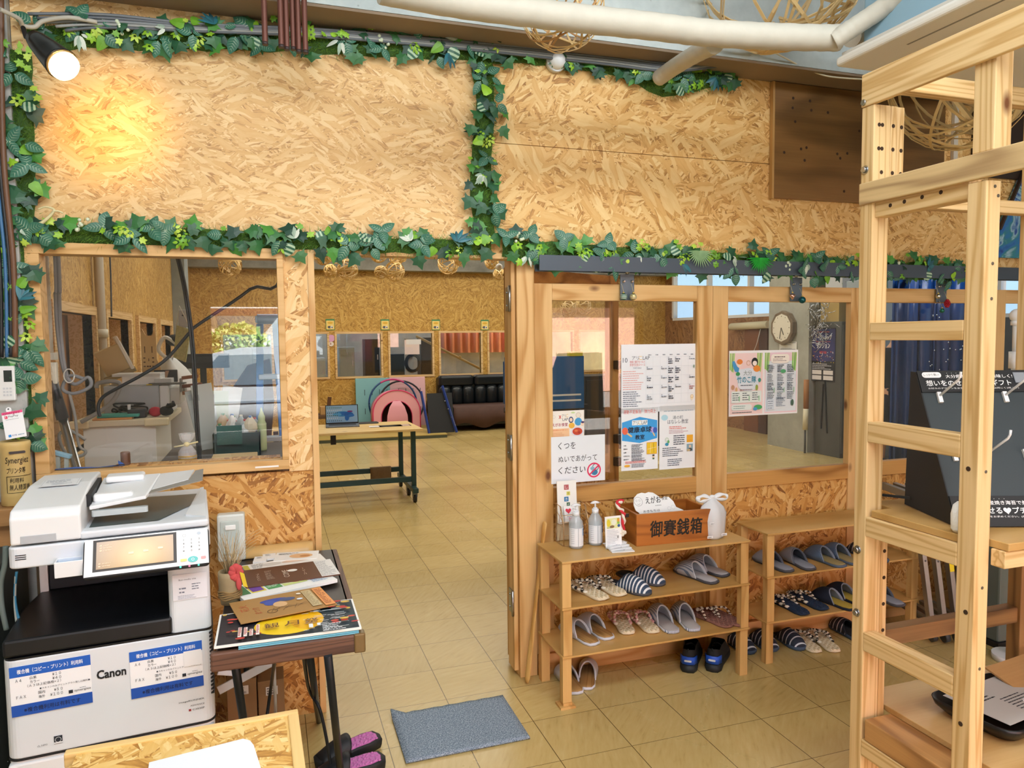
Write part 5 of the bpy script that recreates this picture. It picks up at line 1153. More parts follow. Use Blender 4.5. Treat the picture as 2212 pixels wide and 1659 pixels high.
p = place(lambda l: zori(l, BRN, None, [mat('5a3a30', .9), mat('e2d6c4', .9)], (0, 1), False, .012), (1562, 1350), (1506, 1326), ZC, 'brown flip flop with a plaited strap in front at the right of the middle shelf', group=GA)
place(p, (1590, 1347), (1538, 1324), ZC, 'brown flip flop with a plaited strap nearest the right leg of the middle shelf', group=GA)
place(MULE, (1246, 1499), (1212, 1450), .0, 'pale grey slipper on the floor behind the front left leg of the shoe rack', group=GA)
place(MULE, (1266, 1494), (1273, 1436), .0, 'pale grey slipper on the floor right of the front left leg of the shoe rack', group=GA)
def sneaker(label):
    t = thing('sneaker', label, 'sneaker', (0, 0, 0), 0, GA); K = mat('15181c', .7)
    b = MB(); b.loft([[(x * 1.02, y * 1.04, 0) for x, y in OUT], [(x * 1.10, y * 1.06, .012) for x, y in OUT], [(x * 1.06, y * 1.05, .034) for x, y in OUT]]); b.build('sole', mat('1a2024', .6), t)
    b = MB(); lv = [(.030, 1.0, 0), (.055, .98, 0), (.080, .86, -.012), (.100, .74, -.03)]
    b.loft([[(x * k, (y * (1 if y < 0 else (1 - (z - .03) * 9.0)) * 1.0), z + (.012 if y < -.1 else 0)) for x, y in OUT] for z, k, dy in lv], 0, True, False); b.build('upper', K, t)
    b = MB(); pts = [(x * 1.03, y * 1.03) for x, y in OUT if y < -.06]; pts = sorted(pts, key=lambda q: math.atan2(q[0], -q[1]))
    b.loft([[(x, y, z) for x, y in pts] for z in (.040, .078)], 0, False, False); b.build('heel_band', mat('1f55c8', .5), t, solid=.003)
    b = MB(); b.prism(rect_round(.034, .009, .004), -.1395, -.1365, 0, Matrix.Rotation(PI / 2, 4, 'X') @ Matrix.Scale(-1, 4, (0, 0, 1)) @ Matrix.Translation((0, .060, 0))); b.build('reflector', mat('cfd6de', .3), t)
    b = MB(); b.tube([(0, -.118, .105), (0, -.135, .118), (0, -.126, .098)], .003, 6); b.build('pull_tab', K, t)
    b = MB(); [b.tube([(-.025, .0 + .016 * k, .082 - .008 * k), (0, .004 + .016 * k, .092 - .009 * k), (.025, .0 + .016 * k, .082 - .008 * k)], .0028, 6) for k in range(5)]; b.build('laces', mat('2a2d33', .8), t)
    return t
p = place(sneaker, (1484, 1462), (1500, 1398), 0, 'left black sneaker with a blue heel under the shoe rack', group=GA)
place(p, (1534, 1461), (1563, 1398), 0, 'right black sneaker with a blue heel under the shoe rack', group=GA)
p = place(lambda l: slipper(l, ST_BK, mat('20242c', .9), mat('2a2a2e', .9), mat('44546a', .9), .058, .02), (1560, 1375), (1622, 1412), 0, 'dark striped slipper behind the right leg of the shoe rack beside the doorway', group=GB)
NAVS = p
place(p, (1610, 1368), (1672, 1408), 0, 'dark striped slipper on the floor between the two shoe racks', group=GB)
place(p, (1668, 1366), (1731, 1405), 0, 'dark striped slipper on the floor left of the plaited cream sandals', group=GB)
ZB2, ZC2 = .435, .210
p = place(lambda l: slipper(l, mat('9298a4', .9), mat('5a606c', .9), mat('8a8f9a', .9), SOLE_D), (1708, 1238), (1632, 1206), ZB2, 'plain grey slipper behind the left post of the rack further right', group=GB); GREYS = p
place(p, (1756, 1235), (1688, 1200), ZB2, 'plain grey slipper right of the left post of the rack further right', group=GB)
p = place(lambda l: slipper(l, ST_DN, mat('7a8698', .9), mat('9a8a5c', .9), mat('56657a', .9)), (1818, 1226), (1744, 1198), ZB2, 'denim blue slipper left of its pair on the rack further right', group=GB)
place(p, (1850, 1221), (1780, 1192), ZB2, 'denim blue slipper right of its pair on the rack further right', group=GB)
place(NAVS, (1905, 1215), (1842, 1190), ZB2, 'dark striped slipper behind the far rack post on the upper shelf', group=GB)
p = place(lambda l: zori(l, [mat('1f3048', .9), mat('22344e', .9)], None, BW, (0, 1)), (1735, 1328), (1676, 1296), ZC2, 'navy plaited sandal with black and cream straps in front on the rack further right', group=GB)
place(p, (1774, 1316), (1716, 1288), ZC2, 'navy plaited sandal with black and cream straps behind on the rack further right', group=GB)
p = place(lambda l: slipper(l, mat('1d2638', .9), mat('8a93a4', .9), mat('b09a3e', .9), mat('1d2638', .9)), (1834, 1316), (1764, 1290), ZC2, 'navy slipper with a mustard insole left of its pair', group=GB)
place(p, (1858, 1306), (1794, 1278), ZC2, 'navy slipper with a mustard insole right of its pair', group=GB)
place(GREYS, (1934, 1306), (1880, 1282), ZC2, 'plain grey slipper on the lower shelf right of the far rack post', group=GB)
p = place(lambda l: zori(l, INK, None, BW, (0, 1)), (1760, 1408), (1716, 1372), 0, 'cream plaited sandal with black flecks left of its pair on the floor', group=GB)
place(p, (1801, 1408), (1757, 1370), 0, 'cream plaited sandal with black flecks right of its pair on the floor', group=GB)
place(NAVS, (1862, 1388), (1800, 1352), 0, 'dark striped slipper on the floor left of the far rack post', group=GB)

# offering box and its neighbours
q = at(1375, 1181, Z=ZA); q2 = at(1537, 1166, Z=ZA); OB_W = (q2 - q).length; t = thing('offering_box', 'open wooden offering box with bold black brush lettering on the shoe rack', 'box', (q.x, q.y, ZA), math.atan2(q2.y - q.y, q2.x - q.x))
OBW = wood('offering', 'X', 'b9702c', '8e4f18', 12, True, .4, 8); OBY = wood('offering', 'Y', 'b9702c', '8e4f18', 12, True, .4, 8); H = .148; D = .235
b = MB(); b.box(0, OB_W, 0, .014, 0, H); b.build('front_board', OBW, t, bev=.0015)
b = MB(); b.box(0, OB_W, D - .014, D, 0, H); b.build('back_board', OBW, t, bev=.0015)
for x in (0, OB_W - .014): b = MB(); b.box(x, x + .014, .014, D - .014, 0, H); b.build('side_board', OBY, t, bev=.0015)
b = MB(); b.box(.014, OB_W - .014, .014, D - .014, 0, .012); b.build('bottom_board', OBW, t)
s = Sheet(.001, .001, 'b9702c', .0002); 
for k, ch in enumerate('御賽銭箱'): s.text(.068 + k * .068, .038, .075, ch, '10110f', bold=.03, w=.062, shear=.06)
s.done('brush_lettering', parent=t, loc=(0, -.0008, 0))
q = at(1372, 1112, Y=-.10); cl = usheet(100, 60, .23, 'f0f2f2'); cl.b = MB(); cl.b.prism([(8, 0), (3, 5), (9, 10), (2, 16), (0, 28), (4, 42), (14, 50), (24, 52), (32, 50), (40, 52), (50, 50), (60, 42), (66, 36), (74, 40), (84, 38), (92, 28), (95, 16), (110, 8), (108, 0)], -1.2, 0)
cl.ring(12, 34, 9, 9.6, '8a8e94'); cl.ring(8, 36, 1.6, 2, '8a8e94'); cl.ring(15, 36, 1.6, 2, '8a8e94'); cl.line([(9, 29), (12, 27.5), (15, 29.5)], .6, '8a8e94'); cl.text(28, 28, 14, 'えがお', '15171a', w=36, shear=.1, bold=.01); cl.text(66, 33, 7, '食堂', '2a2c30', w=14, shear=.1)
cl.small(48, 22, 14, 1, 2, '9a9a9a', 1.2); cl.text(18, 10, 5, 'おきもちは', '3a3c40', w=38); cl.ell(45, 3, 12, 2, 'e86a72'); cl.ell(75, 4, 8, 2, 'e86a72'); cl.ring(88, 16, 4, 4.5, 'c4c8cc'); cl.ring(78, 14, 3.4, 3.9, 'c4c8cc')
q = at(1371, 1103, Y=-.095); o = cl.done('cloud_sign', 'white cloud shaped card with a smiling face standing in the offering box', 'sign', (q.x, -.115, ZA + .118), (math.radians(62), 0, 0)); o.scale = (cl.sc,) * 3
# red and white twisted cord at the corner of the box
P0 = at(1336, 1165, Y=-.12); pts = [at(1345, 1083, Y=-.13), at(1334, 1085, Y=-.13), at(1337, 1096, Y=-.135), at(1347, 1108, Y=-.14), at(1347, 1125, Y=-.14), at(1345, 1145, Y=-.13)]
t = thing('twisted_cord', 'red and white twisted cord hanging at the corner of the offering box', 'cord', P0)
pp = bez([p - P0 for p in pts], 7)
for k, (nm, c) in enumerate((('red_strand', 'd42a3a'), ('white_strand', 'ece4d8'))):
    b = MB(); b.tube([p + Vector((.0055 * math.cos(i * .55 + k * PI), .003 * math.sin(i * .55 + k * PI), .0045 * math.sin(i * .55 + k * PI))) for i, p in enumerate(pp)], .0065, 8); b.build(nm, mat(c, .7), t)
b = MB(); [b.ball((pp[-1].x + .01 * math.cos(a), pp[-1].y, pp[-1].z - .012 + .008 * math.sin(a)), .010, 0, 8) for a in (0, 1.5, 3, 4.5)]; b.build('tassel', mat('e8dfd0', .9), t)
b = MB(); e = at(1352, 1113, Y=-.14) - P0; b.box(e.x - .006, e.x + .012, e.y - .008, e.y, e.z - .008, e.z + .008); b.build('clip', BLK, t)
# plastic carrier bag
q = at(1549, 1166, Z=ZA); BX = Vector((q.x, q.y + .045, ZA)); t = thing('plastic_bag', 'tied white plastic bag of bottles beside the offering box', 'bag', BX)
R7 = random.Random(2); rings = []
for z, rx, ry in ((0.001, .055, .042), (.012, .064, .048), (.05, .066, .050), (.09, .068, .052), (.12, .066, .050), (.15, .054, .043), (.172, .034, .026), (.186, .018, .013), (.196, .013, .011)):
    rings.append([(rx * (1 + .10 * math.sin(5 * a + z * 30) * (z > .1) + R7.uniform(-.03, .03)) * math.cos(a), ry * (1 + .1 * math.sin(4 * a + 2)) * math.sin(a), z) for a in [2 * PI * i / 28 for i in range(28)]])
b = MB(); b.loft(rings); b.build('bag_body', film_mat('bag', 'eef1f6', .80, .35), t)
b = MB()
for s_ in (-1, 1): b.tube(bez([(s_ * .006, 0, .190), (s_ * .045, -.004, .205), (s_ * .078, -.006, .198), (s_ * .074, -.008, .180), (s_ * .040, -.008, .182), (s_ * .004, -.004, .190)], 6), [.006 + .006 * math.sin(i * .35) ** 2 for i in range(31)], 8, flat=.5)
b.ball((0, -.003, .196), .013, 0, 10, (1.2, .9, .8)); b.build('tied_handles', mat('eff2f7', .45), t)
for x, y in ((-.026, 0), (.028, .004), (.0, .02)):
    b = MB(); b.cyl((x, y, .004), (x, y, .085), .022, n=16); b.cyl((x, y, .04), (x, y, .07), .0225, n=16, mi=1); b.build('bottle', [mat('b8c4cc', .3), mat('dfe5ea', .5)], t)
for x, z in ((-.03, .075), (-.042, .012), (.035, .018)): s = Sheet(.03, .012, 'eef1f5', .0004); s.small(.004, .003, .02, 1, .01, '9aa0a8', .004); s.done('bottle_label', parent=t, loc=(x - .015, -.0515, z))
# hand sanitiser bottles
def sanitiser(px, py, label):
    q = at(px, py, Z=ZA); t = thing('sanitiser_bottle', label, 'bottle', (q.x, q.y + .03, ZA), 0, 'hand sanitiser bottles'); r = .033
    b = MB(); b.lathe([(r * .9, 0), (r, .004), (r, .110), (r * .93, .122), (r * .55, .142), (r * .42, .150)], n=28); b.build('bottle_body', film_mat('pet', 'd9e4ec', .42, .08), t)
    b = MB(); b.lathe([(r * .9, .004), (r * .93, .006), (r * .93, .105)], n=24); b.build('liquid', film_mat('gel', 'e2ebf2', .5, .1), t)
    b = MB(); b.cyl((0, 0, .146), (0, 0, .166), .0155, n=20); b.cyl((0, 0, .166), (0, 0, .172), .010, n=16); b.cyl((0, 0, .172), (0, 0, .192), .004, n=10); b.cyl((0, 0, .02), (0, 0, .146), .003, n=8)
    b.loft([[(x, y * k, z) for y, z in ((-.011, 0), (.011, 0), (.009, .010), (-.009, .010))] for x, z0, k in ((-.022, 0, .6), (0, 0, 1), (.016, 0, .8), (.022, 0, .5)) for z in (0,)] if False else [[(x, .011 * k * c, .192 + .005 + .006 * k * s_ - abs(x) * .15) for c, s_ in ((1, -.5), (.6, 1), (-.6, 1), (-1, -.5))] for x, k in ((-.024, .3), (-.012, .9), (0, 1), (.012, .9), (.024, .3))])
    b.build('pump_head', mat('eef1f6', .35), t)
    b = MB(); arc = [(.0338 * math.sin(a), -.0338 * math.cos(a)) for a in [-1.5 + 3.0 * i / 24 for i in range(25)]]
    b.loft([[(x, y, z) for x, y in arc] for z in (.012, .095)], 0, False, False); a2 = [(.0341 * math.sin(a), -.0341 * math.cos(a)) for a in [.72 + .62 * i / 6 for i in range(7)]]
    b.loft([[(x, y, z) for x, y in a2] for z in (.058, .092)], 1, False, False); b.loft([[(x, y, z) for x, y in a2[1:5]] for z in (.097, .104)], 1, False, False)
    a3 = [(.0341 * math.sin(a), -.0341 * math.cos(a)) for a in (-.12, -.02)]; b.loft([[(x, y, z) for x, y in a3] for z in (.012, .095)], 2, False, False)
    b.build('label', [mat('eaeef4', .5), mat('2c7cc0', .5), mat('aeb6be', .5)], t)
    b = MB()
    for k in range(8): a = -1.2 + .0 * k; b.loft([[(.0342 * math.sin(x), -.0342 * math.cos(x), z) for x in (-1.1, -.9, -.6)] for z in (.088 - .009 * k, .0895 - .009 * k)], 0, False, False)
    b.build('label_print', mat('a4acb8', .6), t)
    return t
sanitiser(1250, 1186, 'front hand sanitiser pump bottle standing before the wire brochure rack')
sanitiser(1292, 1179, 'hand sanitiser pump bottle between the wire rack and the photo stand')
# wire brochure rack with its cards
q = at(1218, 1181, Z=ZA); t = thing('brochure_rack', 'gold wire brochure rack at the left of the shoe rack top', 'rack', (q.x, q.y, ZA)); GW = mat('cfae86', .3, .8); wd = .125; dp = .095
for x in (0, wd):
    b = MB(); r = .0022
    b.tube([(x, 0, .003), (x, 0, .10), (x, .035, .178), (x, dp, .182), (x, dp, .003), (x, 0, .003)], r, 6); b.tube([(x, 0, .09), (x, dp, .09)], r * .7, 6); b.tube([(x, .03, .09), (x, .055, .003)], r * .6, 6); b.tube([(x, .03, .175), (x, .06, .09)], r * .6, 6); b.tube([(x, .0, .11), (x, dp, .15)], r * .6, 6); b.tube([(x, .05, .18), (x, .01, .10)], r * .6, 6)
    b.build('side_frame', GW, t)
b = MB(); [b.tube([(0, y, z), (wd, y, z)], .0018, 6) for y, z in ((0, .003), (0, .05), (dp, .003), (dp, .182), (dp, .09), (.045, .10), (.035, .135))]; b.build('cross_wires', GW, t)
b = MB(); b.box(.003, wd - .003, dp - .006, dp - .003, .004, .178); b.build('back_plate', mat('cdb793', .45), t)
q0 = t.location.copy()
s = Sheet(.098, .20, 'f1f0ec', .006); 
for x, y, c, ch, sz in ((.035, .158, 'b85f62', 'し', .024), (.047, .131, 'd8cf5e', 'ゃ', .018), (.034, .103, '2b77ad', 'き', .022), (.046, .082, '3f6b4a', 'ょ', .016)): s.rect(x, y, sz, sz, c); s.text(x + sz * .25, y + sz * .2, sz * .6, ch, 'f0ece4' if c != 'd8cf5e' else '3a3a2a', w=sz * .5)
s.done('title_card', 'tall cream title card standing at the back of the wire brochure rack', 'card', q0 + Vector((.006, .082, .085)), (math.radians(86), 0, 0))
s = Sheet(.075, .075, 'ece9ea', .002); s.poly([(.022 + .0009 * 16 * math.sin(a) ** 3, .052 + .0009 * (13 * math.cos(a) - 5 * math.cos(2 * a) - 2 * math.cos(3 * a) - math.cos(4 * a))) for a in [2 * PI * i / 24 for i in range(24)]], 'd8304c'); s.text(.04, .055, .010, 'ふく', '3a2a30', w=.024); s.small(.012, .032, .05, 2, .008, '8a8a94'); s.small(.02, .016, .03, 2, .008, 'c8607a', .004)
s.done('heart_leaflet', 'white leaflet with a red heart in the upper tier of the wire rack', 'leaflet', q0 + Vector((.03, .052, .098)), (math.radians(72), 0, 0))
# photo stand and loose cards
q = at(1309, 1186, Z=ZA); s = Sheet(.083, .145, 'f3f4f5', .003); s.rect(.008, .09, .067, .046, 'e3e6a8'); s.ell(.018, .115, .010, .017, 'e2cf3a'); s.rect(.062, .108, .013, .026, '8cc04a'); s.rect(.062, .118, .013, .014, 'e0a03a'); s.ell(.07, .1, .007, .007, '2a5a9a'); s.ell(.035, .098, .012, .006, '8a6a4a'); s.ell(.045, .118, .012, .014, 'eef0dc'); s.text(.008, .091, .008, 'えがお', '2a4a6a', w=.022)
s.small(.007, .082, .066, 11, .0068, '8a92a2', .0014); s.text(.058, .042, .012, '祭', '3a3c40', w=.011)
s.done('photo_stand', 'upright white card with a yellow photo beside the offering box', 'card', q, (math.radians(86), 0, math.radians(3)))
q = at(1345, 1192, Z=ZA)
for k in range(4): s = Sheet(.105, .048, 'edf0f4', .0035); s.small(.02, .03, .06, 3, .008, '9aa2b0', .002); s.rect(.06, .02, .006, .005, '50565e'); s.done('loose_card', ('lowest', 'second lowest', 'third lowest', 'topmost')[k] + ' white card in the loose pile before the offering box', 'card', at(1336 - 2 * k, 1194 - 3 * k, Z=ZA) + Vector((-.03, .002, .004 + .0042 * k)), (0, 0, math.radians((-8, 3, 8, 14)[k])), 'loose white cards before the offering box')
# long wooden shoehorn and the door mat
a, c = at(1138, 1474, Z=.012), at(1177, 1126, Y=.062); t = thing('long_shoehorn', 'long thin wooden stick leaning on the doorway post', 'stick', a); d = c - a; L_ = d.length; X = d.to_track_quat('Z', 'Y').to_matrix().to_4x4()
b = MB(); b.loft([[(w_ * math.cos(q), .005 * math.sin(q), z * L_) for q in [2 * PI * i / 10 for i in range(10)]] for w_, z in ((.010, 0), (.017, .03), (.017, .2), (.013, .4), (.010, .55), (.010, .8), (.014, .93), (.016, .985), (.007, 1.0))], X=X); b.build('blade', wood('shoehorn', 'Z', 'd9ad68', 'c08a44', 10, False, .4, 10), t)
def mat_fibre():
    m, N, L, b_ = newmat('felt_mat'); tc = N.new('ShaderNodeTexCoord'); n = N.new('ShaderNodeTexNoise'); n.inputs['Scale'].default_value = 190; n.inputs['Detail'].default_value = 3; L.new(tc.outputs['Object'], n.inputs['Vector'])
    cr = ramp(N, [(.36, '5f7080'), (.5, '7d8fa0'), (.66, 'a9b7c4')]); L.new(n.outputs['Fac'], cr.inputs[0]); L.new(cr.outputs[0], b_.inputs['Base Color']); b_.inputs['Roughness'].default_value = .95
    bp = N.new('ShaderNodeBump'); bp.inputs['Strength'].default_value = .6; bp.inputs['Distance'].default_value = .003; L.new(n.outputs['Fac'], bp.inputs['Height']); L.new(bp.outputs['Normal'], b_.inputs['Normal']); return m
b = MB(); n = 16; pa, pb, pc, pd = at(845, 1546, Z=.006), at(1086, 1503, Z=.006), at(1145, 1594, Z=.006), at(877, 1648, Z=.006); c0 = (pa + pb + pc + pd) / 4; c0.z = 0
vs = []; fs = []
for i in range(n + 1):
    for j in range(n + 1):
        u, v = i / n, j / n; p = (pa * (1 - u) + pb * u) * (1 - v) + (pd * (1 - u) + pc * u) * v - c0; k = max(0, 1 - (u + v) * 9); vs.append((p.x, p.y + .012 * k, .006 + .022 * k + .0015 * math.sin(u * 40) * (v == 0)))
for i in range(n):
    for j in range(n): a = i * (n + 1) + j; fs.append((a, a + 1, a + n + 2, a + n + 1))
b.add(vs, fs, 0, True); o = b.build('door_mat', mat_fibre(), None, c0, solid=.008); tag(o, 'rectangular grey felt mat with one curled corner on the tiled floor', 'mat')
# ================================================================== TALL TIMBER RACK ON THE RIGHT
TR = thing('timber_rack', 'tall pale timber shelving rack with drilled posts in the right foreground', 'rack', (1.34, -1.45, 0))
TB0 = Vector((1.34, -1.45, 0))
def tb(name, x0, x1, y0, y1, z0, z1, g, m=None, bev=.003):
    b = MB(); b.box(x0 - TB0.x, x1 - TB0.x, y0 - TB0.y, y1 - TB0.y, z0, z1); return b.build(name, m or PALE(g), TR, bev=bev)
YF0, YF1, YN0, YN1 = -1.322, -1.274, -1.692, -1.638     # far and near posts
XL, XP = 1.34, 1.385
tb('post', XL, 1.404, YF0, YF1, 0, 2.30, 'Z'); tb('post', 1.405, 1.431, YF0, YF1, 0, 1.0, 'Z'); tb('post', 1.405, 1.431, YF0, YF1, 2.0, 2.30, 'Z'); tb('post', 1.432, 1.462, YF0 + .004, YF1, 2.0, 2.30, 'Z'); tb('post', XL, 1.39, YN0, YN1, 0, 2.0, 'Z'); tb('post', XL + .012, 1.412, YN0 - .006, YN1, 2.075, 2.36, 'Z')
BWN = lambda g: wood('weathered', g, 'a27c4c', '66482a', 10, True, .55, 7)
tb('post', 2.05, 2.10, -1.30, -1.25, 0, .85, 'Z', BWN('Z')); tb('post', 2.05, 2.10, YN0, YN1, 0, 2.36, 'Z'); tb('post', 2.05, 2.10, -1.30, -1.25, .9, 2.36, 'Z')
for z0, z1 in ((1.593, 1.647), (1.280, 1.343), (.985, 1.046), (.620, .680)): tb('rung', XL, XP, YN1, YF0, z0, z1, 'Y')
tb('side_rail', XL - .004, XL + .012, -2.6, YF1, 2.300, 2.398, 'Y'); tb('side_rail', XL + .012, 1.40, -2.6, YF1, 2.365, 2.398, 'Y')
tb('side_rail', XL - .006, XL + .010, -2.6, YF1, 2.006, 2.072, 'Y', wood('grey_pine', 'Y', 'd9bb88', 'a08058', 12, True, .5, 8)); tb('side_rail', XL + .01, 1.395, YN1 + .004, YF0, 1.963, 2.02, 'Y')
tb('cross_rail', 1.43, 2.10, -1.29, -1.25, 2.362, 2.42, 'X'); tb('cross_rail', 1.43, 2.10, -1.29, -1.25, 2.008, 2.05, 'X')
tb('cross_rail', 1.432, 2.10, -1.29, -1.245, .60, .655, 'X', BWN('X')); tb('cross_rail', 1.39, 2.05, -1.735, -1.695, 1.0, 1.046, 'X')
b = MB(); b.prism([(p[0] - TB0.x, p[1] - TB0.y) for p in [(1.352, -1.63), (1.352, -1.332), (1.435, -1.332), (1.435, -1.24), (2.12, -1.24), (2.12, -1.74), (1.395, -1.74), (1.395, -1.63)]], 1.047, 1.068); b.build('shelf_board', PLY('X'), TR, bev=.002)
b = MB(); b.box(XL - TB0.x, .17, -.18, .115, .335, .405); b.build('bottom_block', wood('block', 'Y', 'c9965c', '8f6136', 8, True, .5, 7), TR, bev=.004)
tb('bottom_rail', XL, XP, YN1, YF0, .28, .334, 'Y'); tb('cross_rail', 1.39, 2.05, -1.66, -1.62, .345, .385, 'X'); tb('cross_rail', 1.50, 2.05, -1.30, -1.26, .365, .405, 'X')
b = MB(); b.box(1.44 - TB0.x, 2.12 - TB0.x, -1.76 - TB0.y, -1.22 - TB0.y, .406, .424); b.build('shelf_board', wood('birch', 'X', 'd6b27a', 'b78c50', 6, True, .4, 5), TR, bev=.002)
R8 = random.Random(6)
holes = [(x, YF0, z) for x in (1.372, 1.414) for z in (2.24, 2.17, 2.10, 2.15 - .14)] + [(1.450, YF0 + .004, z) for z in (2.24, 2.17, 2.10, 2.035)] + [(1.418, YF0, z) for z in (.93, .845, .76, .675)] + [(1.36, YF0, z) for z in (2.17, 2.24)]
for x, y, z in holes: b = MB(); b.cyl((x - TB0.x, y - TB0.y - .0008, z), (x - TB0.x, y - TB0.y + .002, z), .006, n=12); b.build('drilled_hole', mat('3a2614', .9), TR)
for y, z in ((-1.38, 1.99), (-1.43, 1.992), (-1.49, 1.994), (-1.55, 1.996)): b = MB(); b.cyl((XL - TB0.x + .0095, y - TB0.y, z), (XL - TB0.x + .012, y - TB0.y, z), .006, n=12); b.build('drilled_hole', mat('3a2614', .9), TR)
for y, z in ((-1.665, 1.255), (-1.67, .87), (-1.665, .56)): b = MB(); b.cyl((-.0012, y - TB0.y, z), (.002, y - TB0.y, z), .0065, n=12); b.build('drilled_hole', mat('3a2614', .9), TR)
for z in (2.315, 2.118, .935, .733):
    q = at(1869 if z > 2 else (1853 if z > .8 else 1851), {2.315: 222, 2.118: 367, .935: 1187, .733: 1323}[z], X=XL); b = MB(); b.cyl((-.002, q.y - TB0.y, q.z), (0, q.y - TB0.y, q.z), .013, n=16); b.cyl((-.010, q.y - TB0.y, q.z), (-.002, q.y - TB0.y, q.z), .009, n=6); b.build('bolt', mat('b4b6b8', .25, 1), TR)
for z in (1.985, 1.962, 1.79, 1.70, 1.25, .94, .72, .42): b = MB(); b.cyl((.028 + .012 * (z == 1.962), YN0 - TB0.y - .001, z), (.028 + .012 * (z == 1.962), YN0 - TB0.y + .001, z), .0045, n=10); b.build('screw', mat('8a8478', .35, .9), TR)
# black display stand for printed seaweed
th = math.radians(-20); r = Vector((math.cos(th), math.sin(th), 0)); bk = Vector((-math.sin(th), math.cos(th), 0)); upv = (Vector((0, 0, .423)) + bk * .233); hgt = upv.length; un = upv.normalized()
BL = Vector((1.402, -1.602, 1.0705)); BL = Vector((1.412, -1.575, 1.0705)); DS = thing('display_stand', 'black cardboard counter display with white hooks and lettering on the timber rack', 'display stand', BL)
X = Matrix((r, un, r.cross(un))).transposed().to_4x4(); WD = .40
BKC = mat('1d2327', .5); b = MB(); b.box(0, WD, 0, hgt, -.004, 0, 0, X); b.build('front_panel', mat('2a3438', .5), DS, bev=.001)
for x in (0, WD):
    b = MB(); a, c_, d_ = r * x, r * x + un * hgt, r * x + bk * .28; b.add([a, c_, r * x + un * hgt + bk * .03, d_], [(0, 1, 2, 3)]); b.build('side_wing', mat('14171a', .6), DS, solid=.004)
b = MB(); p = bk * .275 + Vector((0, 0, .03)); b.add([p - r * .065 + bk * .02, p + r * .05 - bk * .06, p + r * .05 - bk * .06 + Vector((0, 0, -.008)), p - r * .065 + bk * .02 + Vector((0, 0, -.008))], [(0, 1, 2, 3)]); b.build('foot_tab', mat('22282c', .5), DS, solid=.006)
for y0, h_, nm in ((hgt - .070, .072, 'header_card'), (0, .088, 'footer_card')):
    s = Sheet(WD, h_, '0c0d10', .003); s.rr(.012, h_ - .024, .058, .019, .009, 'f1f3f5') if y0 else None
    if y0: s.text(.017, h_ - .018, .008, 'しっかり薄い!', '15171c', w=.046)
    s.text(.082 if y0 else .06, h_ - .026, .012, '大分県産焼き海苔で美味しく!', 'f2f2f2', w=.20, bold=.015)
    for k in range(7): s.ell(.088 + .014 * k - (.022 if not y0 else 0), h_ - .009, .0008, .0008, 'f2f2f2', 8)
    s.text(.018 if y0 else .01, h_ - .052, .019, '想いをのせる', 'f4f4f4', w=.125, bold=.02); hx, hy = (.158 if y0 else .15), h_ - .043
    s.poly([(hx + .00068 * 16 * math.sin(a) ** 3, hy + .00068 * (13 * math.cos(a) - 5 * math.cos(2 * a) - 2 * math.cos(3 * a) - math.cos(4 * a))) for a in [2 * PI * i / 24 for i in range(24)]], 'f4f4f4')
    s.text(.172 if y0 else .165, h_ - .052, .019, 'プチギフト', 'f4f4f4', w=.10, bold=.02); s.text(.02, h_ - .064, .0065, 'お好みのデザインをお求めください。(内容物は同じく2枚入り)', 'f2f2f2', w=.27)
    if y0: s.rect(.285, .028, .035, .036, '6b7076'); s.rect(.287, .030, .031, .032, '8a9096')
    o = s.done(nm, parent=DS); o.matrix_local = X @ Matrix.Translation((0, y0, .004))
for hx, hy in ((.048, .40), (.13, .40), (.243, .40), (.046, .215), (.14, .215), (.25, .215)):
    b = MB(); b.box(hx - .006, hx + .006, hy - .022, hy + .012, 0, .008, 0, X); P0 = X @ Vector((hx, hy, .006)); d = (X.to_3x3() @ Vector((.35, .28, .9))).normalized(); b.tube([P0, P0 + d * .075, P0 + d * .082 + Vector((0, 0, .006)), P0 + d * .084 + Vector((0, 0, .018))], .0035, 8); b.build('hook', mat('eceef0', .35), DS)
t = thing('white_figurine', 'small white crinkled figurine at the foot of the black display stand', 'figurine', at(2052, 1143, Z=1.069) + Vector((-.006, -.03, 0))); b = MB(); b.lathe([(.012, 0), (.018, .01), (.019, .05), (.014, .075), (.004, .085)], n=16); b.build('body', mat('f2f2f0', .6, bump=.8, vscale=120), t)
# black tray with a printed sheet on the lower shelf
t = thing('black_tray', 'shallow black tray with a printed sheet on the lower shelf of the timber rack', 'tray', at(2165, 1545, Z=.425), math.radians(8)); b = MB(); b.loft([[(x * k, y * k, z) for x, y in rect_round(.36, .26, .05, 5)] for k, z in ((.80, .0), (.98, .03), (1.02, .048), (.98, .05), (.82, .012))]); b.build('tray', mat('0f1012', .35), t)
s = Sheet(.28, .2, 'b9b6b2', .001); s.small(.02, .17, .12, 5, .013, '2a2a2e', .005); s.small(.13, .10, .12, 6, .012, '3a3a40', .004); s.ell(.21, .05, .035, .025, 'e6e2e4'); s.ell(.2, .06, .012, .01, '4a2a4a'); s.ell(.225, .045, .014, .011, '5a3a5a')
s.done('printed_sheet', parent=t, loc=(-.14, -.1, .052), rot=(0, 0, 0))
t = thing('wood_sheet', 'thin orange plywood offcut leaning on the black tray', 'board', at(2196, 1472, Z=.48)); b = MB(); b.box(-.04, .2, -.04, .08, -.0, .006); b.build('sheet', wood('offcut', 'X', 'b9905c', '94693c', 6, False, .5, 6), t); t.rotation_euler = (math.radians(14), math.radians(-6), 0)
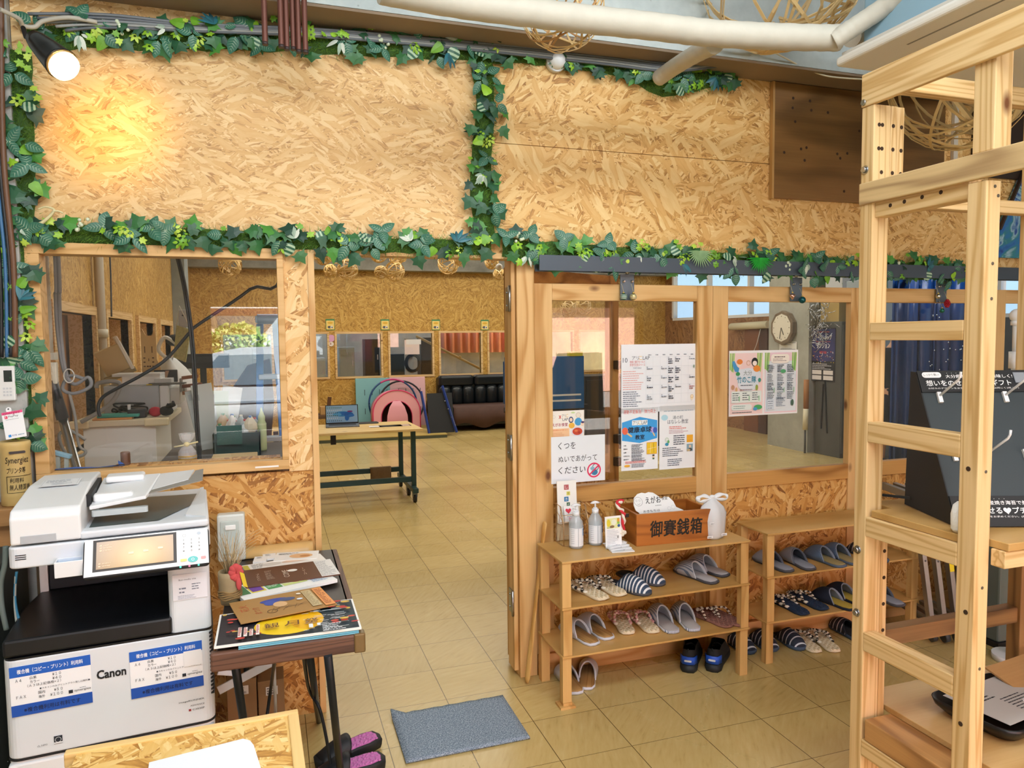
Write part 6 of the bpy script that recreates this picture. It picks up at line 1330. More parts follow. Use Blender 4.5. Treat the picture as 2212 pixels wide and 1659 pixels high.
# things against the wall beyond the rack
t = thing('white_pole', 'white plastic pole with a ball finial beside the sliding door at the right edge', 'pole', (at(2197, 690, Y=-.56).x, -.56, 0)); b = MB(); b.cyl((.05, 0, .02), (.005, 0, 1.50), .022, n=16); b.cyl((.005, 0, 1.44), (.004, 0, 1.52), .032, n=16); b.cyl((.004, 0, 1.52), (0, 0, 1.66), .018, n=16); b.build('pole', mat('eceff2', .3), t)
b = MB(); b.ball((0, 0, 1.69), .033, 0, 18); b.cyl((0, 0, 1.645), (0, 0, 1.665), .026, n=16); b.build('finial', mat('f1f3f5', .25), t); b = MB(); b.cyl((.05, 0, 0), (.05, 0, .03), .09, n=24); b.build('base', mat('e2e5e8', .4), t)
for k in range(4):
    t = thing('aluminium_partition', ('first', 'second', 'third', 'fourth')[k] + ' from the left of the leaning aluminium folding partitions behind the rack', 'partition', (2.83 + .052 * k, -.28 - .03 * k, 0), 0, 'aluminium folding partitions behind the rack'); t.rotation_euler = (0, math.radians(-8.5), math.radians(-16))
    b = MB(); b.box(-.012, .012, -.02, .02, .06, .80); b.build('upright', mat('9aa0a4', .3, .8), t, bev=.002)
    b = MB(); b.box(-.010, .010, .02, .30, .76, .80); b.box(-.010, .010, .02, .30, .10, .13); b.build('crossbar', mat('8a9094', .35, .8), t); b = MB(); b.cyl((-.012, 0, .042), (.012, 0, .042), .03, n=16); b.build('wheel', mat('33373a', .5), t)
    b = MB(); [b.cyl((-.0, -.0215, z), (0, -.0195, z), .005, n=8) for z in (.70, .45)]; b.build('rivet', mat('3a3f42', .4), t)
    if k >= 2: b = MB(); b.box(-.0115, .0115, -.0212, -.0205, .40, .52); b.build('yellow_sticker', mat('e9d21c', .5), t)
t = thing('grey_case', 'grey green case standing on the floor behind the timber rack', 'case', (3.28, -.36, 0)); b = MB(); b.box(-.20, .26, -.08, .18, .03, .66); b.build('body', mat('66706a', .5), t, bev=.01); b = MB(); b.box(-.205, .265, -.085, .185, 0, .03); b.build('base', BLKM, t); b = MB(); b.box(-.02, .02, -.085, -.08, .20, .25); b.build('latch', mat('8f9894', .3, .7), t)
# dark stained panels and a painting on the wall
q0, q1 = at(1667, 430, Y=.078), at(2034, 300, Y=.078)
STAIN = wood('stained', 'X', '8f683a', '5e411e', 6, True, .4, 4)
t = thing('stained_panel', 'dark stained plywood panel on the upper wall right of the garland', 'panel', (2.064, .078, 2.31)); b = MB(); b.box(0, 1.136, -.022, 0, 0, .58); b.build('board', STAIN, t, bev=.002); b = MB(); b.box(-.012, 0, -.024, 0, -.004, .58); b.build('edge_strip', wood('edge', 'Z', 'c79a5c', '8f6a38', 8, False, .5, 9), t)
R9 = random.Random(12)
b = MB(); [b.ball((R9.uniform(.05, 1.08), -.0222, R9.uniform(.04, .55)), .0075, 0, 8, (1, .12, 1)) for _ in range(26)]; b.build('knots', mat('3a2212', .7), t)
t = thing('stained_panel', 'nearly black panel at the upper right edge of the wall', 'panel', (3.42, .078, 2.50)); b = MB(); b.box(0, 1.3, -.02, 0, 0, .39); b.build('board', mat('2e2018', .5, var=.2), t, bev=.002)
t = thing('white_batten', 'narrow white batten on the wall between the two dark panels', 'batten', (3.27, .078, 2.31)); b = MB(); b.box(0, .03, -.02, 0, 0, .58); b.build('batten', mat('d8d0c4', .5), t)
def swirl():
    m, N, L, b_ = newmat('swirl_paint'); tc = N.new('ShaderNodeTexCoord'); w = N.new('ShaderNodeTexNoise'); w.inputs['Scale'].default_value = 3.2; w.inputs['Distortion'].default_value = 2.6; w.inputs['Detail'].default_value = 5
    mp = N.new('ShaderNodeMapping'); mp.inputs['Location'].default_value = (-.35, 0, -.2); L.new(tc.outputs['Object'], mp.inputs[0]); L.new(mp.outputs[0], w.inputs['Vector'])
    cr = ramp(N, [(.28, '6a2f8a'), (.38, '1c3f8a'), (.46, '2a6fb0'), (.53, '2f7f86'), (.58, '9fc0cf'), (.63, '245a9c'), (.72, '3a2f8a')]); L.new(w.outputs['Fac'], cr.inputs[0]); L.new(cr.outputs[0], b_.inputs['Base Color']); b_.inputs['Roughness'].default_value = .35; return m
t = thing('swirl_painting', 'blue and purple swirling painting leaning on the wall at the right edge', 'painting', (3.60, .05, 2.045)); b = MB(); b.prism([(0, 0), (.75, 0), (.75, .62), (.26, .62), (.02, .16)], -.02, 0, 0, Matrix.Rotation(PI / 2, 4, 'X')); b.build('canvas', swirl(), t)
b = MB(); b.bar((.26, -.005, .62), (.02, -.005, .16), .02, .012); b.build('edge', mat('3a2a24', .6), t)

# ================================================================== CEILING: DUCT, AIR CONDITIONER, WICKER GLOBES
def wrap_tube(name, label, pts, r, cat='pipe'):
    P0 = pts[0].copy(); path = bez([p - P0 for p in pts], 14); R = random.Random(len(label)); b = MB(); b.tube(path, [r * (1 + .022 * ((i // 2) % 2) + R.uniform(-.015, .015)) for i in range(len(path))], 16); t = thing(name, label, cat, P0); b.build('wrapping', mat('c6c0b2', .6, var=.10, vscale=18, bump=.5), t)
    return t
Zp = 2.72
wrap_tube('wrapped_duct', 'thick white tape wrapped duct running along the ceiling', [at(820, -25, Z=Zp), at(1000, 8, Z=Zp), at(1200, 34, Z=Zp), at(1400, 56, Z=Zp), at(1540, 72, Z=Zp), at(1700, 80, Z=Zp), at(1815, 82, Z=Zp)], .046)
wrap_tube('wrapped_branch_pipe', 'white wrapped branch pipe going down from the duct into the wall top', [at(1545, 95, Y=-.62), at(1500, 118, Y=-.4), at(1455, 146, Y=-.15), at(1424, 168, Y=-.02)], .036)
wrap_tube('wrapped_branch_pipe', 'white wrapped branch pipe rising from the duct end to the upper right', [at(1800, 88, Z=2.70), at(1850, 55, Z=2.74), at(1910, 15, Z=2.78), at(1975, -35, Z=2.82)], .034)
wrap_tube('wrapped_branch_pipe', 'short white wrapped stub joining the blue grey air conditioner', [at(1838, 78, Y=-.70), at(1880, 62, Y=-.66), at(1925, 48, Y=-.62)], .042)
AC = thing('air_conditioner', 'ceiling hung air conditioner with a white panel above the timber rack', 'air conditioner', (1.664, -.80, 2.62))
b = MB(); b.box(0, 1.25, -1.35, 0, 0, .035); b.build('bottom_panel', mat('e3dfd6', .45), AC, bev=.012, seg=3)
b = MB(); b.box(.015, 1.235, -1.335, -.015, .035, .05); b.build('panel_rim', mat('cfcac0', .45), AC, bev=.003)
b = MB(); b.box(.07, 1.18, -1.29, -.06, .05, .42); b.build('casing', mat('8fb0c2', .5), AC, bev=.01)
b = MB(); b.box(.08, .088, -1.1, -.25, -.001, .0); b.build('air_slot', mat('8d8a84', .5), AC)
b = MB(); [b.cyl((x, y, .42), (x, y, .93), .006, n=8) for x in (.1,) for y in (-.15,)]; b.build('hanger_rod', mat('9aa0a4', .3, .9), AC)
def wicker(c, r, n, w, label, seed, group, th=.0028, col='c9a266', hang=None):
    t = thing('wicker_globe', label, 'wicker globe', c, 0, group); R = random.Random(seed); b = MB()
    for i in range(n):
        ax = Vector((R.gauss(0, 1), R.gauss(0, 1), R.gauss(0, 1))).normalized(); u = ax.orthogonal().normalized(); v = ax.cross(u); off = R.uniform(-.45, .45) * r; rr = math.sqrt(r * r - off * off) * R.uniform(.96, 1.03)
        k = 26; ring = [ax * off + (u * math.cos(a) + v * math.sin(a)) * rr for a in [2 * PI * j / k for j in range(k)]]; vs = []
        for p in ring: rad = p.normalized() * th * .5; vs += [p - ax * w / 2 - rad, p + ax * w / 2 - rad, p + ax * w / 2 + rad, p - ax * w / 2 + rad]
        b.add(vs, [(4 * j + q, 4 * j + (q + 1) % 4, 4 * ((j + 1) % k) + (q + 1) % 4, 4 * ((j + 1) % k) + q) for j in range(k) for q in range(4)], R.choice((0, 0, 1)))
    b.build('woven_bands', [mat(col, .55), mat('dcbd86', .55)], t)
    if hang: b = MB(); b.tube([(0, 0, r * .9), (0, 0, hang)], .0015, 5); b.build('hanging_cord', mat('d8cdb0', .6), t)
    return t
GW_ = 'wicker globes hanging from the ceiling'
c = at(1196, 42, Y=-.42); wicker(Vector((c.x, -.50, 2.84)), .155, 13, .007, 'wicker globe hanging behind the duct above the round white wall light', 1, GW_, .003, 'b98d5a', .65)
c = at(1685, -40, Y=-.36); wicker(Vector((c.x, -.38, 3.20)), .34, 26, .012, 'large wicker globe above the duct left of the air conditioner', 2, GW_, .004, 'd9bb86', .35)
c = at(2110, 165, Y=-.55); wicker(Vector((c.x, -.47, c.z)), .30, 22, .013, 'large wicker globe hanging behind the top of the timber rack', 5, GW_, .004, 'e0c48c', .9)
GH = 'wicker globes hanging in the hall behind'
names = ['upper left wicker globe of the cluster at the left of the doorway head', 'upper right wicker globe of the cluster at the left of the doorway head', 'lower left small wicker globe of the cluster at the left of the doorway head', 'lowest large wicker globe of the cluster at the left of the doorway head', 'upper left wicker globe of the middle doorway cluster', 'upper right wicker globe of the middle doorway cluster', 'lower left wicker globe of the middle doorway cluster', 'lower right wicker globe of the middle doorway cluster', 'largest single wicker globe right of the doorway middle', 'small wicker globe right behind the largest one in the doorway', 'wicker globe beside the white globe lamp in the doorway', 'lowest small wicker globe at the right of the doorway', 'left wicker globe seen through the glass of the first sliding door', 'right wicker globe seen through the glass of the first sliding door', 'wicker globe seen at the top of the large fixed window']
for k, (px, py, rp) in enumerate(((697, 553, 18), (726, 551, 17), (714, 585, 13), (750, 583, 21), (818, 549, 17), (859, 552, 19), (823, 588, 13), (852, 586, 20), (969, 569, 22), (995, 560, 14), (1062, 566, 15), (1078, 592, 12), (1228, 668, 17), (1258, 662, 18), (497, 572, 22))):
    Yh = 5.0 + .25 * (k % 3); c = at(px, py, Y=Yh); wicker(c, rp * (c - CAM).length / FPX * 1.02, 13, .011, names[k], 20 + k, GH, .006, 'c9a764', 3.55 - c.z)
q = at(1078, 577, Y=2.0); t = thing('globe_lamp', 'white globe lamp hanging at the right of the doorway head', 'lamp', q); b = MB(); b.ball((0, 0, 0), .026, 0, 18); b.build('globe', mat('efece2', .3), t); b = MB(); b.cyl((0, 0, .024), (0, 0, 3.55 - q.z), .003, n=6); b.build('cord', mat('d8d4c8', .5), t)
q = at(1206, 128, Y=.03); t = thing('dome_light', 'round white dome light on the wall top beside the garland', 'light', (q.x, .075, q.z)); Xd = Matrix.Rotation(PI / 2, 4, 'X')
b = MB(); b.lathe([(.047, 0), (.047, .022), (.044, .026)], n=28, X=Xd); b.build('base', mat('dfe3e8', .35), t); b = MB(); b.lathe([(.040, .026), (.037, .045), (.026, .060), (.010, .067), (.001, .068)], n=28, X=Xd, cap=False); b.build('dome', mat('eef3f8', .2), t)
# ================================================================== HALL SEEN THROUGH THE DOORWAY
DKG = mat('22403f', .4, .3)
yF, yB = 3.95, 4.70; xR = 1.0; zT = .72
WT = thing('work_table', 'wheeled work table with a pale plywood top and dark green steel legs in the doorway', 'table', (.05, 4.32, 0)); o = WT.location
b = MB(); b.prism([(-1.0 - o.x, yF - o.y), (1.015 - o.x, yF - o.y), (.985 - o.x, yB - o.y), (-1.0 - o.x, yB - o.y)], zT - .022, zT); b.build('table_top', wood('spf', 'X', 'e2c68a', 'bf9850', 9, True, .4, 9), WT, bev=.002)
for y, x in ((4.02, .905), (4.62, .88)):
    b = MB(); b.box(x - o.x, x + .045 - o.x, y - o.y, y + .045 - o.y, .12, zT - .022); b.build('leg', DKG, WT, bev=.003)
    b = MB(); b.box(-1.0 - o.x, x - o.x, y - o.y, y + .04 - o.y, .185, .235); b.build('long_rail', DKG, WT, bev=.003)
    b = MB(); b.box(-.95 - o.x, -.905 - o.x, y - o.y, y + .045 - o.y, .12, zT - .022); b.build('leg', DKG, WT, bev=.003)
for x in (.885, -.95):
    b = MB(); b.box(x - o.x, x + .055 - o.x, 3.86 - o.y, 4.80 - o.y, .10, .145); b.build('foot_bar', DKG, WT, bev=.004)
    for y in (3.92, 4.26, 4.74):
        c = MB(); c.cyl((x + .012 - o.x, y - o.y, .042), (x + .042 - o.x, y - o.y, .042), .042, n=18); c.box(x + .005 - o.x, x + .05 - o.x, y - .02 - o.y, y + .03 - o.y, .055, .10, 1); c.build('caster', [mat('101214', .5), mat('6a7478', .3, .8)], WT)
b = MB(); b.box(.15 - o.x, .20 - o.x, 4.30 - o.y, 4.36 - o.y, .56, zT - .022); b.build('hanging_bracket', BLKM, WT)
t = thing('floor_cloth', 'brown cloth hung over the back rail of the work table', 'cloth', (.68, 4.615, .24)); b = MB(); R10 = random.Random(3)
b.loft([[(x, -.012 - .004 * math.sin(x * 60), z) for x in [-.11 + .22 * i / 10 for i in range(11)]] for z in (.004, -.05, -.10, -.15)] , 0, False, False); b.loft([[(x, y, .004) for x in [-.11 + .22 * i / 10 for i in range(11)]] for y in (-.012, .052)], 0, False, False); b.build('cloth', mat('7d6648', .9, var=.2, vscale=30), t, solid=.003)
# laptop
q = at(704, 925, Z=zT); q2 = at(777, 922, Z=zT); LT = thing('laptop', 'open laptop with a blue desktop picture on the work table', 'laptop', q, math.atan2(q2.y - q.y, q2.x - q.x)); w = (q2 - q).length; 
b = MB(); b.box(0, w, 0, w * .66, 0, .014); b.build('base', mat('6f7680', .4, .5), LT, bev=.003); b = MB(); b.box(.03, w - .03, w * .25, w * .6, .014, .0155); b.build('keyboard', mat('2a2d33', .6), LT)
X = Matrix.Translation((0, w * .66, .012)) @ Matrix.Rotation(math.radians(-12), 4, 'X'); hh = w * .60
b = MB(); b.box(0, w, 0, .008, 0, hh, 0, X); b.build('lid', mat('16181c', .4), LT, bev=.002)
s = Sheet(w - .016, hh - .024, '8fbbe8', .001, .2); sw, sh_ = w - .016, hh - .024
for (cx, cy, rx, ry, c_) in ((.52, .50, .26, .16, '3f8fd6'), (.58, .52, .16, .11, '2a6fc8'), (.72, .45, .15, .16, '2463bc'), (.80, .40, .10, .09, '2f74cc'), (.66, .26, .07, .17, '2a6fc8'), (.76, .64, .09, .05, '7a3f8a'), (.35, .48, .14, .09, '5aa8e6')): s.ell(cx * sw, cy * sh_, rx * sw, ry * sh_, c_)
for i in range(8):
    for j in range(6):
        if i < 6 or j > 3 or j < 1: s.rect((.03 + .062 * i) * sw, (.08 + .155 * j) * sh_, .022 * sw, .05 * sh_, ('2a3a5a', 'e8eef4', '3a6a4a')[(i * 3 + j) % 3])
o2 = s.done('screen', parent=LT); o2.matrix_local = X @ Matrix.Translation((.008, -.0008, .016)) @ Matrix.Rotation(PI / 2, 4, 'X')
for m_ in [sl.material for sl in o2.material_slots]: pass
q = at(800, 924, Z=zT); s = Sheet(.42, .16, 'cfcbc8', .004); s.rect(.0, .03, .1, .12, 'd8d4d0'); s.rect(.33, .01, .08, .14, 'b8988c'); s.small(.12, .13, .18, 5, .025, '8f8c90', .006); s.done('flat_packet', 'clear flat packet lying at the front right of the work table', 'packet', q, (0, 0, 0))
q = at(792, 914, Z=zT); t = thing('dark_mouse_pad', 'small dark pad behind the laptop on the work table', 'pad', q); b = MB(); b.prism(rect_round(.24, .16, .03), .0005, .006); b.build('pad', mat('14161a', .7), t)
# reclining leather sofa
SF = thing('leather_sofa', 'long black leather sofa with a brown cover at the far wall', 'sofa', (3.72, 9.2, 0)); LEA = mat('12181c', .28, bump=.3, vscale=14); x0s = -1.27
for k in range(4):
    xa = x0s + .66 * k
    b = MB(); b.prism(rect_round(.65, .19, .07, 5), 0, .20, 0, Matrix.Translation((xa + .325, .50, .735))); b.build('head_cushion', LEA, SF, bev=.05, seg=4)
    for j in range(3):
        b = MB(); n = 10; b.loft([[(xa + .11 + .215 * j + .115 * k_ * math.cos(a), .44 + .09 * math.sin(a) * k_, z) for a in [2 * PI * i / 14 for i in range(14)]] for z, k_ in ((.38, .82), (.46, 1.0), (.58, 1.02), (.68, .95), (.74, .70))]); b.build('back_cushion', LEA, SF)
b = MB(); b.box(x0s, 1.38, .5, .68, .08, .9); b.build('back_frame', mat('0e1214', .4), SF, bev=.03)
b = MB(); b.prism(rect_round(.30, .34, .12, 5), -.25, .62, 0, Matrix.Translation((x0s - .03, .12, .36)) @ Matrix.Rotation(-PI / 2, 4, 'X')); b.build('armrest', LEA, SF, bev=.03)
b = MB(); b.box(x0s + .12, 1.38, -.22, .46, .09, .40); b.build('seat', mat('101518', .4), SF, bev=.04)
b = MB(); rows = []
for v, (y, z) in enumerate(((.40, .415), (.1, .425), (-.2, .42), (-.25, .40), (-.262, .26), (-.268, .10))): rows.append([(x0s + .1 + 2.5 * i / 40, y - (.014 * math.sin(i * .9) if v > 3 else 0), z + (.05 * math.sin(i * .55) if v == 5 else 0)) for i in range(41)])
b.loft(rows, 0, False, False); b.build('brown_cover', mat('4a2f24', .7, var=.2, vscale=12), SF, solid=.012)
# boards, hoops, toy tent
for (nm, lab, x0, x1, c_, y) in (('blue_board', 'pale blue slotted foam board leaning at the far wall', 1.0, 1.60, '7fb6bd', 9.72), ('pink_board', 'pink slotted foam board leaning left of the leather sofa', 1.60, 2.24, 'e2b3b8', 9.74)):
    t = thing(nm, lab, 'board', (x0, y, 0)); t.rotation_euler = (math.radians(-5), 0, 0); b = MB(); b.box(0, x1 - x0, 0, .045, 0, .92); b.build('panel', mat(c_, .6), t, bev=.008)
    for j in range(2):
        for i in range(4): b = MB(); b.box(.15 + .13 * i, .16 + .13 * i, -.002, .002, .62 - .33 * j, .72 - .33 * j); b.build('slot', mat('3a4a50', .8), t)
def hoop(c, r, m, lab, tilt):
    t = thing('hula_hoop', lab, 'hoop', c); t.rotation_euler = (tilt, 0, math.radians(4)); n = 48
    for k, mm in enumerate(m):
        a0 = 2 * PI * k / len(m); b = MB(); b.tube([(r * math.cos(a0 + 2 * PI / len(m) * i / 16), 0, r + r * math.sin(a0 + 2 * PI / len(m) * i / 16)) for i in range(17)], .016, 8); b.build('hoop_segment', mat(mm, .35), t)
hoop(Vector((1.62, 9.52, .06)), .42, ('16406a', 'c23a78', '1d4a7a', '16406a', 'b03070', '1d3f6a'), 'blue and pink hula hoop standing behind the pink toy tent', math.radians(-7))
hoop(Vector((1.78, 9.62, .06)), .40, ('1a2026', '20262c'), 'black hula hoop leaning on the pink foam board', math.radians(-6))
TT = thing('toy_tent', 'pink pop up toy tent with an arched opening left of the leather sofa', 'tent', (1.60, 9.10, .06)); PKF = mat('e0929f', .7)
def arch(w, h, n=16): return [(-w, 0)] + [(-w * math.cos(PI * i / n) * (1 if True else 1), h * .45 + h * .55 * math.sin(PI * i / n)) for i in range(n + 1)] + [(w, 0)]
A1, A2 = arch(.40, .68), arch(.26, .50)
b = MB(); b.loft([[(x, 0, z) for x, z in A1], [(x * .97, .36, z * .97) for x, z in A1]], 0, False, False); b.build('shell', PKF, TT, solid=.006)
b = MB(); n_ = len(A1); b.add([(x, -.004, z) for x, z in A1] + [(x, -.004, z) for x, z in A2], [(i, i + 1, n_ + i + 1, n_ + i) for i in range(n_ - 1)]); b.build('front_panel', mat('e6a3ab', .7), TT, solid=.004)
b = MB(); b.add([(x * .97, .35, z * .97) for x, z in A1], [list(range(n_))]); b.build('back_mesh', mat('4a2a30', .9), TT)
b = MB(); b.tube([(x, -.008, z) for x, z in A1], .010, 6); b.build('piping', mat('d63a6e', .5), TT)
b = MB(); b.tube([(x, -.008, z) for x, z in A2], .007, 6); b.build('piping', mat('c93a68', .5), TT)
b = MB(); b.loft([[(.17 * k * math.cos(a), -.02 - .05 * s_, z) for a in [PI * i / 10 for i in range(11)]] for k, s_, z in ((.35, 0, .50), (.75, .5, .40), (1.0, 1, .26), (1.05, 1, .14), (.85, .7, .085))], 0, False, False); b.build('door_flap', mat('dd9aa6', .7), TT, solid=.004)
t = thing('folded_table', 'folded black table with blue edges standing between the toy tent and the sofa', 'table', (2.03, 8.5, .06)); X = Matrix.Rotation(math.radians(-14), 4, 'X'); b = MB(); b.box(0, .42, 0, .03, 0, .66, 0, X); b.build('panel', mat('0c0e11', .6), t)
for p0, p1 in (((-.01, -.01, 0), (-.10, .15, .68)), ((.44, -.06, 0), (.26, .16, .76))): b = MB(); b.bar(p0, p1, .03, .03); b.build('blue_edge', mat('1f3a86', .4), t)
b = MB(); [b.ball((.42 - .045 * i, -.03 + .04 * i, .12 + .13 * i), .012, 0, 8) for i in range(4)]; b.bar((.42, -.05, .1), (.28, .12, .66), .008, .008); b.build('hardware', mat('9aa4b0', .3, .8), t)
t = thing('floor_mat_platform', 'low straw coloured platform mat in front of the sofa and tent', 'mat', (-.2, 8.3, 0)); b = MB(); b.prism([(-1.4, .18), (2.48, .02), (2.60, 1.35), (-1.4, 1.5)], .048, .06); b.build('mat_surface', mat('b79f58', .6, var=.06), t); b = MB(); b.prism([(-1.4, .18), (2.48, .02), (2.60, 1.35), (-1.4, 1.5)], 0, .048); b.build('dark_edge', mat('454a38', .7), t)
t = thing('camp_table', 'low brown table with dark things at the left of the far wall', 'table', (.42, 9.0, .06)); b = MB(); b.box(-.5, .38, -.2, .25, .28, .33); b.build('top', mat('5a4028', .6), t, bev=.005); b = MB(); [b.bar((x, y, 0), (x + .05, y, .28), .03, .03) for x in (-.45, .30) for y in (-.15, .2)]; b.build('legs', mat('2a2420', .6), t)
t = thing('cardboard_tray', 'tan cardboard tray on the low brown table at the far wall', 'tray', (.50, 9.02, .391)); b = MB(); b.box(-.16, .14, -.1, .1, 0, .13); b.build('tray', mat('b8905a', .8), t, bev=.004); b = MB(); b.bar((-.02, 0, .13), (-.0, 0, .28), .06, .03); b.build('flap', mat('5a3a22', .8), t)
# four little picture cards and a pink tag over the windows
for k, (px, lab) in enumerate(((713, 'leftmost'), (832, 'second from the left'), (942, 'third from the left'), (1048, 'rightmost'))):
    q = at(px - 9, 713, Y=9.89); s = Sheet(.15, .19, '3f8a5a', .004); s.rr(.008, .01, .134, .155, .01, 'f0d27a'); s.ell(.075, .125, .045, .02, 'e0b23a'); s.ell(.06, .05, .03, .022, '5a5a66'); s.ell(.10, .05, .022, .026, 'e8e6e0'); s.ell(.105, .045, .010, .014, '3a3440')
    s.done('picture_card', lab + ' of the four small yellow picture cards above the far windows', 'card', q, group='picture cards above the far windows')
q = at(708, 752, Y=9.885); s = Sheet(.001, .001, 'd9a3c8', .003); s.b = MB(); s.b.prism(rect_round(.11, .12, .04, 4, .06, .17), -.003, 0, 0); s.mi('e6dcd4'); s.ell(.06, .07, .045, .04, 'e6dcd4'); s.ell(.05, .075, .012, .02, 'b08a80'); s.done('pink_tag', 'pink paper tag between the far windows below the leftmost picture card', 'tag', q)
# beyond the far windows
t = thing('coral_curtain', 'coral pink curtain seen through the far right windows', 'curtain', (3.05, 12.33, 1.28)); b = MB(); b.loft([[(1.9 * i / 90, .05 * math.sin(i * .75), z) for i in range(91)] for z in (0, 1.2)], 0, False, False); b.build('cloth', mat('f0a298', .8), t, solid=.01); b = MB(); b.tube([(-.1, 0, 1.23), (2.0, 0, 1.23)], .015, 8); [b.box(x, x + .02, 0, .07, 1.21, 1.25) for x in (0, 1.85)]; b.build('curtain_rail', mat('d8d4cc', .4), t)
t = thing('bamboo_rod', 'diagonal bamboo rod seen through the fourth far window', 'rod', (2.4, 10.9, 1.55)); b = MB(); b.tube([(-.1, 0, .1), (3.08, 0, -1.54)], .025, 8); b.tube([(.75, 0, -.31), (.79, 0, -.33)], .028, 8); b.build('rod', mat('b59a5e', .5), t)
t = thing('white_notice', 'white sheet taped inside the third far window', 'notice', (1.90, 9.925, 1.32)); b = MB(); b.box(0, .27, 0, .003, 0, .26); b.box(.03, .3, -.001, 0, .18, .27, 1); b.build('sheet', [mat('f0dcd6', .6), mat('f2f0ee', .6)], t)
t = thing('coiled_hose', 'coiled black hose hanging below the white sheet in the third far window', 'hose', (2.12, 10.3, 1.15)); b = MB(); [b.tube([(.11 * (1 + .12 * k) * math.cos(a), .01 * k, .13 * math.sin(a) * (1 + .1 * k)) for a in [2 * PI * i / 24 for i in range(24)]], .010, 6, closed=True) for k in range(4)]; b.build('hose', mat('22262a', .5), t); b = MB(); b.box(-.14, .0, .05, .12, -1.15, .45); b.build('post', mat('a9aeb0', .6), t)
for k, (x, w_, h_, c_, lab) in enumerate(((.85, .3, 1.45, 'aebcc4', 'grey steel locker behind the second far window'), (1.35, .28, 1.6, '2a3238', 'dark steel locker behind the second far window'), (1.75, .5, 1.3, '3a4a58', 'blue grey cupboard behind the third far window'), (2.45, .3, 1.62, '23292e', 'black cupboard beside the third far window'), (.0, .6, 1.25, 'c9d4da', 'white cupboard behind the leftmost far window'))):
    t = thing('storage_locker', lab, 'cupboard', (x, 11.2, 0), 0, 'cupboards in the room behind the far windows'); b = MB(); b.box(0, w_, 0, .4, 0, h_); b.build('carcass', mat(c_, .4), t, bev=.006); b = MB(); b.box(.015, w_ - .015, -.015, 0, .05, h_ - .03); b.build('door', mat(c_, .35), t, bev=.004); b = MB(); b.box(w_ - .05, w_ - .03, -.03, -.015, h_ * .75, h_ * .75 + .1); b.build('handle', mat('c8ccd0', .3, .8), t)
light('far_room_fill_light', 'AREA', (2.6, 11.6, 3.4), 55, (.93, .97, 1), (6, .6), (2.6, 11.6, 0))  # unseen fill light added to brighten the room behind the windows

# ================================================================== RIGHT PART OF THE HALL SEEN THROUGH THE SLIDING DOORS
q0, q1 = at(1190, 770, Y=4.6), at(1262, 885, Y=4.6)
t = thing('table_tennis_table', 'folded blue table tennis table seen through the first sliding door', 'table', (q0.x, 4.6, 0)); w = q1.x - q0.x
b = MB(); b.box(-.55, w, 0, .03, q1.z + .02, q0.z); b.build('table_half', mat('1a5f9e', .35), t, bev=.004); b = MB(); b.box(-.55, w + .01, .05, .07, q1.z + .1, q0.z - .05); b.build('table_half', mat('174f86', .4), t)
for z in (at(1225, 853, Y=4.6).z, at(1225, 865, Y=4.6).z): b = MB(); b.box(-.55, w - .04, -.002, 0, z - .010, z + .010); b.build('white_line', mat('dfe6ec', .5), t)
b = MB(); b.box(-.55, w + .06, .02, .06, q1.z - .0, q1.z + .06); b.bar((w - .1, .04, 0), (w - .1, .04, q1.z + .02), .04, .04); b.bar((-.45, .04, 0), (-.45, .04, q1.z + .02), .04, .04); b.box(w - .22, w + .1, -.25, .3, 0, .05); b.build('undercarriage', mat('14171a', .5), t)
b = MB(); b.box(w * .55, w * .95, -.012, .06, q0.z, q0.z + .05); b.build('yellow_label', mat('c9c23a', .5), t)
q0, q1 = at(1264, 812, Y=6.2), at(1470, 905, Y=6.2)
t = thing('black_cabinet_row', 'low black cabinet row behind the blue table tennis table', 'cabinet', (q0.x, 6.2, 0)); w = q1.x - q0.x
b = MB(); b.box(0, w, 0, .45, .05, q0.z); b.build('carcass', mat('15181a', .5), t, bev=.01)
for i in range(3): b = MB(); b.box(.02 + w / 3 * i, w / 3 * (i + 1) - .02, -.015, 0, .12, q0.z - .06); b.build('door', mat('1d2124', .4), t, bev=.004)
b = MB(); b.box(0, w, .02, .44, 0, .05); b.build('plinth', BLKM, t)
# column things: clock, calendar, wrapped stick
q = at(1697, 708, X=6.495); t = thing('wall_clock', 'ten sided wooden wall clock on the concrete column', 'clock', q); Xc = Matrix.Rotation(-PI / 2, 4, 'Y') @ Matrix.Rotation(PI / 2, 4, 'Z'); dec = [(math.cos(2 * PI * (i + .5) / 10), math.sin(2 * PI * (i + .5) / 10)) for i in range(10)]
b = MB(); b.prism([(x * .24, y * .24) for x, y in dec], 0, .07, 0, Xc); b.build('case', wood('clockcase', 'Z', '7a6a54', '5f4f3c', 6, False, .4, 9), t, bev=.008)
b = MB(); b.prism([(x * .195, y * .195) for x, y in dec], .0705, .073, 0, Xc); b.build('dial', mat('d9d3c0', .5), t)
b = MB(); b.tube([Xc @ Vector((0, 0, .076)), Xc @ Vector((-.05, .10, .076))], .006, 6); b.build('hour_hand', mat('3a342c', .5), t); b = MB(); b.tube([Xc @ Vector((0, 0, .078)), Xc @ Vector((.03, .155, .078))], .004, 6); b.build('minute_hand', mat('3a342c', .5), t)
b = MB(); [b.ball(Xc @ Vector((.16 * math.cos(a), .16 * math.sin(a), .073)), .007, 0, 6) for a in [2 * PI * i / 12 for i in range(12)]]; b.build('hour_marks', mat('6a604e', .5), t)
qa, qb = at(1683, 785, X=6.49), at(1721, 738, X=6.49); s = Sheet(abs(qa.y - qb.y), qb.z - qa.z, 'dcdcd6', .004)
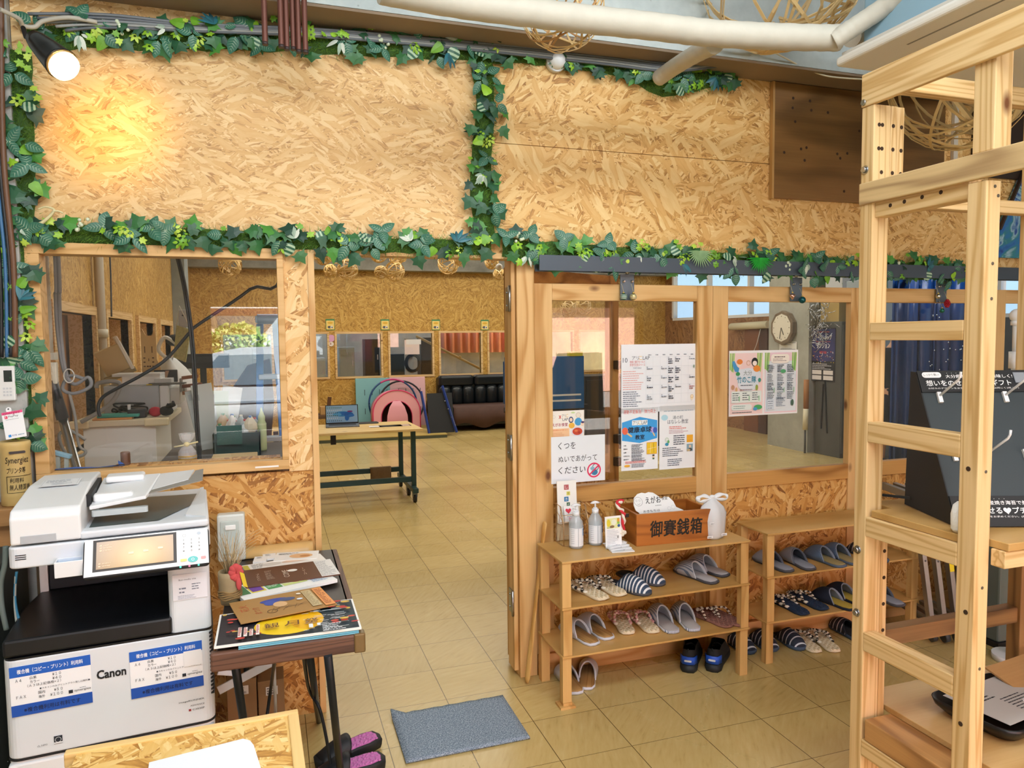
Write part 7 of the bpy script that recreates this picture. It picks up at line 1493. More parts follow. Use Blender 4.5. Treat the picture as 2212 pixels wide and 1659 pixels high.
w_ = abs(qa.y - qb.y); h_ = qb.z - qa.z; [s.rect(.02, h_ * (.94 - .3 * k), w_ - .04, .008, '5f6670') for k in range(3)]; [s.small(.04, h_ * (.85 - .3 * k), w_ * .75, 3, .05, '9aa0a6', .008) for k in range(3)]
s.done('wall_calendar', 'white three month calendar below the wooden clock on the column', 'calendar', qa, (PI / 2, 0, -PI / 2))
qa, qb = at(1739, 945, X=6.44), at(1742, 820, X=6.44); t = thing('wrapped_pole', 'brown and cream wrapped pole leaning at the column corner', 'pole', Vector((6.44, qa.y, 0))); b = MB(); b.cyl((0, 0, .32), (0, (qb.y - qa.y), (qa.z + qb.z) / 2 + .0), .035, n=14); b.build('cream_wrap', mat('d8d0b0', .6), t); b = MB(); b.cyl((0, (qb.y - qa.y), (qa.z + qb.z) / 2), (0, (qb.y - qa.y), qb.z), .035, n=14); b.build('brown_wrap', mat('9a6428', .6), t); b = MB(); b.cyl((0, 0, 0), (0, 0, .32), .014, n=10); b.build('shaft', mat('4a4a44', .6), t)
# dark steel cabinet with a poster, boxes and tinsel on it
qa = at(1750, 976, Z=0); CB = thing('steel_cabinet', 'tall dark grey cabinet beside the concrete column', 'cabinet', (6.56, 4.42, 0)); zc = at(1800, 695, X=6.56).z
b = MB(); b.box(0, 1.6, 0, .46, 0, zc); b.build('carcass', mat('4a4a44', .5, var=.1), CB, bev=.008); b = MB(); [b.box(.01, .80, -.012, 0, .06, zc - .04), b.box(.82, 1.58, -.012, 0, .06, zc - .04)]; b.build('doors', mat('55554e', .45), CB, bev=.004)
b = MB(); b.box(.3, .34, -.03, -.012, 1.1, 1.4); b.build('handle', mat('1c1c1c', .4), CB); b = MB(); b.bar((-.006, .33, .35), (-.006, .30, .95), .03, .01); b.bar((-.006, .22, .3), (-.006, .27, 1.0), .03, .01); b.build('side_straps', mat('101010', .5), CB)
qa, qb = at(1752, 822, X=6.553), at(1805, 708, X=6.553); w_, h_ = abs(qa.y - qb.y), qb.z - qa.z; s = Sheet(w_, h_, '16161c', .002); s.rect(0, h_ * .38, w_, h_ * .60, '262a5a'); s.ell(w_ * .5, h_ * .62, w_ * .48, h_ * .26, '2c2f6a')
s.text(w_ * .5, h_ * .78, h_ * .09, 'ワークショップ', 'f0f0f2', 'c', w=w_ * .7, bold=.03); s.text(w_ * .5, h_ * .62, h_ * .11, 'ダンジョン', 'f2f2f4', 'c', w=w_ * .56, bold=.03); s.rect(w_ * .2, h_ * .74, w_ * .6, h_ * .01, 'b84a4a'); s.text(w_ * .5, h_ * .52, h_ * .05, '開催', 'd8403a', 'c', w=w_ * .3); s.rect(w_ * .25, h_ * .92, w_ * .5, h_ * .012, 'c8503a')
for i in range(40): s.ell(R10.uniform(.04, .96) * w_, R10.uniform(.34, .56) * h_, w_ * .014, w_ * .014, R10.choice(('e8c23a', 'f0f0e8', 'd86a3a')), 8)
s.small(w_ * .06, h_ * .32, w_ * .85, 4, h_ * .03, 'c8c8cc', h_ * .012)
for i in range(2):
    for j in range(2): s.rect(w_ * (.06 + .48 * i), h_ * (.13 - .10 * j), w_ * .40, h_ * .08, 'd8d2d0')
s.done('workshop_poster', 'navy poster with white lettering on the side of the dark cabinet', 'poster', qa, (PI / 2, 0, -PI / 2))
t = thing('cardboard_carton', 'large tan cardboard carton on top of the dark cabinet', 'box', (6.60, 4.52, zc)); b = MB(); b.box(0, .55, 0, .33, 0, .30); b.build('carton', mat('b79c5a', .8), t, bev=.004); b = MB(); b.box(-.001, .55, .14, .19, .295, .302); b.build('tape', mat('c9b27a', .5), t)
t = thing('speckled_carton', 'brown speckled carton on the dark cabinet right of the tan one', 'box', (7.2, 4.5, zc)); b = MB(); b.box(0, .5, 0, .33, 0, .28); b.build('carton', mat('6a5f4c', .8, var=.35, vscale=14), t, bev=.004); b = MB(); b.box(.1, .4, -.002, 0, .10, .2); b.build('label', mat('b8ae98', .7), t)
t = thing('tinsel', 'silver tinsel hanging at the top corner of the dark cabinet', 'decoration', (6.50, 4.75, zc + .28)); b = MB()
for i in range(140): p = Vector((R10.gauss(0, .03), R10.gauss(0, .10), -R10.uniform(0, .62))); d = Vector((R10.uniform(-.04, .02), R10.uniform(-.1, .1), R10.uniform(-.1, .05))); b.tube([p, p + d], .004, 4)
b.build('tinsel', mat('c4c8cc', .2, .8), t)
q = at(1822, 618, Y=4.5); t = thing('archive_box', 'pale grey archive box with a hand hole on top of the cartons', 'box', (q.x, 4.52, zc + .303)); b = MB(); b.box(0, .4, 0, .3, 0, .3); b.build('carton', mat('b9bcbc', .7), t, bev=.004); b = MB(); b.prism(rect_round(.09, .035, .016), -.003, 0, 0, Matrix.Translation((.16, 0, .22)) @ Matrix.Rotation(PI / 2, 4, 'X')); b.build('hand_hole', BLKM, t)
# window wall: blind roll, boards, socket
qa, qb = at(1580, 706, X=7.12), at(1660, 701, X=7.12); t = thing('roller_blind', 'rolled cream blind on the boarded wall under the bright window', 'blind', qa); b = MB(); b.cyl((0, 0, 0), qb - qa, .06, n=16); b.build('roll', mat('d9d2b2', .6), t); b = MB(); b.tube([(0, .8 * (qb.y - qa.y), -.05), (0, .7 * (qb.y - qa.y), -.3), (0, .6 * (qb.y - qa.y), -.45)], .006, 5); b.build('cord', mat('d8d4c8', .6), t)
for k, (p0, p1, c_) in enumerate((((1612, 700), (1640, 940), '7a4a24'), ((1644, 700), (1658, 940), '4a2c1a'))):
    qa, qb = at(*p0, X=7.19), at(*p1, X=7.19); t = thing('dark_board', ('wide', 'narrow')[k] + ' dark board leaning on the boarded wall left of the concrete column', 'board', (7.19, qb.y, 0)); b = MB(); b.box(-.03, 0, 0, qa.y - qb.y, 0, qa.z); b.build('board', mat(c_, .6, var=.3, vscale=3), t, bev=.003)
# blue tarpaulin, dark shelving and a person beyond the third sliding door
t = thing('blue_tarpaulin', 'dark blue tarpaulin hanging behind the rack posts', 'tarpaulin', (6.9, 2.95, 0)); qa, qb = at(1942, 600, Y=2.95), at(2078, 600, Y=2.95); zt = min(qa.z, 3.0); xa, xb = qa.x - 6.9, qb.x - 6.9
b = MB(); b.loft([[(xa + (xb - xa) * i / 60 + .05 * math.sin(i * 1.7), .10 * math.sin(i * .62) + .04 * math.sin(i * 1.9), z) for i in range(61)] for z in (.02, .8, 1.7, zt)], 0, False, False); b.build('sheet', mat('123f7e', .3, var=.25, vscale=5), t, solid=.008)
b = MB(); R11 = random.Random(21)
for i in range(60): b.ball((xa + (xb - xa) * R11.uniform(.3, .95), -.16, R11.uniform(.9, 2.0)), .008, 0, 6)
b.build('sequins', mat('c8d8e8', .1, .9), t)
b = MB(); b.bar((xa - .3, 0, zt), (xb + .4, 0, zt), .04, .04); b.build('hanging_rail', mat('6a6f74', .4, .6), t)
t = thing('grey_steel_locker', 'pale grey locker behind the top rail of the third sliding door', 'cupboard', (6.9, 4.0, 0)); qa = at(1850, 605, Y=4.0); t.location = (at(1868, 605, Y=4.05).x, 4.05, 0); w_ = at(1940, 605, Y=4.05).x - t.location.x; zt = at(1850, 603, Y=4.05).z; b = MB(); b.box(w_ * .0, w_, 0, .3, 0, zt); b.build('carcass', mat('9aa6ac', .45), t, bev=.01); b = MB(); b.box(w_ * .04, w_ * .96, -.015, 0, zt * .52, zt - .03); b.box(w_ * .04, w_ * .96, -.015, 0, .06, zt * .5); b.build('door', mat('8e9aa0', .4), t, bev=.005); b = MB(); b.box(w_ * .25, w_ * .5, -.018, -.014, zt - .17, zt - .12); b.build('vent', BLKM, t)
# the person: bent slightly forward, dark clothes, seen between the posts
PX = Vector((at(1921, 997, Z=0).x - .0, 3.75, 0)); k_ = (3.75 - CAM.y) / (at(1921, 997, Z=0).y - CAM.y); PX.x = at(1927, 900, Y=3.75).x
PE = thing('person', 'person in a black shirt, dark shorts and black sneakers standing half hidden behind the rack', 'person', PX, math.radians(-25))
sk = [(0, 0, .92, .135, .095), (0, .01, 1.08, .125, .085), (0, .02, 1.25, .15, .095), (0, .0, 1.38, .165, .09), (0, -.02, 1.45, .085, .065), (0, -.035, 1.50, .052, .052), (0, -.045, 1.55, .052, .055), (0, -.055, 1.59, .070, .080), (0, -.06, 1.66, .078, .095), (0, -.055, 1.73, .066, .08), (0, -.05, 1.765, .03, .04)]
SKIN = mat('c99a7c', .6)
body = MB()
def limb(pts): body.tube([p[0] for p in pts], [p[1] for p in pts], 12)
body.loft([[(cx + rx * math.cos(a), cy + ry * math.sin(a), z) for a in [2 * PI * i / 16 for i in range(16)]] for cx, cy, z, rx, ry in sk])
for s_ in (-1, 1):
    limb([((s_ * .09, 0, .95), .085), ((s_ * .10, -.01, .70), .072), ((s_ * .10, -.02, .50), .055), ((s_ * .10, .01, .36), .055), ((s_ * .10, .03, .12), .036), ((s_ * .10, .03, .06), .04)])
    limb([((s_ * .165, 0, 1.40), .055), ((s_ * .20, .0, 1.22), .046), ((s_ * .215, -.03, 1.10), .040), ((s_ * .20, -.16, .98), .034), ((s_ * .19, -.22, .94), .028)])
    hx = Vector((s_ * .19, -.25, .925)); body.ball(hx, .038, 0, 10, (.55, 1.15, .9))
    for f in range(4): body.tube([hx + Vector((0, -.02, .024 - .016 * f)), hx + Vector((-s_ * .006, -.065 - .006 * (f in (1, 2)), .020 - .016 * f)), hx + Vector((-s_ * .02, -.085 - .006 * (f in (1, 2)), .006 - .014 * f))], [.0085, .008, .006], 6)
    body.tube([hx + Vector((-s_ * .012, .0, .03)), hx + Vector((-s_ * .03, -.03, .045)), hx + Vector((-s_ * .034, -.055, .04))], [.010, .009, .007], 6)
    body.ball((s_ * .079, -.05, 1.655), .018, 0, 8, (.4, .8, 1.3))
body.ball((0, -.158, 1.635), .016, 0, 8, (.7, 1, 1.2))
bo = body.build('body', SKIN, PE); bo.modifiers.new('join', 'REMESH').voxel_size = .011; sm = bo.modifiers.new('smooth', 'SMOOTH'); sm.iterations = 4
b = MB(); [b.ball((s_ * .03, -.145, 1.665), .010, 0, 8, (1.2, .5, .6)) for s_ in (-1, 1)]; b.build('eyes', mat('221a16', .3), PE); b = MB(); b.ball((0, -.146, 1.60), .02, 0, 8, (1.1, .3, .25)); b.build('mouth', mat('a0584e', .6), PE)
b = MB(); b.loft([[(cx + (rx + .012) * math.cos(a), cy + (ry + .014) * math.sin(a), z) for a in [2 * PI * i / 18 for i in range(18)]] for cx, cy, z, rx, ry in [(0, 0, .88, .145, .105)] + sk[:4] + [(0, -.02, 1.44, .10, .075)]])
for s_ in (-1, 1): b.tube([(s_ * .14, 0, 1.40), (s_ * .19, 0, 1.28), (s_ * .20, -.005, 1.20)], [.07, .066, .064], 12)
b.build('black_shirt', mat('15171b', .85), PE)
b = MB(); b.loft([[(.152 * math.cos(a), .112 * math.sin(a), z) for a in [2 * PI * i / 16 for i in range(16)]] for z in (.98, .84)])
for s_ in (-1, 1): b.tube([(s_ * .085, 0, .90), (s_ * .10, -.01, .70), (s_ * .10, -.015, .52)], [.098, .092, .088], 14)
b.build('dark_shorts', mat('22252c', .85), PE)
b = MB(); b.loft([[(rx * math.cos(a), -.045 + ry * math.sin(a), z - .03 * (math.sin(a) > .1)) for a in [2 * PI * i / 18 for i in range(18)]] for z, rx, ry in ((1.665, .083, .092), (1.71, .086, .102), (1.755, .07, .084), (1.785, .03, .04))]); b.build('hair', mat('15110f', .6), PE)
for s_ in (-1, 1):
    b = MB(); b.loft([[(s_ * .10 + x * k * 1.05, .0 - y * k + -.03, z) for x, y in OUT] for z, k in ((0, 1.0), (.03, 1.05))] , 0); b.build('shoe_sole', mat('e2e2de', .6), PE)
    b = MB(); b.loft([[(s_ * .10 + x * k, -.03 - y * (k if y < 0 else k * f), z) for x, y in OUT] for z, k, f in ((.03, 1.0, 1), (.06, .95, .85), (.085, .75, .4), (.10, .68, .2))]); b.build('sneaker', mat('14161a', .7), PE)
q = PX + Vector((.40, -.25, 0)); t = thing('dark_bag', 'dark bag on a stool beside the person behind the rack', 'bag', (q.x, q.y, 0)); b = MB(); b.prism(rect_round(.34, .26, .05), .45, .485); [b.bar((x, y, 0), (x, y, .45), .03, .03) for x in (-.12, .12) for y in (-.08, .08)]; b.build('stool', mat('3a2f26', .6), t)
b = MB(); b.loft([[(x * k, y * k, z) for x, y in rect_round(.36, .22, .06)] for z, k in ((.487, .9), (.56, 1.02), (.72, .95), (.80, .7))]); b.tube(bez([(-.1, 0, .8), (-.06, 0, .92), (.06, 0, .92), (.1, 0, .8)], 6), .012, 8); b.build('bag_body', mat('1a1d22', .7), t)
light('right_hall_fill_light', 'AREA', (6.3, 2.2, 3.4), 30, (.95, .97, 1), (2.5, .6), (6.3, 2.4, 0))  # fill light added over this end of the hall, no fixture here
# ================================================================== CLUTTER BEHIND THE FIXED WINDOW
def pxbox(name, label, cat, x0, x1, yt, yb, Y, dep, m, bev=.004, floor=None, group=None):
    "a thing whose front face fills a pixel rectangle on the plane Y; returns it with its size"
    a, c = at(x0, yb, Y=Y), at(x1, yt, Y=Y); t = thing(name, label, cat, (a.x, Y, a.z if floor is None else floor), 0, group); w = c.x - a.x; h = c.z - (a.z if floor is None else floor)
    b = MB(); b.box(0, w, 0, dep, 0, h); b.build('body', m, t, bev=bev); return t, w, h
CREAM = mat('e6e6e0', .45); PLAST = mat('dfe1e0', .4)
t, w, h = pxbox('white_cabinet', 'tall white cabinet with a worktop behind the fixed window', 'cabinet', 183, 336, 916, 1012, 1.25, .62, CREAM, .004, 0.0)
zc2 = h + .03; cx0 = t.location.x
b = MB(); b.box(-.05, w + .06, -.03, .66, h, zc2); b.build('worktop', mat('d8cdb0', .5), t, bev=.004)
b = MB(); b.box(-.06, .035, -.042, -.0, h - .006, zc2 + .004); b.box(w - .05, w + .07, -.042, 0, h - .006, zc2 + .004); b.build('corner_guards', mat('e3d6ae', .6), t, bev=.008)
b = MB(); b.box(w + .06, w + .35, .1, .62, h * .45, h * .47); b.box(w + .33, w + .35, .1, .62, 0, h - .02); b.build('side_shelf', mat('d2c8b2', .5), t)
for k, (px, pw, hh, c_, lab) in enumerate(((340, 30, .16, 'c8ad78', 'upper cardboard box on the shelf beside the white cabinet'),)):
    q = at(px, 1000, Y=1.5); tt = thing('shelf_box', lab, 'box', (cx0 + w + .08, 1.40, h * .47)); b = MB(); b.box(0, .17, 0, .2, 0, h * .36); b.build('carton', mat(c_, .8), tt, bev=.003); b = MB(); b.box(.0, .17, -.002, 0, h * .30, h * .32); b.build('tape', mat('d8c494', .5), tt)
q0, q1 = at(222, 835, Y=1.5), at(367, 893, Y=1.5); MC = thing('steel_machine', 'grey steel machine with a control end on the white cabinet', 'machine', (q0.x, 1.5, zc2)); w2 = q1.x - q0.x; h2 = q0.z - zc2
b = MB(); b.box(0, w2 - .05, 0, .36, .01, h2); b.build('casing', mat('a8adb0', .4, .3, var=.08), MC, bev=.006); b = MB(); b.box(w2 - .05, w2, -.004, .36, .0, h2 - .004); b.build('end_panel', mat('dfe3e6', .4), MC, bev=.006); b = MB(); b.box(w2, w2 + .05, .03, .33, .05, h2 - .02); b.box(w2 + .05, w2 + .06, .06, .14, .12, .2, 1); b.box(w2 + .05, w2 + .065, .18, .30, .10, .16, 1); b.build('control_end', [mat('c4c2ba', .4), mat('8a8a84', .4)], MC, bev=.004); b = MB(); b.cyl((.10, -.006, .05), (.10, 0, .05), .018, n=16); b.build('lock', mat('8d9296', .3, .8), MC)
for dx, dz, c_ in ((.09, .20, '8a5a3a'), (.11, .15, '7a4a34'), (.10, .11, '9a6a44')): b = MB(); b.bar((w2 + .06, .1, dz), (w2 + .06 + dx, .1, dz + .01), .02, .02); b.build('wooden_grip', mat(c_, .6), MC)
zm = zc2 + h2
# things on the machine
def bits(name, label, cat, loc, parts, rot=0, group=None):
    t = thing(name, label, cat, loc, rot, group)
    for nm, m, fn in parts: b = MB(); fn(b); b.build(nm, m, t, bev=.003)
    return t
q = at(268, 834, Y=1.6); bits('white_scanner', 'flat white scanner on top of the steel machine', 'scanner', (q.x, 1.54, zm), [('body', mat('e9ebea', .35), lambda b: b.box(0, .20, 0, .2, 0, .05)), ('lid', mat('d9dcdc', .35), lambda b: b.box(-.05, .20, .0, .2, .05, .066)), ('tray', mat('c9cccc', .4), lambda b: b.box(.17, .26, -.02, .1, 0, .035))])
q = at(318, 832, Y=1.53); bits('steel_rule_stack', 'stack of flat metal rulers at the front of the steel machine top', 'rulers', (q.x, 1.50, zm), [('ruler', mat('8f9090', .3, .8), lambda b: b.box(0, .2, 0, .03, 0, .006)), ('ruler', mat('6f7070', .35, .7), lambda b: b.box(.01, .21, .005, .033, .006, .011)), ('yellow_end', mat('d8c22e', .5), lambda b: b.box(0, .03, -.002, 0, .0, .006))])
q = at(333, 822, Y=1.78); bits('framed_print', 'small black framed print on the steel machine', 'picture', (q.x, 1.78, zm), [('frame', mat('1d1f22', .4), lambda b: b.box(0, .13, 0, .02, 0, .075)), ('print', mat('b89a7c', .6), lambda b: b.add([(.045, -.002, .005), (.065, -.002, .005), (.085, -.002, .07), (.065, -.002, .07)], [(0, 1, 2, 3)]))])
q = at(250, 834, Y=1.62); TBX = thing('tilted_terminal', 'beige box terminal tilted back on the steel machine', 'terminal', (at(232, 830, Y=1.8).x, 1.78, zm)); TBX.rotation_euler = (0, math.radians(-24), math.radians(12))
b = MB(); b.box(.02, .16, 0, .15, .03, .19); b.build('box', mat('cdb98c', .7), TBX, bev=.006); b = MB(); b.box(.155, .175, -.02, .16, .02, .235); b.build('screen_board', mat('e2e0d6', .4), TBX, bev=.004); b = MB(); b.box(.1755, .178, 0, .13, .05, .20); b.build('display', mat('b6bcba', .3), TBX); b = MB(); b.box(.0, .18, 0, .15, 0, .03); b.build('foot', mat('b9aa84', .7), TBX)
# things on the worktop
q = at(212, 905, Y=1.30); bits('teal_notebook', 'teal notebook on the worktop of the white cabinet', 'notebook', (q.x, 1.27, zc2 + .012), [('cover', mat('3f9a8c', .5), lambda b: b.box(0, .20, 0, .12, .0, .014))]); bits('wooden_ruler', 'wooden ruler under the teal notebook', 'ruler', (q.x - .02, 1.255, zc2), [('ruler', mat('c98f52', .6), lambda b: b.box(0, .19, 0, .13, 0, .011))])
q = at(277, 905, Y=1.34); bits('power_adapter', 'black power adapter on the white cabinet', 'adapter', (q.x, 1.32, zc2), [('body', mat('25282c', .5), lambda b: b.box(0, .09, 0, .06, 0, .045)), ('plug', mat('e0e0e0', .4), lambda b: b.box(.0, .014, .01, .03, .046, .075))])
t = thing('work_gloves', 'red and black work gloves on the white cabinet', 'gloves', (at(322, 905, Y=1.34).x, 1.36, zc2)); b = MB(); b.ball((.03, 0, .028), .035, 0, 10, (1, .8, .8)); b.build('cuff', mat('b52a3e', .9), t); b = MB(); b.ball((.085, 0, .03), .035, 0, 10, (1.1, .9, .8)); [b.tube([(.09, -.01 + .012 * k, .045), (.10 + .01 * k, -.02, .065), (.12, -.02 + .01 * k, .06 + .006 * k)], [.011, .011, .008], 6) for k in range(4)]; b.build('fingers', mat('17181c', .9), t)
t = thing('black_cables', 'tangle of black cables on the worktop before the steel machine', 'cable', (at(262, 900, Y=1.38).x, 1.42, zc2)); R12 = random.Random(5)
for k in range(3): b = MB(); b.tube(bez([(R12.uniform(-.05, .12), R12.uniform(-.03, .03), .006 + R12.uniform(0, .07)) for _ in range(7)], 6), .005, 6); b.build('cable', mat('17191c', .5), t)
# leaning stick, conduit, cables
a, c, e = at(103, 792, Y=.40), at(136, 905, Y=.40), at(170, 1030, Y=.40); t = thing('vacuum_pipe', 'black and chrome vacuum pipe leaning inside the left of the fixed window', 'pipe', (e.x, .40, 0)); o = t.location; fl = e + (e - c).normalized() * ((e.z - .0) / abs((e - c).normalized().z))
b = MB(); b.cyl(a - o, c - o, .021, .024, n=14); b.ball(a - o, .022, 0, 10); b.build('grip', mat('23262c', .4), t); b = MB(); b.cyl(c - o, Vector((fl.x, .40, .02)) - o, .018, n=14); b.build('chrome_tube', mat('b4b6b8', .2, 1), t)
t = thing('grey_lead', 'grey lead hanging in loops inside the left of the fixed window', 'cable', at(125, 700, Y=.55)); o = t.location.copy(); L_ = lambda *p: [at(x, y, Y=.55) - o for x, y in p]
for k in range(2): b = MB(); b.tube(bez([Vector((L_((118 + 8 * k, 540))[0].x, 0, 3.54 - o.z))] + L_((118 + 8 * k, 540), (120 + 8 * k, 640), (125 + 6 * k, 720), (138 + 3 * k, 800), (160, 830), (190, 815), (195, 835), (160, 850), (135, 840), (150, 812), (180, 818)), 6), .008, 6); b.build('lead', mat('85868a', .5), t)
b = MB(); b.tube(bez(L_((150, 850), (162, 900), (170, 960), (185, 975), (172, 985), (140, 975), (128, 940), (150, 930), (185, 950)), 6), .007, 6); b.build('loose_loop', mat('8a8880', .5), t)
b = MB(); b.tube([at(149, 812, Y=.53) - o + Vector((.02 * math.cos(q), 0, .03 * math.sin(q))) for q in [2 * PI * i / 14 for i in range(15)]], .003, 5); b.build('white_tie', mat('e0ddd4', .5), t)
t = thing('corrugated_conduit', 'beige corrugated conduit at the inner left of the fixed window', 'conduit', (at(101, 700, Y=.42).x, .42, 0)); b = MB(); zz = at(101, 762, Y=.42).z; b.lathe([(.019 + .002 * (i % 2), zz + .01 * i) for i in range(int((3.0 - zz) / .01))], n=14, cap=False); b.build('conduit', mat('a79f8e', .6), t)
b = MB(); b.box(-.028, .028, -.02, .03, zz - .03, zz); b.build('coupling', mat('c9c4b4', .5), t)
q = at(104, 776, Y=.40); bits('wall_switch', 'cream socket plate under the corrugated conduit', 'socket', (q.x - .03, .38, zz - .13), [('plate', mat('e2ddcc', .4), lambda b: b.box(0, .062, 0, .03, 0, .09)), ('outlet', mat('cfc9b6', .4), lambda b: b.box(.012, .05, -.004, 0, .015, .04)), ('outlet', mat('cfc9b6', .4), lambda b: b.box(.012, .05, -.004, 0, .05, .075))])
qp = at(213, 700, X=-1.57); t = thing('drain_pipe', 'beige plastic pipe running up the left partition', 'pipe', (-1.552, qp.y, 0)); b = MB(); b.cyl((0, 0, .02), (0, 0, 3.5), .032, n=14); b.build('pipe', mat('b9ad98', .45), t); b = MB(); zb = at(213, 720, X=-1.57).z; b.cyl((0, 0, zb - .03), (0, 0, zb + .03), .042, n=14); b.build('bracket', mat('cfc8b4', .45), t)
b = MB(); b.tube(bez([(.02, .12, 3.5), (.02, .14, 2.6), (.02, .30, 2.3), (.02, .26, 1.8)], 6), .007, 6); b.build('dark_lead', mat('4a5058', .5), t)
t = thing('black_twin_cable', 'black twin cable hanging down the middle of the fixed window', 'cable', at(400, 700, Y=.45)); o = t.location.copy()
for k in range(2): b = MB(); b.tube(bez([at(x + 5 * k, y, Y=.45) - o for x, y in ((372, 520), (392, 600), (407, 690), (416, 780), (421, 880), (428, 990), (430, 1030))], 6), .0058, 6); b.build('cable', mat('181c22', .4), t)
t = thing('black_slack_cable', 'black cable slung diagonally across the fixed window', 'cable', at(400, 750, Y=.52)); o = t.location.copy(); b = MB(); b.tube(bez([Vector((at(680, 480, Y=.52).x - o.x, 0, 3.54 - o.z))] + [at(x, y, Y=.52) - o for x, y in ((620, 545), (540, 625), (430, 700), (410, 718), (360, 775), (310, 808), (255, 838), (222, 858), (212, 880), (216, 900))], 6), .0075, 8); b.build('cable', mat('1c2026', .4), t)
t = thing('grey_lead', 'thick grey lead crossing the steel machine', 'cable', at(240, 850, Y=1.15)); o = t.location.copy(); b = MB(); b.tube(bez([at(x, y, Y=1.15) - o for x, y in ((208, 838), (212, 828), (240, 824), (258, 828), (256, 845), (240, 870), (210, 892), (175, 912))], 6), .011, 8); b.build('lead', mat('8d8c88', .5), t)
# cat shaped board, white cloth bag, pouch, gadget
a = at(313, 812, Y=1.95); c = at(340, 725, Y=1.95); w3 = c.x - a.x; h3 = c.z - zm; t = thing('cat_board', 'cat shaped plywood board standing behind the steel machine', 'board', (a.x, 1.85, zm)); b = MB()
b.prism([(0, 0), (w3 * 1.3, 0), (w3 * 1.3, h3 * .3), (w3 * 1.05, h3 * .5), (w3 * 1.05, h3 * 1.0), (w3 * .98, h3 * 1.15), (w3 * .75, h3 * 1.0), (w3 * .35, h3 * 1.0), (w3 * .10, h3 * 1.15), (w3 * .04, h3 * 1.0), (0, h3 * .5)], -.012, 0, 0, Matrix.Rotation(PI / 2, 4, 'X')); b.build('board', mat('d6b77c', .6), t)
b = MB()
for x, z, w4, h4 in ((.25, .70, .06, .14), (.75, .70, .06, .14), (.5, .48, .05, .06), (.42, .34, .12, .03), (.58, .34, .12, .03)) + tuple((.2 + .6 * s_ , .52 - .09 * k, .14, .025) for s_ in (0, 1) for k in range(3)): b.box(w3 * (x - w4 / 2), w3 * (x + w4 / 2), -.001, .001, h3 * (z - h4 / 2), h3 * (z + h4 / 2))
b.build('cut_out_face', mat('5a4020', .8), t)
t = thing('white_cloth_cover', 'white cloth cover draped over a stand right of the steel machine', 'cover', (at(387, 900, Y=2.1).x, 2.1, 0)); b = MB(); zt = at(375, 775, Y=2.1).z
b.loft([[(rx * math.cos(a) + dx, .16 * math.sin(a) * (rx / .15), z + .02 * math.sin(3 * a)) for a in [2 * PI * i / 24 for i in range(24)]] for z, rx, dx in ((.02, .15, .02), (zt * .6, .15, .02), (zt * .86, .135, .01), (zt * .95, .085, -.03), (zt, .03, -.05))]); b.build('cloth', mat('dddfde', .7, bump=.4, vscale=10), t)
b = MB(); b.tube(bez([(-.05, -.02, zt), (-.10, -.05, zt + .06), (-.06, -.06, zt + .14), (-.0, -.05, zt + .10)], 6), .012, 6); b.build('strap', mat('e4e4e0', .6), t); b = MB(); b.ball((-.0, -.03, zt + .12), .05, 0, 12, (1.2, .7, .8)); b.build('black_hood', mat('1f2226', .5), t)
t = thing('leaf_print_pouch', 'green leaf patterned pouch hanging on the far wall by the concrete column', 'pouch', at(393, 742, Y=1.95)); b = MB(); a0 = t.location; pts = [at(x, y, Y=1.95) - a0 for x, y in ((381, 702), (412, 712), (401, 783), (374, 772))]; b.add([(p.x, 0, p.z) for p in pts] + [(p.x, .03, p.z) for p in pts], [(0, 1, 2, 3), (7, 6, 5, 4), (0, 4, 5, 1), (1, 5, 6, 2), (2, 6, 7, 3), (3, 7, 4, 0)]); b.build('pouch', mat('b3b079', .8, var=.5, vscale=60), t, bev=.004); b = MB(); b.tube([(pts[0].x, .01, pts[0].z), (pts[0].x + .02, .01, pts[0].z + .12), (pts[1].x, .01, pts[1].z)], .003, 5); b.build('cord', mat('d8d4c4', .6), t)
q = at(398, 690, Y=2.0); bits('wall_gadget', 'small grey gadget box above the leaf patterned pouch', 'gadget', (q.x - .03, 1.97, q.z - .05), [('case', mat('b4b6b8', .4), lambda b: b.box(0, .065, 0, .05, 0, .11)), ('button', mat('4a4e54', .4), lambda b: b.box(.02, .03, -.004, 0, .07, .08))])
q = at(400, 800, Y=2.1); bits('black_keyboard', 'long black keyboard case behind the white cloth cover', 'case', (at(380, 800, Y=2.35).x, 2.35, 0), [('case', mat('171a1f', .4), lambda b: b.box(0, .34, 0, .08, 1.42, 1.52)), ('stand', mat('22262a', .4), lambda b: b.box(.15, .19, .02, .06, 0, 1.42)), ('keys', mat('2d3238', .5), lambda b: b.box(.02, .32, -.005, 0, 1.46, 1.50))])
# workbench along the pane
BZ = 1.062; bx0, bx1 = at(340, 1000, Y=.32).x, -.30
WB = thing('window_bench', 'workbench standing against the inside of the fixed window', 'bench', ((bx0 + bx1) / 2, .62, 0)); hw = (bx1 - bx0) / 2 + .02
b = MB(); b.box(-hw, hw, -.38, .40, BZ - .03, BZ); b.build('bench_top', mat('4a423c', .6), WB, bev=.003)
for sx in (-1, 1):
    for y in (-.34, .36): b = MB(); b.box(sx * (hw - .03) - .02, sx * (hw - .03) + .02, y - .02, y + .02, 0, BZ - .03); b.build('leg', mat('3a342e', .6), WB)
q = at(462, 985, Y=.62); q1 = at(562, 930, Y=.62); t = thing('green_crate', 'dark green plastic crate full of small things behind the fixed window', 'crate', (q.x, .58, BZ)); w5 = q1.x - q.x
b = MB(); [b.box(*s_) for s_ in ((0, w5, 0, .006, 0, .11), (0, w5, .2, .206, 0, .11), (0, .006, 0, .2, 0, .11), (w5 - .006, w5, 0, .2, 0, .11), (0, w5, 0, .2, 0, .006))]; b.build('crate', mat('143d38', .5), t)
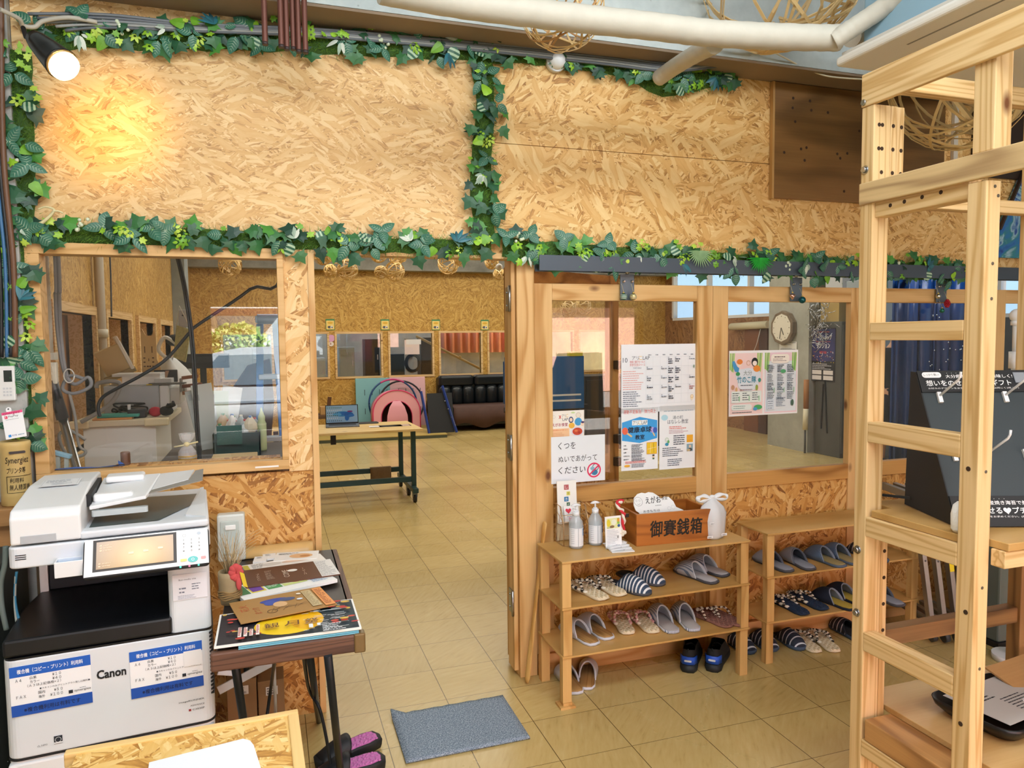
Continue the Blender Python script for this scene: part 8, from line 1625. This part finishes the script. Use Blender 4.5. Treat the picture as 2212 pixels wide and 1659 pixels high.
b = MB(); b.box(.02, w5 * .62, -.02, -.014, .06, .15); b.build('green_basket', mat('1d5a4c', .5, bump=.5, vscale=90), t)
R13 = random.Random(9); labs = ['clear bag of beads', 'white crumpled bag', 'beige wrapped candy bag', 'pale foam piece', 'clear wrapped parcel', 'cream paper roll', 'white bottle', 'glass jar', 'grey blister pack', 'white wrapped soap', 'clear cup', 'tan wrapped biscuit']
for k in range(12):
    x = q.x + .03 + (w5 - .05) * ((k * .37) % 1); y = .63 + .12 * ((k * .61) % 1); zz = BZ + .10 + .05 * ((k * .53) % 1); c_ = ('dfe2e0', 'eceeee', 'd9c9a8', 'e8e0c8', 'd2d8da', 'e6dcc0', 'f0f0ee', 'b9c4c4', 'a8acb0', 'f2f0ea', 'd6dede', 'c4a67c')[k]
    tt = thing('small_bag', labs[k] + ' in the dark green crate', 'clutter', (x, y, zz), R13.uniform(0, 6), 'small things in the green crate'); b = MB(); n = 10
    b.loft([[(.028 * kk * (1 + R13.uniform(-.25, .25)) * math.cos(2 * PI * i / n), .02 * kk * math.sin(2 * PI * i / n) * (1 + R13.uniform(-.2, .2)), z) for i in range(n)] for z, kk in ((-.03, .7), (-.01, 1.15), (.015, 1.1), (.035, .6), (.05, .25))], sm=False); b.build('wrap', mat(c_, .3), tt)
    b = MB(); b.cyl((0, 0, .044), (0, 0, .054), .008, n=8); b.build('tie', mat(R13.choice(('c8443a', '3a6ab0', 'e0d8c0', '4a8a4a')), .5), tt)
q = at(566, 932, Y=.75); t = thing('squeeze_bottle', 'pale green squeeze bottle standing in the crate', 'bottle', (q.x, .72, BZ)); h6 = at(566, 880, Y=.72).z - BZ; b = MB(); b.lathe([(.02, 0), (.022, .01), (.022, h6 * .62), (.016, h6 * .70), (.017, h6 * .74), (.017, h6 * .80), (.012, h6 * .84), (.006, h6 * .92), (.003, h6)], n=16); b.build('bottle', mat('bccf9a', .4), t); b = MB(); b.lathe([(.0225, h6 * .60), (.0225, h6 * .64)], n=16, cap=False); b.build('band', mat('d4dfb8', .4), t)
for k, (px, lean, c_, lab) in enumerate(((436, -6, 'cfd6d2', 'clear plastic file leaning left behind the green crate'), (448, 4, 'c2d0b4', 'pale green plastic file behind the green crate'), (460, 12, 'd9dedc', 'white plastic file leaning right behind the green crate'), (428, -10, 'b9c0bc', 'grey plastic file leaning furthest left behind the green crate'))):
    q = at(px, 990, Y=.8); tt = thing('plastic_file', lab, 'file', (q.x, .84 + .015 * k, BZ), 0, 'plastic files behind the green crate'); tt.rotation_euler = (math.radians(-6), math.radians(lean), math.radians(20)); b = MB(); b.box(0, .10, 0, .006, .0, .33 - .03 * (k % 2)); b.build('file', film_mat('file%d' % k, c_, .8, .3), tt); b = MB(); b.box(.01, .03, -.001, .007, .25, .28); b.build('clip', mat('9aa0a0', .4), tt)
q = at(458, 1003, Y=.27); q1 = at(556, 986, Y=.27); bits('long_carton', 'long flat tan carton with a white label inside the fixed window sill', 'box', (q.x, .25, BZ), [('carton', mat('c6ab76', .8), lambda b: b.box(0, q1.x - q.x, 0, .10, 0, .05)), ('label', mat('eef0f0', .5), lambda b: b.box((q1.x - q.x) * .72, (q1.x - q.x) * .95, -.002, 0, .01, .04))])
q = at(405, 1010, Y=.27); t = thing('cookie_bag', 'clear tied bag with a red and gold striped base on the window bench', 'bag', (q.x, .29, BZ)); b = MB(); b.lathe([(.034, 0), (.037, .01), (.037, .05)], n=20); b.build('base', stripes('cookie', 'c9433a', '2a2020', 'X', 60, .5), t); b = MB(); b.lathe([(.0375, .045), (.0375, .062)], n=20, cap=False); b.build('gold_band', mat('d9b34a', .35, .5), t)
b = MB(); b.loft([[(r_ * (1 + .2 * math.sin(5 * a + z * 40) * (z > .09)) * math.cos(a), r_ * math.sin(a), z) for a in [2 * PI * i / 20 for i in range(20)]] for z, r_ in ((.05, .038), (.075, .036), (.105, .016), (.112, .012), (.13, .024), (.155, .03))], cap=False, sm=False); b.build('clear_wrap', film_mat('cello', 'f2f4f6', .38, .1), t); b = MB(); b.tube([(-.05, -.01, .10), (0, -.014, .108), (.045, -.012, .118)], .004, 5); b.ball((0, -.012, .109), .012, 0, 8); b.build('ribbon', mat('e8dca8', .5), t)
q = at(340, 1010, Y=.30); bits('green_card', 'lime green card lying beside the clear tied bag', 'card', (q.x, .34, BZ), [('card', mat('9bc23c', .5), lambda b: b.box(0, .10, 0, .12, 0, .004)), ('border', mat('e8ece0', .5), lambda b: b.box(.09, .1, 0, .12, .004, .005))])
q = at(272, 1012, Y=.155); bits('cork_stopper', 'small brown wooden peg standing on the fixed window sill', 'peg', (q.x, .155, 1.118), [('peg', mat('6a4630', .6), lambda b: b.cyl((0, 0, 0), (0, 0, .052), .018, n=16)), ('top', mat('7d563a', .6), lambda b: b.cyl((0, 0, .0515), (0, 0, .053), .014, n=16))])
q = at(107, 1018, Y=.15); t = thing('blue_clamp', 'pale blue plastic clamp in the bottom left corner of the fixed window', 'clamp', (q.x, .20, 1.075)); b = MB(); b.prism(rect_round(.07, .03, .008), 0, .016, 0, Matrix.Translation((.03, 0, .085)) @ Matrix.Rotation(math.radians(20), 4, 'Y')); b.build('jaw', mat('7fb0c8', .4), t, bev=.003)
for x in (.015, .045): b = MB(); b.bar((x, 0, -.0), (x + .004, 0, .085), .014, .014); b.build('handle', mat('a9b8b4', .4), t)
b = MB(); b.box(-.02, .07, -.03, .03, -.02, 0); b.build('base', mat('8a9490', .5), t)
a, c = at(104, 1026, Y=.142), at(258, 1013, Y=.142); t = thing('blue_tape', 'strip of blue masking tape along the bottom of the fixed window', 'tape', (a.x, .145, 1.1155)); b = MB(); b.loft([[(x, y, z) for y, z in ((-.0, 0), (-.02, .003), (-.022, .012 * k))] for x, k in ((0, .4), (.1, .8), (.18, .3), (.27, .9), (c.x - a.x, 2.2))], 0, False, False); b.build('strip', mat('2f66c0', .5), t, solid=.002)
# blue stepladder, brown board, dark chairs
SL = thing('blue_stepladder', 'blue aluminium stepladder standing behind the right of the fixed window', 'stepladder', (at(585, 900, Y=1.55).x, 1.55, 0)); zt = at(580, 690, Y=1.55).z
for sx, dx in ((-1, .05), (1, .05)):
    for y, dy, c_ in ((-.04, -.34, '2f5f9c'), (.06, .36, '8a9fb4')): b = MB(); b.bar((sx * .045, y, zt - .03), (sx * (.045 + dx), y + dy, 0), .04, .022, up=(0, 1, 0)); b.build('leg', mat(c_, .35, .4), SL, bev=.002)
for k in range(4): b = MB(); z = .3 + .36 * k; f = 1 - z / zt; b.box(-.05 - .05 * f, .05 + .05 * f, -.07 - .34 * f, -.0 - .34 * f, z, z + .03); b.build('step', mat('a9b4bc', .35, .5), SL, bev=.003)
b = MB(); b.box(-.07, .07, -.06, .08, zt - .02, zt + .02); b.cyl((-.06, -.07, zt), (.06, -.07, zt), .03, n=14); b.build('top_hinge', mat('6f8296', .35, .5), SL, bev=.004)
t = thing('brown_chair', 'dark brown wooden chair behind the stepladder', 'chair', (at(545, 900, Y=2.3).x, 2.3, 0)); zt = at(545, 775, Y=2.3).z
b = MB(); b.prism([(-.16, zt * .62), (.12, zt * .6), (.15, zt * .8), (.13, zt), (-.02, zt * .97), (-.13, zt * .86), (-.20, zt * .76)], -.02, .0, 0, Matrix.Rotation(PI / 2, 4, 'X')); b.build('backrest', mat('4a2f20', .5), t, bev=.006); b = MB(); b.box(-.2, .2, -.38, .02, .42, .46); b.build('seat', mat('43291c', .5), t, bev=.01)
for x in (-.17, .17):
    for y, z1 in ((-.35, .42), (.0, zt * .65)): b = MB(); b.bar((x, y, 0), (x * .9, y, z1), .035, .035); b.build('leg', mat('3c2418', .5), t)
# ================================================================== STREET OUTSIDE, seen only as a reflection in the panes
b = MB(); b.box(-20, 20, -24, -5.6, -.2, -.02); struct(b.build('street', mat('8c8c8a', .9, var=.15)))
t = thing('apartment_house', 'red and white house across the street seen as a reflection', 'building', (0, -19, 0))
b = MB(); b.box(-11, 12, -1.2, 0, 0, 7); b.build('facade', mat('cf8790', .8), t)
for x in range(-6, 8, 4):
    for z in (.8, 3.0): b = MB(); b.box(x, x + 1.9, -.1, .03, z, z + 1.5); b.build('window', mat('cfe0ea', .3), t)
    b = MB()
    for k in range(9): b.box(x + .24 * k, x + .24 * k + .05, .03, .5, 2.7, 3.5)
    b.box(x - .1, x + 2.05, .03, .55, 2.5, 2.7); b.build('balcony', mat('e9edf0', .5), t)
b = MB(); b.box(-11, 12, -.05, .2, 4.9, 5.2); b.box(-4.2, -1.8, -.1, .15, 0, 2.3); b.build('trim', mat('f0d9c4', .6), t)
t = thing('street_shrub', 'round green street shrub seen as a reflection behind the car', 'shrub', (-1.05, -13, 0.0))
b = MB(); R2 = random.Random(4)
for i in range(600):
    a = R2.uniform(0, 2 * PI); e = R2.uniform(-.4, 1.4); r = R2.uniform(.65, 1.0)
    P = Vector((r * .62 * math.cos(a) * math.cos(e), r * .6 * math.sin(a) * math.cos(e), 1.45 + .5 * r * math.sin(e)))
    leaf(b, P, Vector((R2.uniform(-1, 1), R2.uniform(-1, 1), R2.uniform(-.4, 1))), Vector((R2.uniform(-1, 1), 1, R2.uniform(0, 1))), .12, .09, 'ivy', i % 2)
b.build('foliage', [leaf_mat('86ac50'), leaf_mat('c2cc7a')], t)
b = MB(); b.cyl((0, 0, -.02), (0, 0, 1.2), .06); b.build('trunk', mat('5b4632', .9), t)
t = thing('parked_car', 'pale silver car parked in front of the shop seen as a reflection', 'car', (-.15, -8.7, 0))
b = MB(); prof = [(-2.3, .3), (-2.35, .62), (-2.2, .86), (-1.75, .94), (-1.05, 1.42), (-.7, 1.49), (1.1, 1.52), (1.5, 1.44), (2.1, .98), (2.25, .86), (2.3, .6), (2.25, .3)]
b.loft([[(x * k, y * (1 - .14 * max(0, (z - .9) / .6)), z * (.97 if k < 1 else 1) + (.01 if k < 1 else 0)) for x, z in prof] for y, k in ((-.85, .97), (-.8, 1), (0, 1), (.8, 1), (.85, .97))]); b.build('body', mat('dfeaf4', .2, .1), t)
for x0, x1, x2, x3 in ((-1.35, -.15, -.2, -.95), (-.05, 1.05, 1.0, 0), (1.13, 1.6, 1.35, 1.1)):
    b = MB(); b.add([(x0, .83, .96), (x1, .83, .96), (x2, .755, 1.40), (x3, .755, 1.39)], [(0, 1, 2, 3)]); b.build('side_window', mat('6a7f90', .05), t, solid=.03)
b = MB(); b.box(-2.0, 2.0, .84, .862, .70, .73); b.build('trim_strip', mat('8fa0b0', .3), t)
for x in (-1.4, 1.4): w = MB(); w.cyl((x, .70, .33), (x, .87, .33), .34, n=24); w.cyl((x, .87, .33), (x, .88, .33), .2, n=16, mi=1); w.build('wheel', [mat('151515', .8), mat('b9bcc0', .3, .8)], t)
t = thing('street_house', 'cream house down the street seen as a reflection', 'building', (9, -16, 0))
b = MB(); b.box(-4, 6, -1, 0, 0, 3.2); b.build('wall', mat('ecb8a4', .8), t)
b = MB(); b.add([(-4.5, .6, 3.0), (6.5, .6, 3.0), (6.5, -1.5, 4.6), (-4.5, -1.5, 4.6)], [(0, 1, 2, 3)]); b.build('roof', mat('c98d78', .8), t, solid=.15)
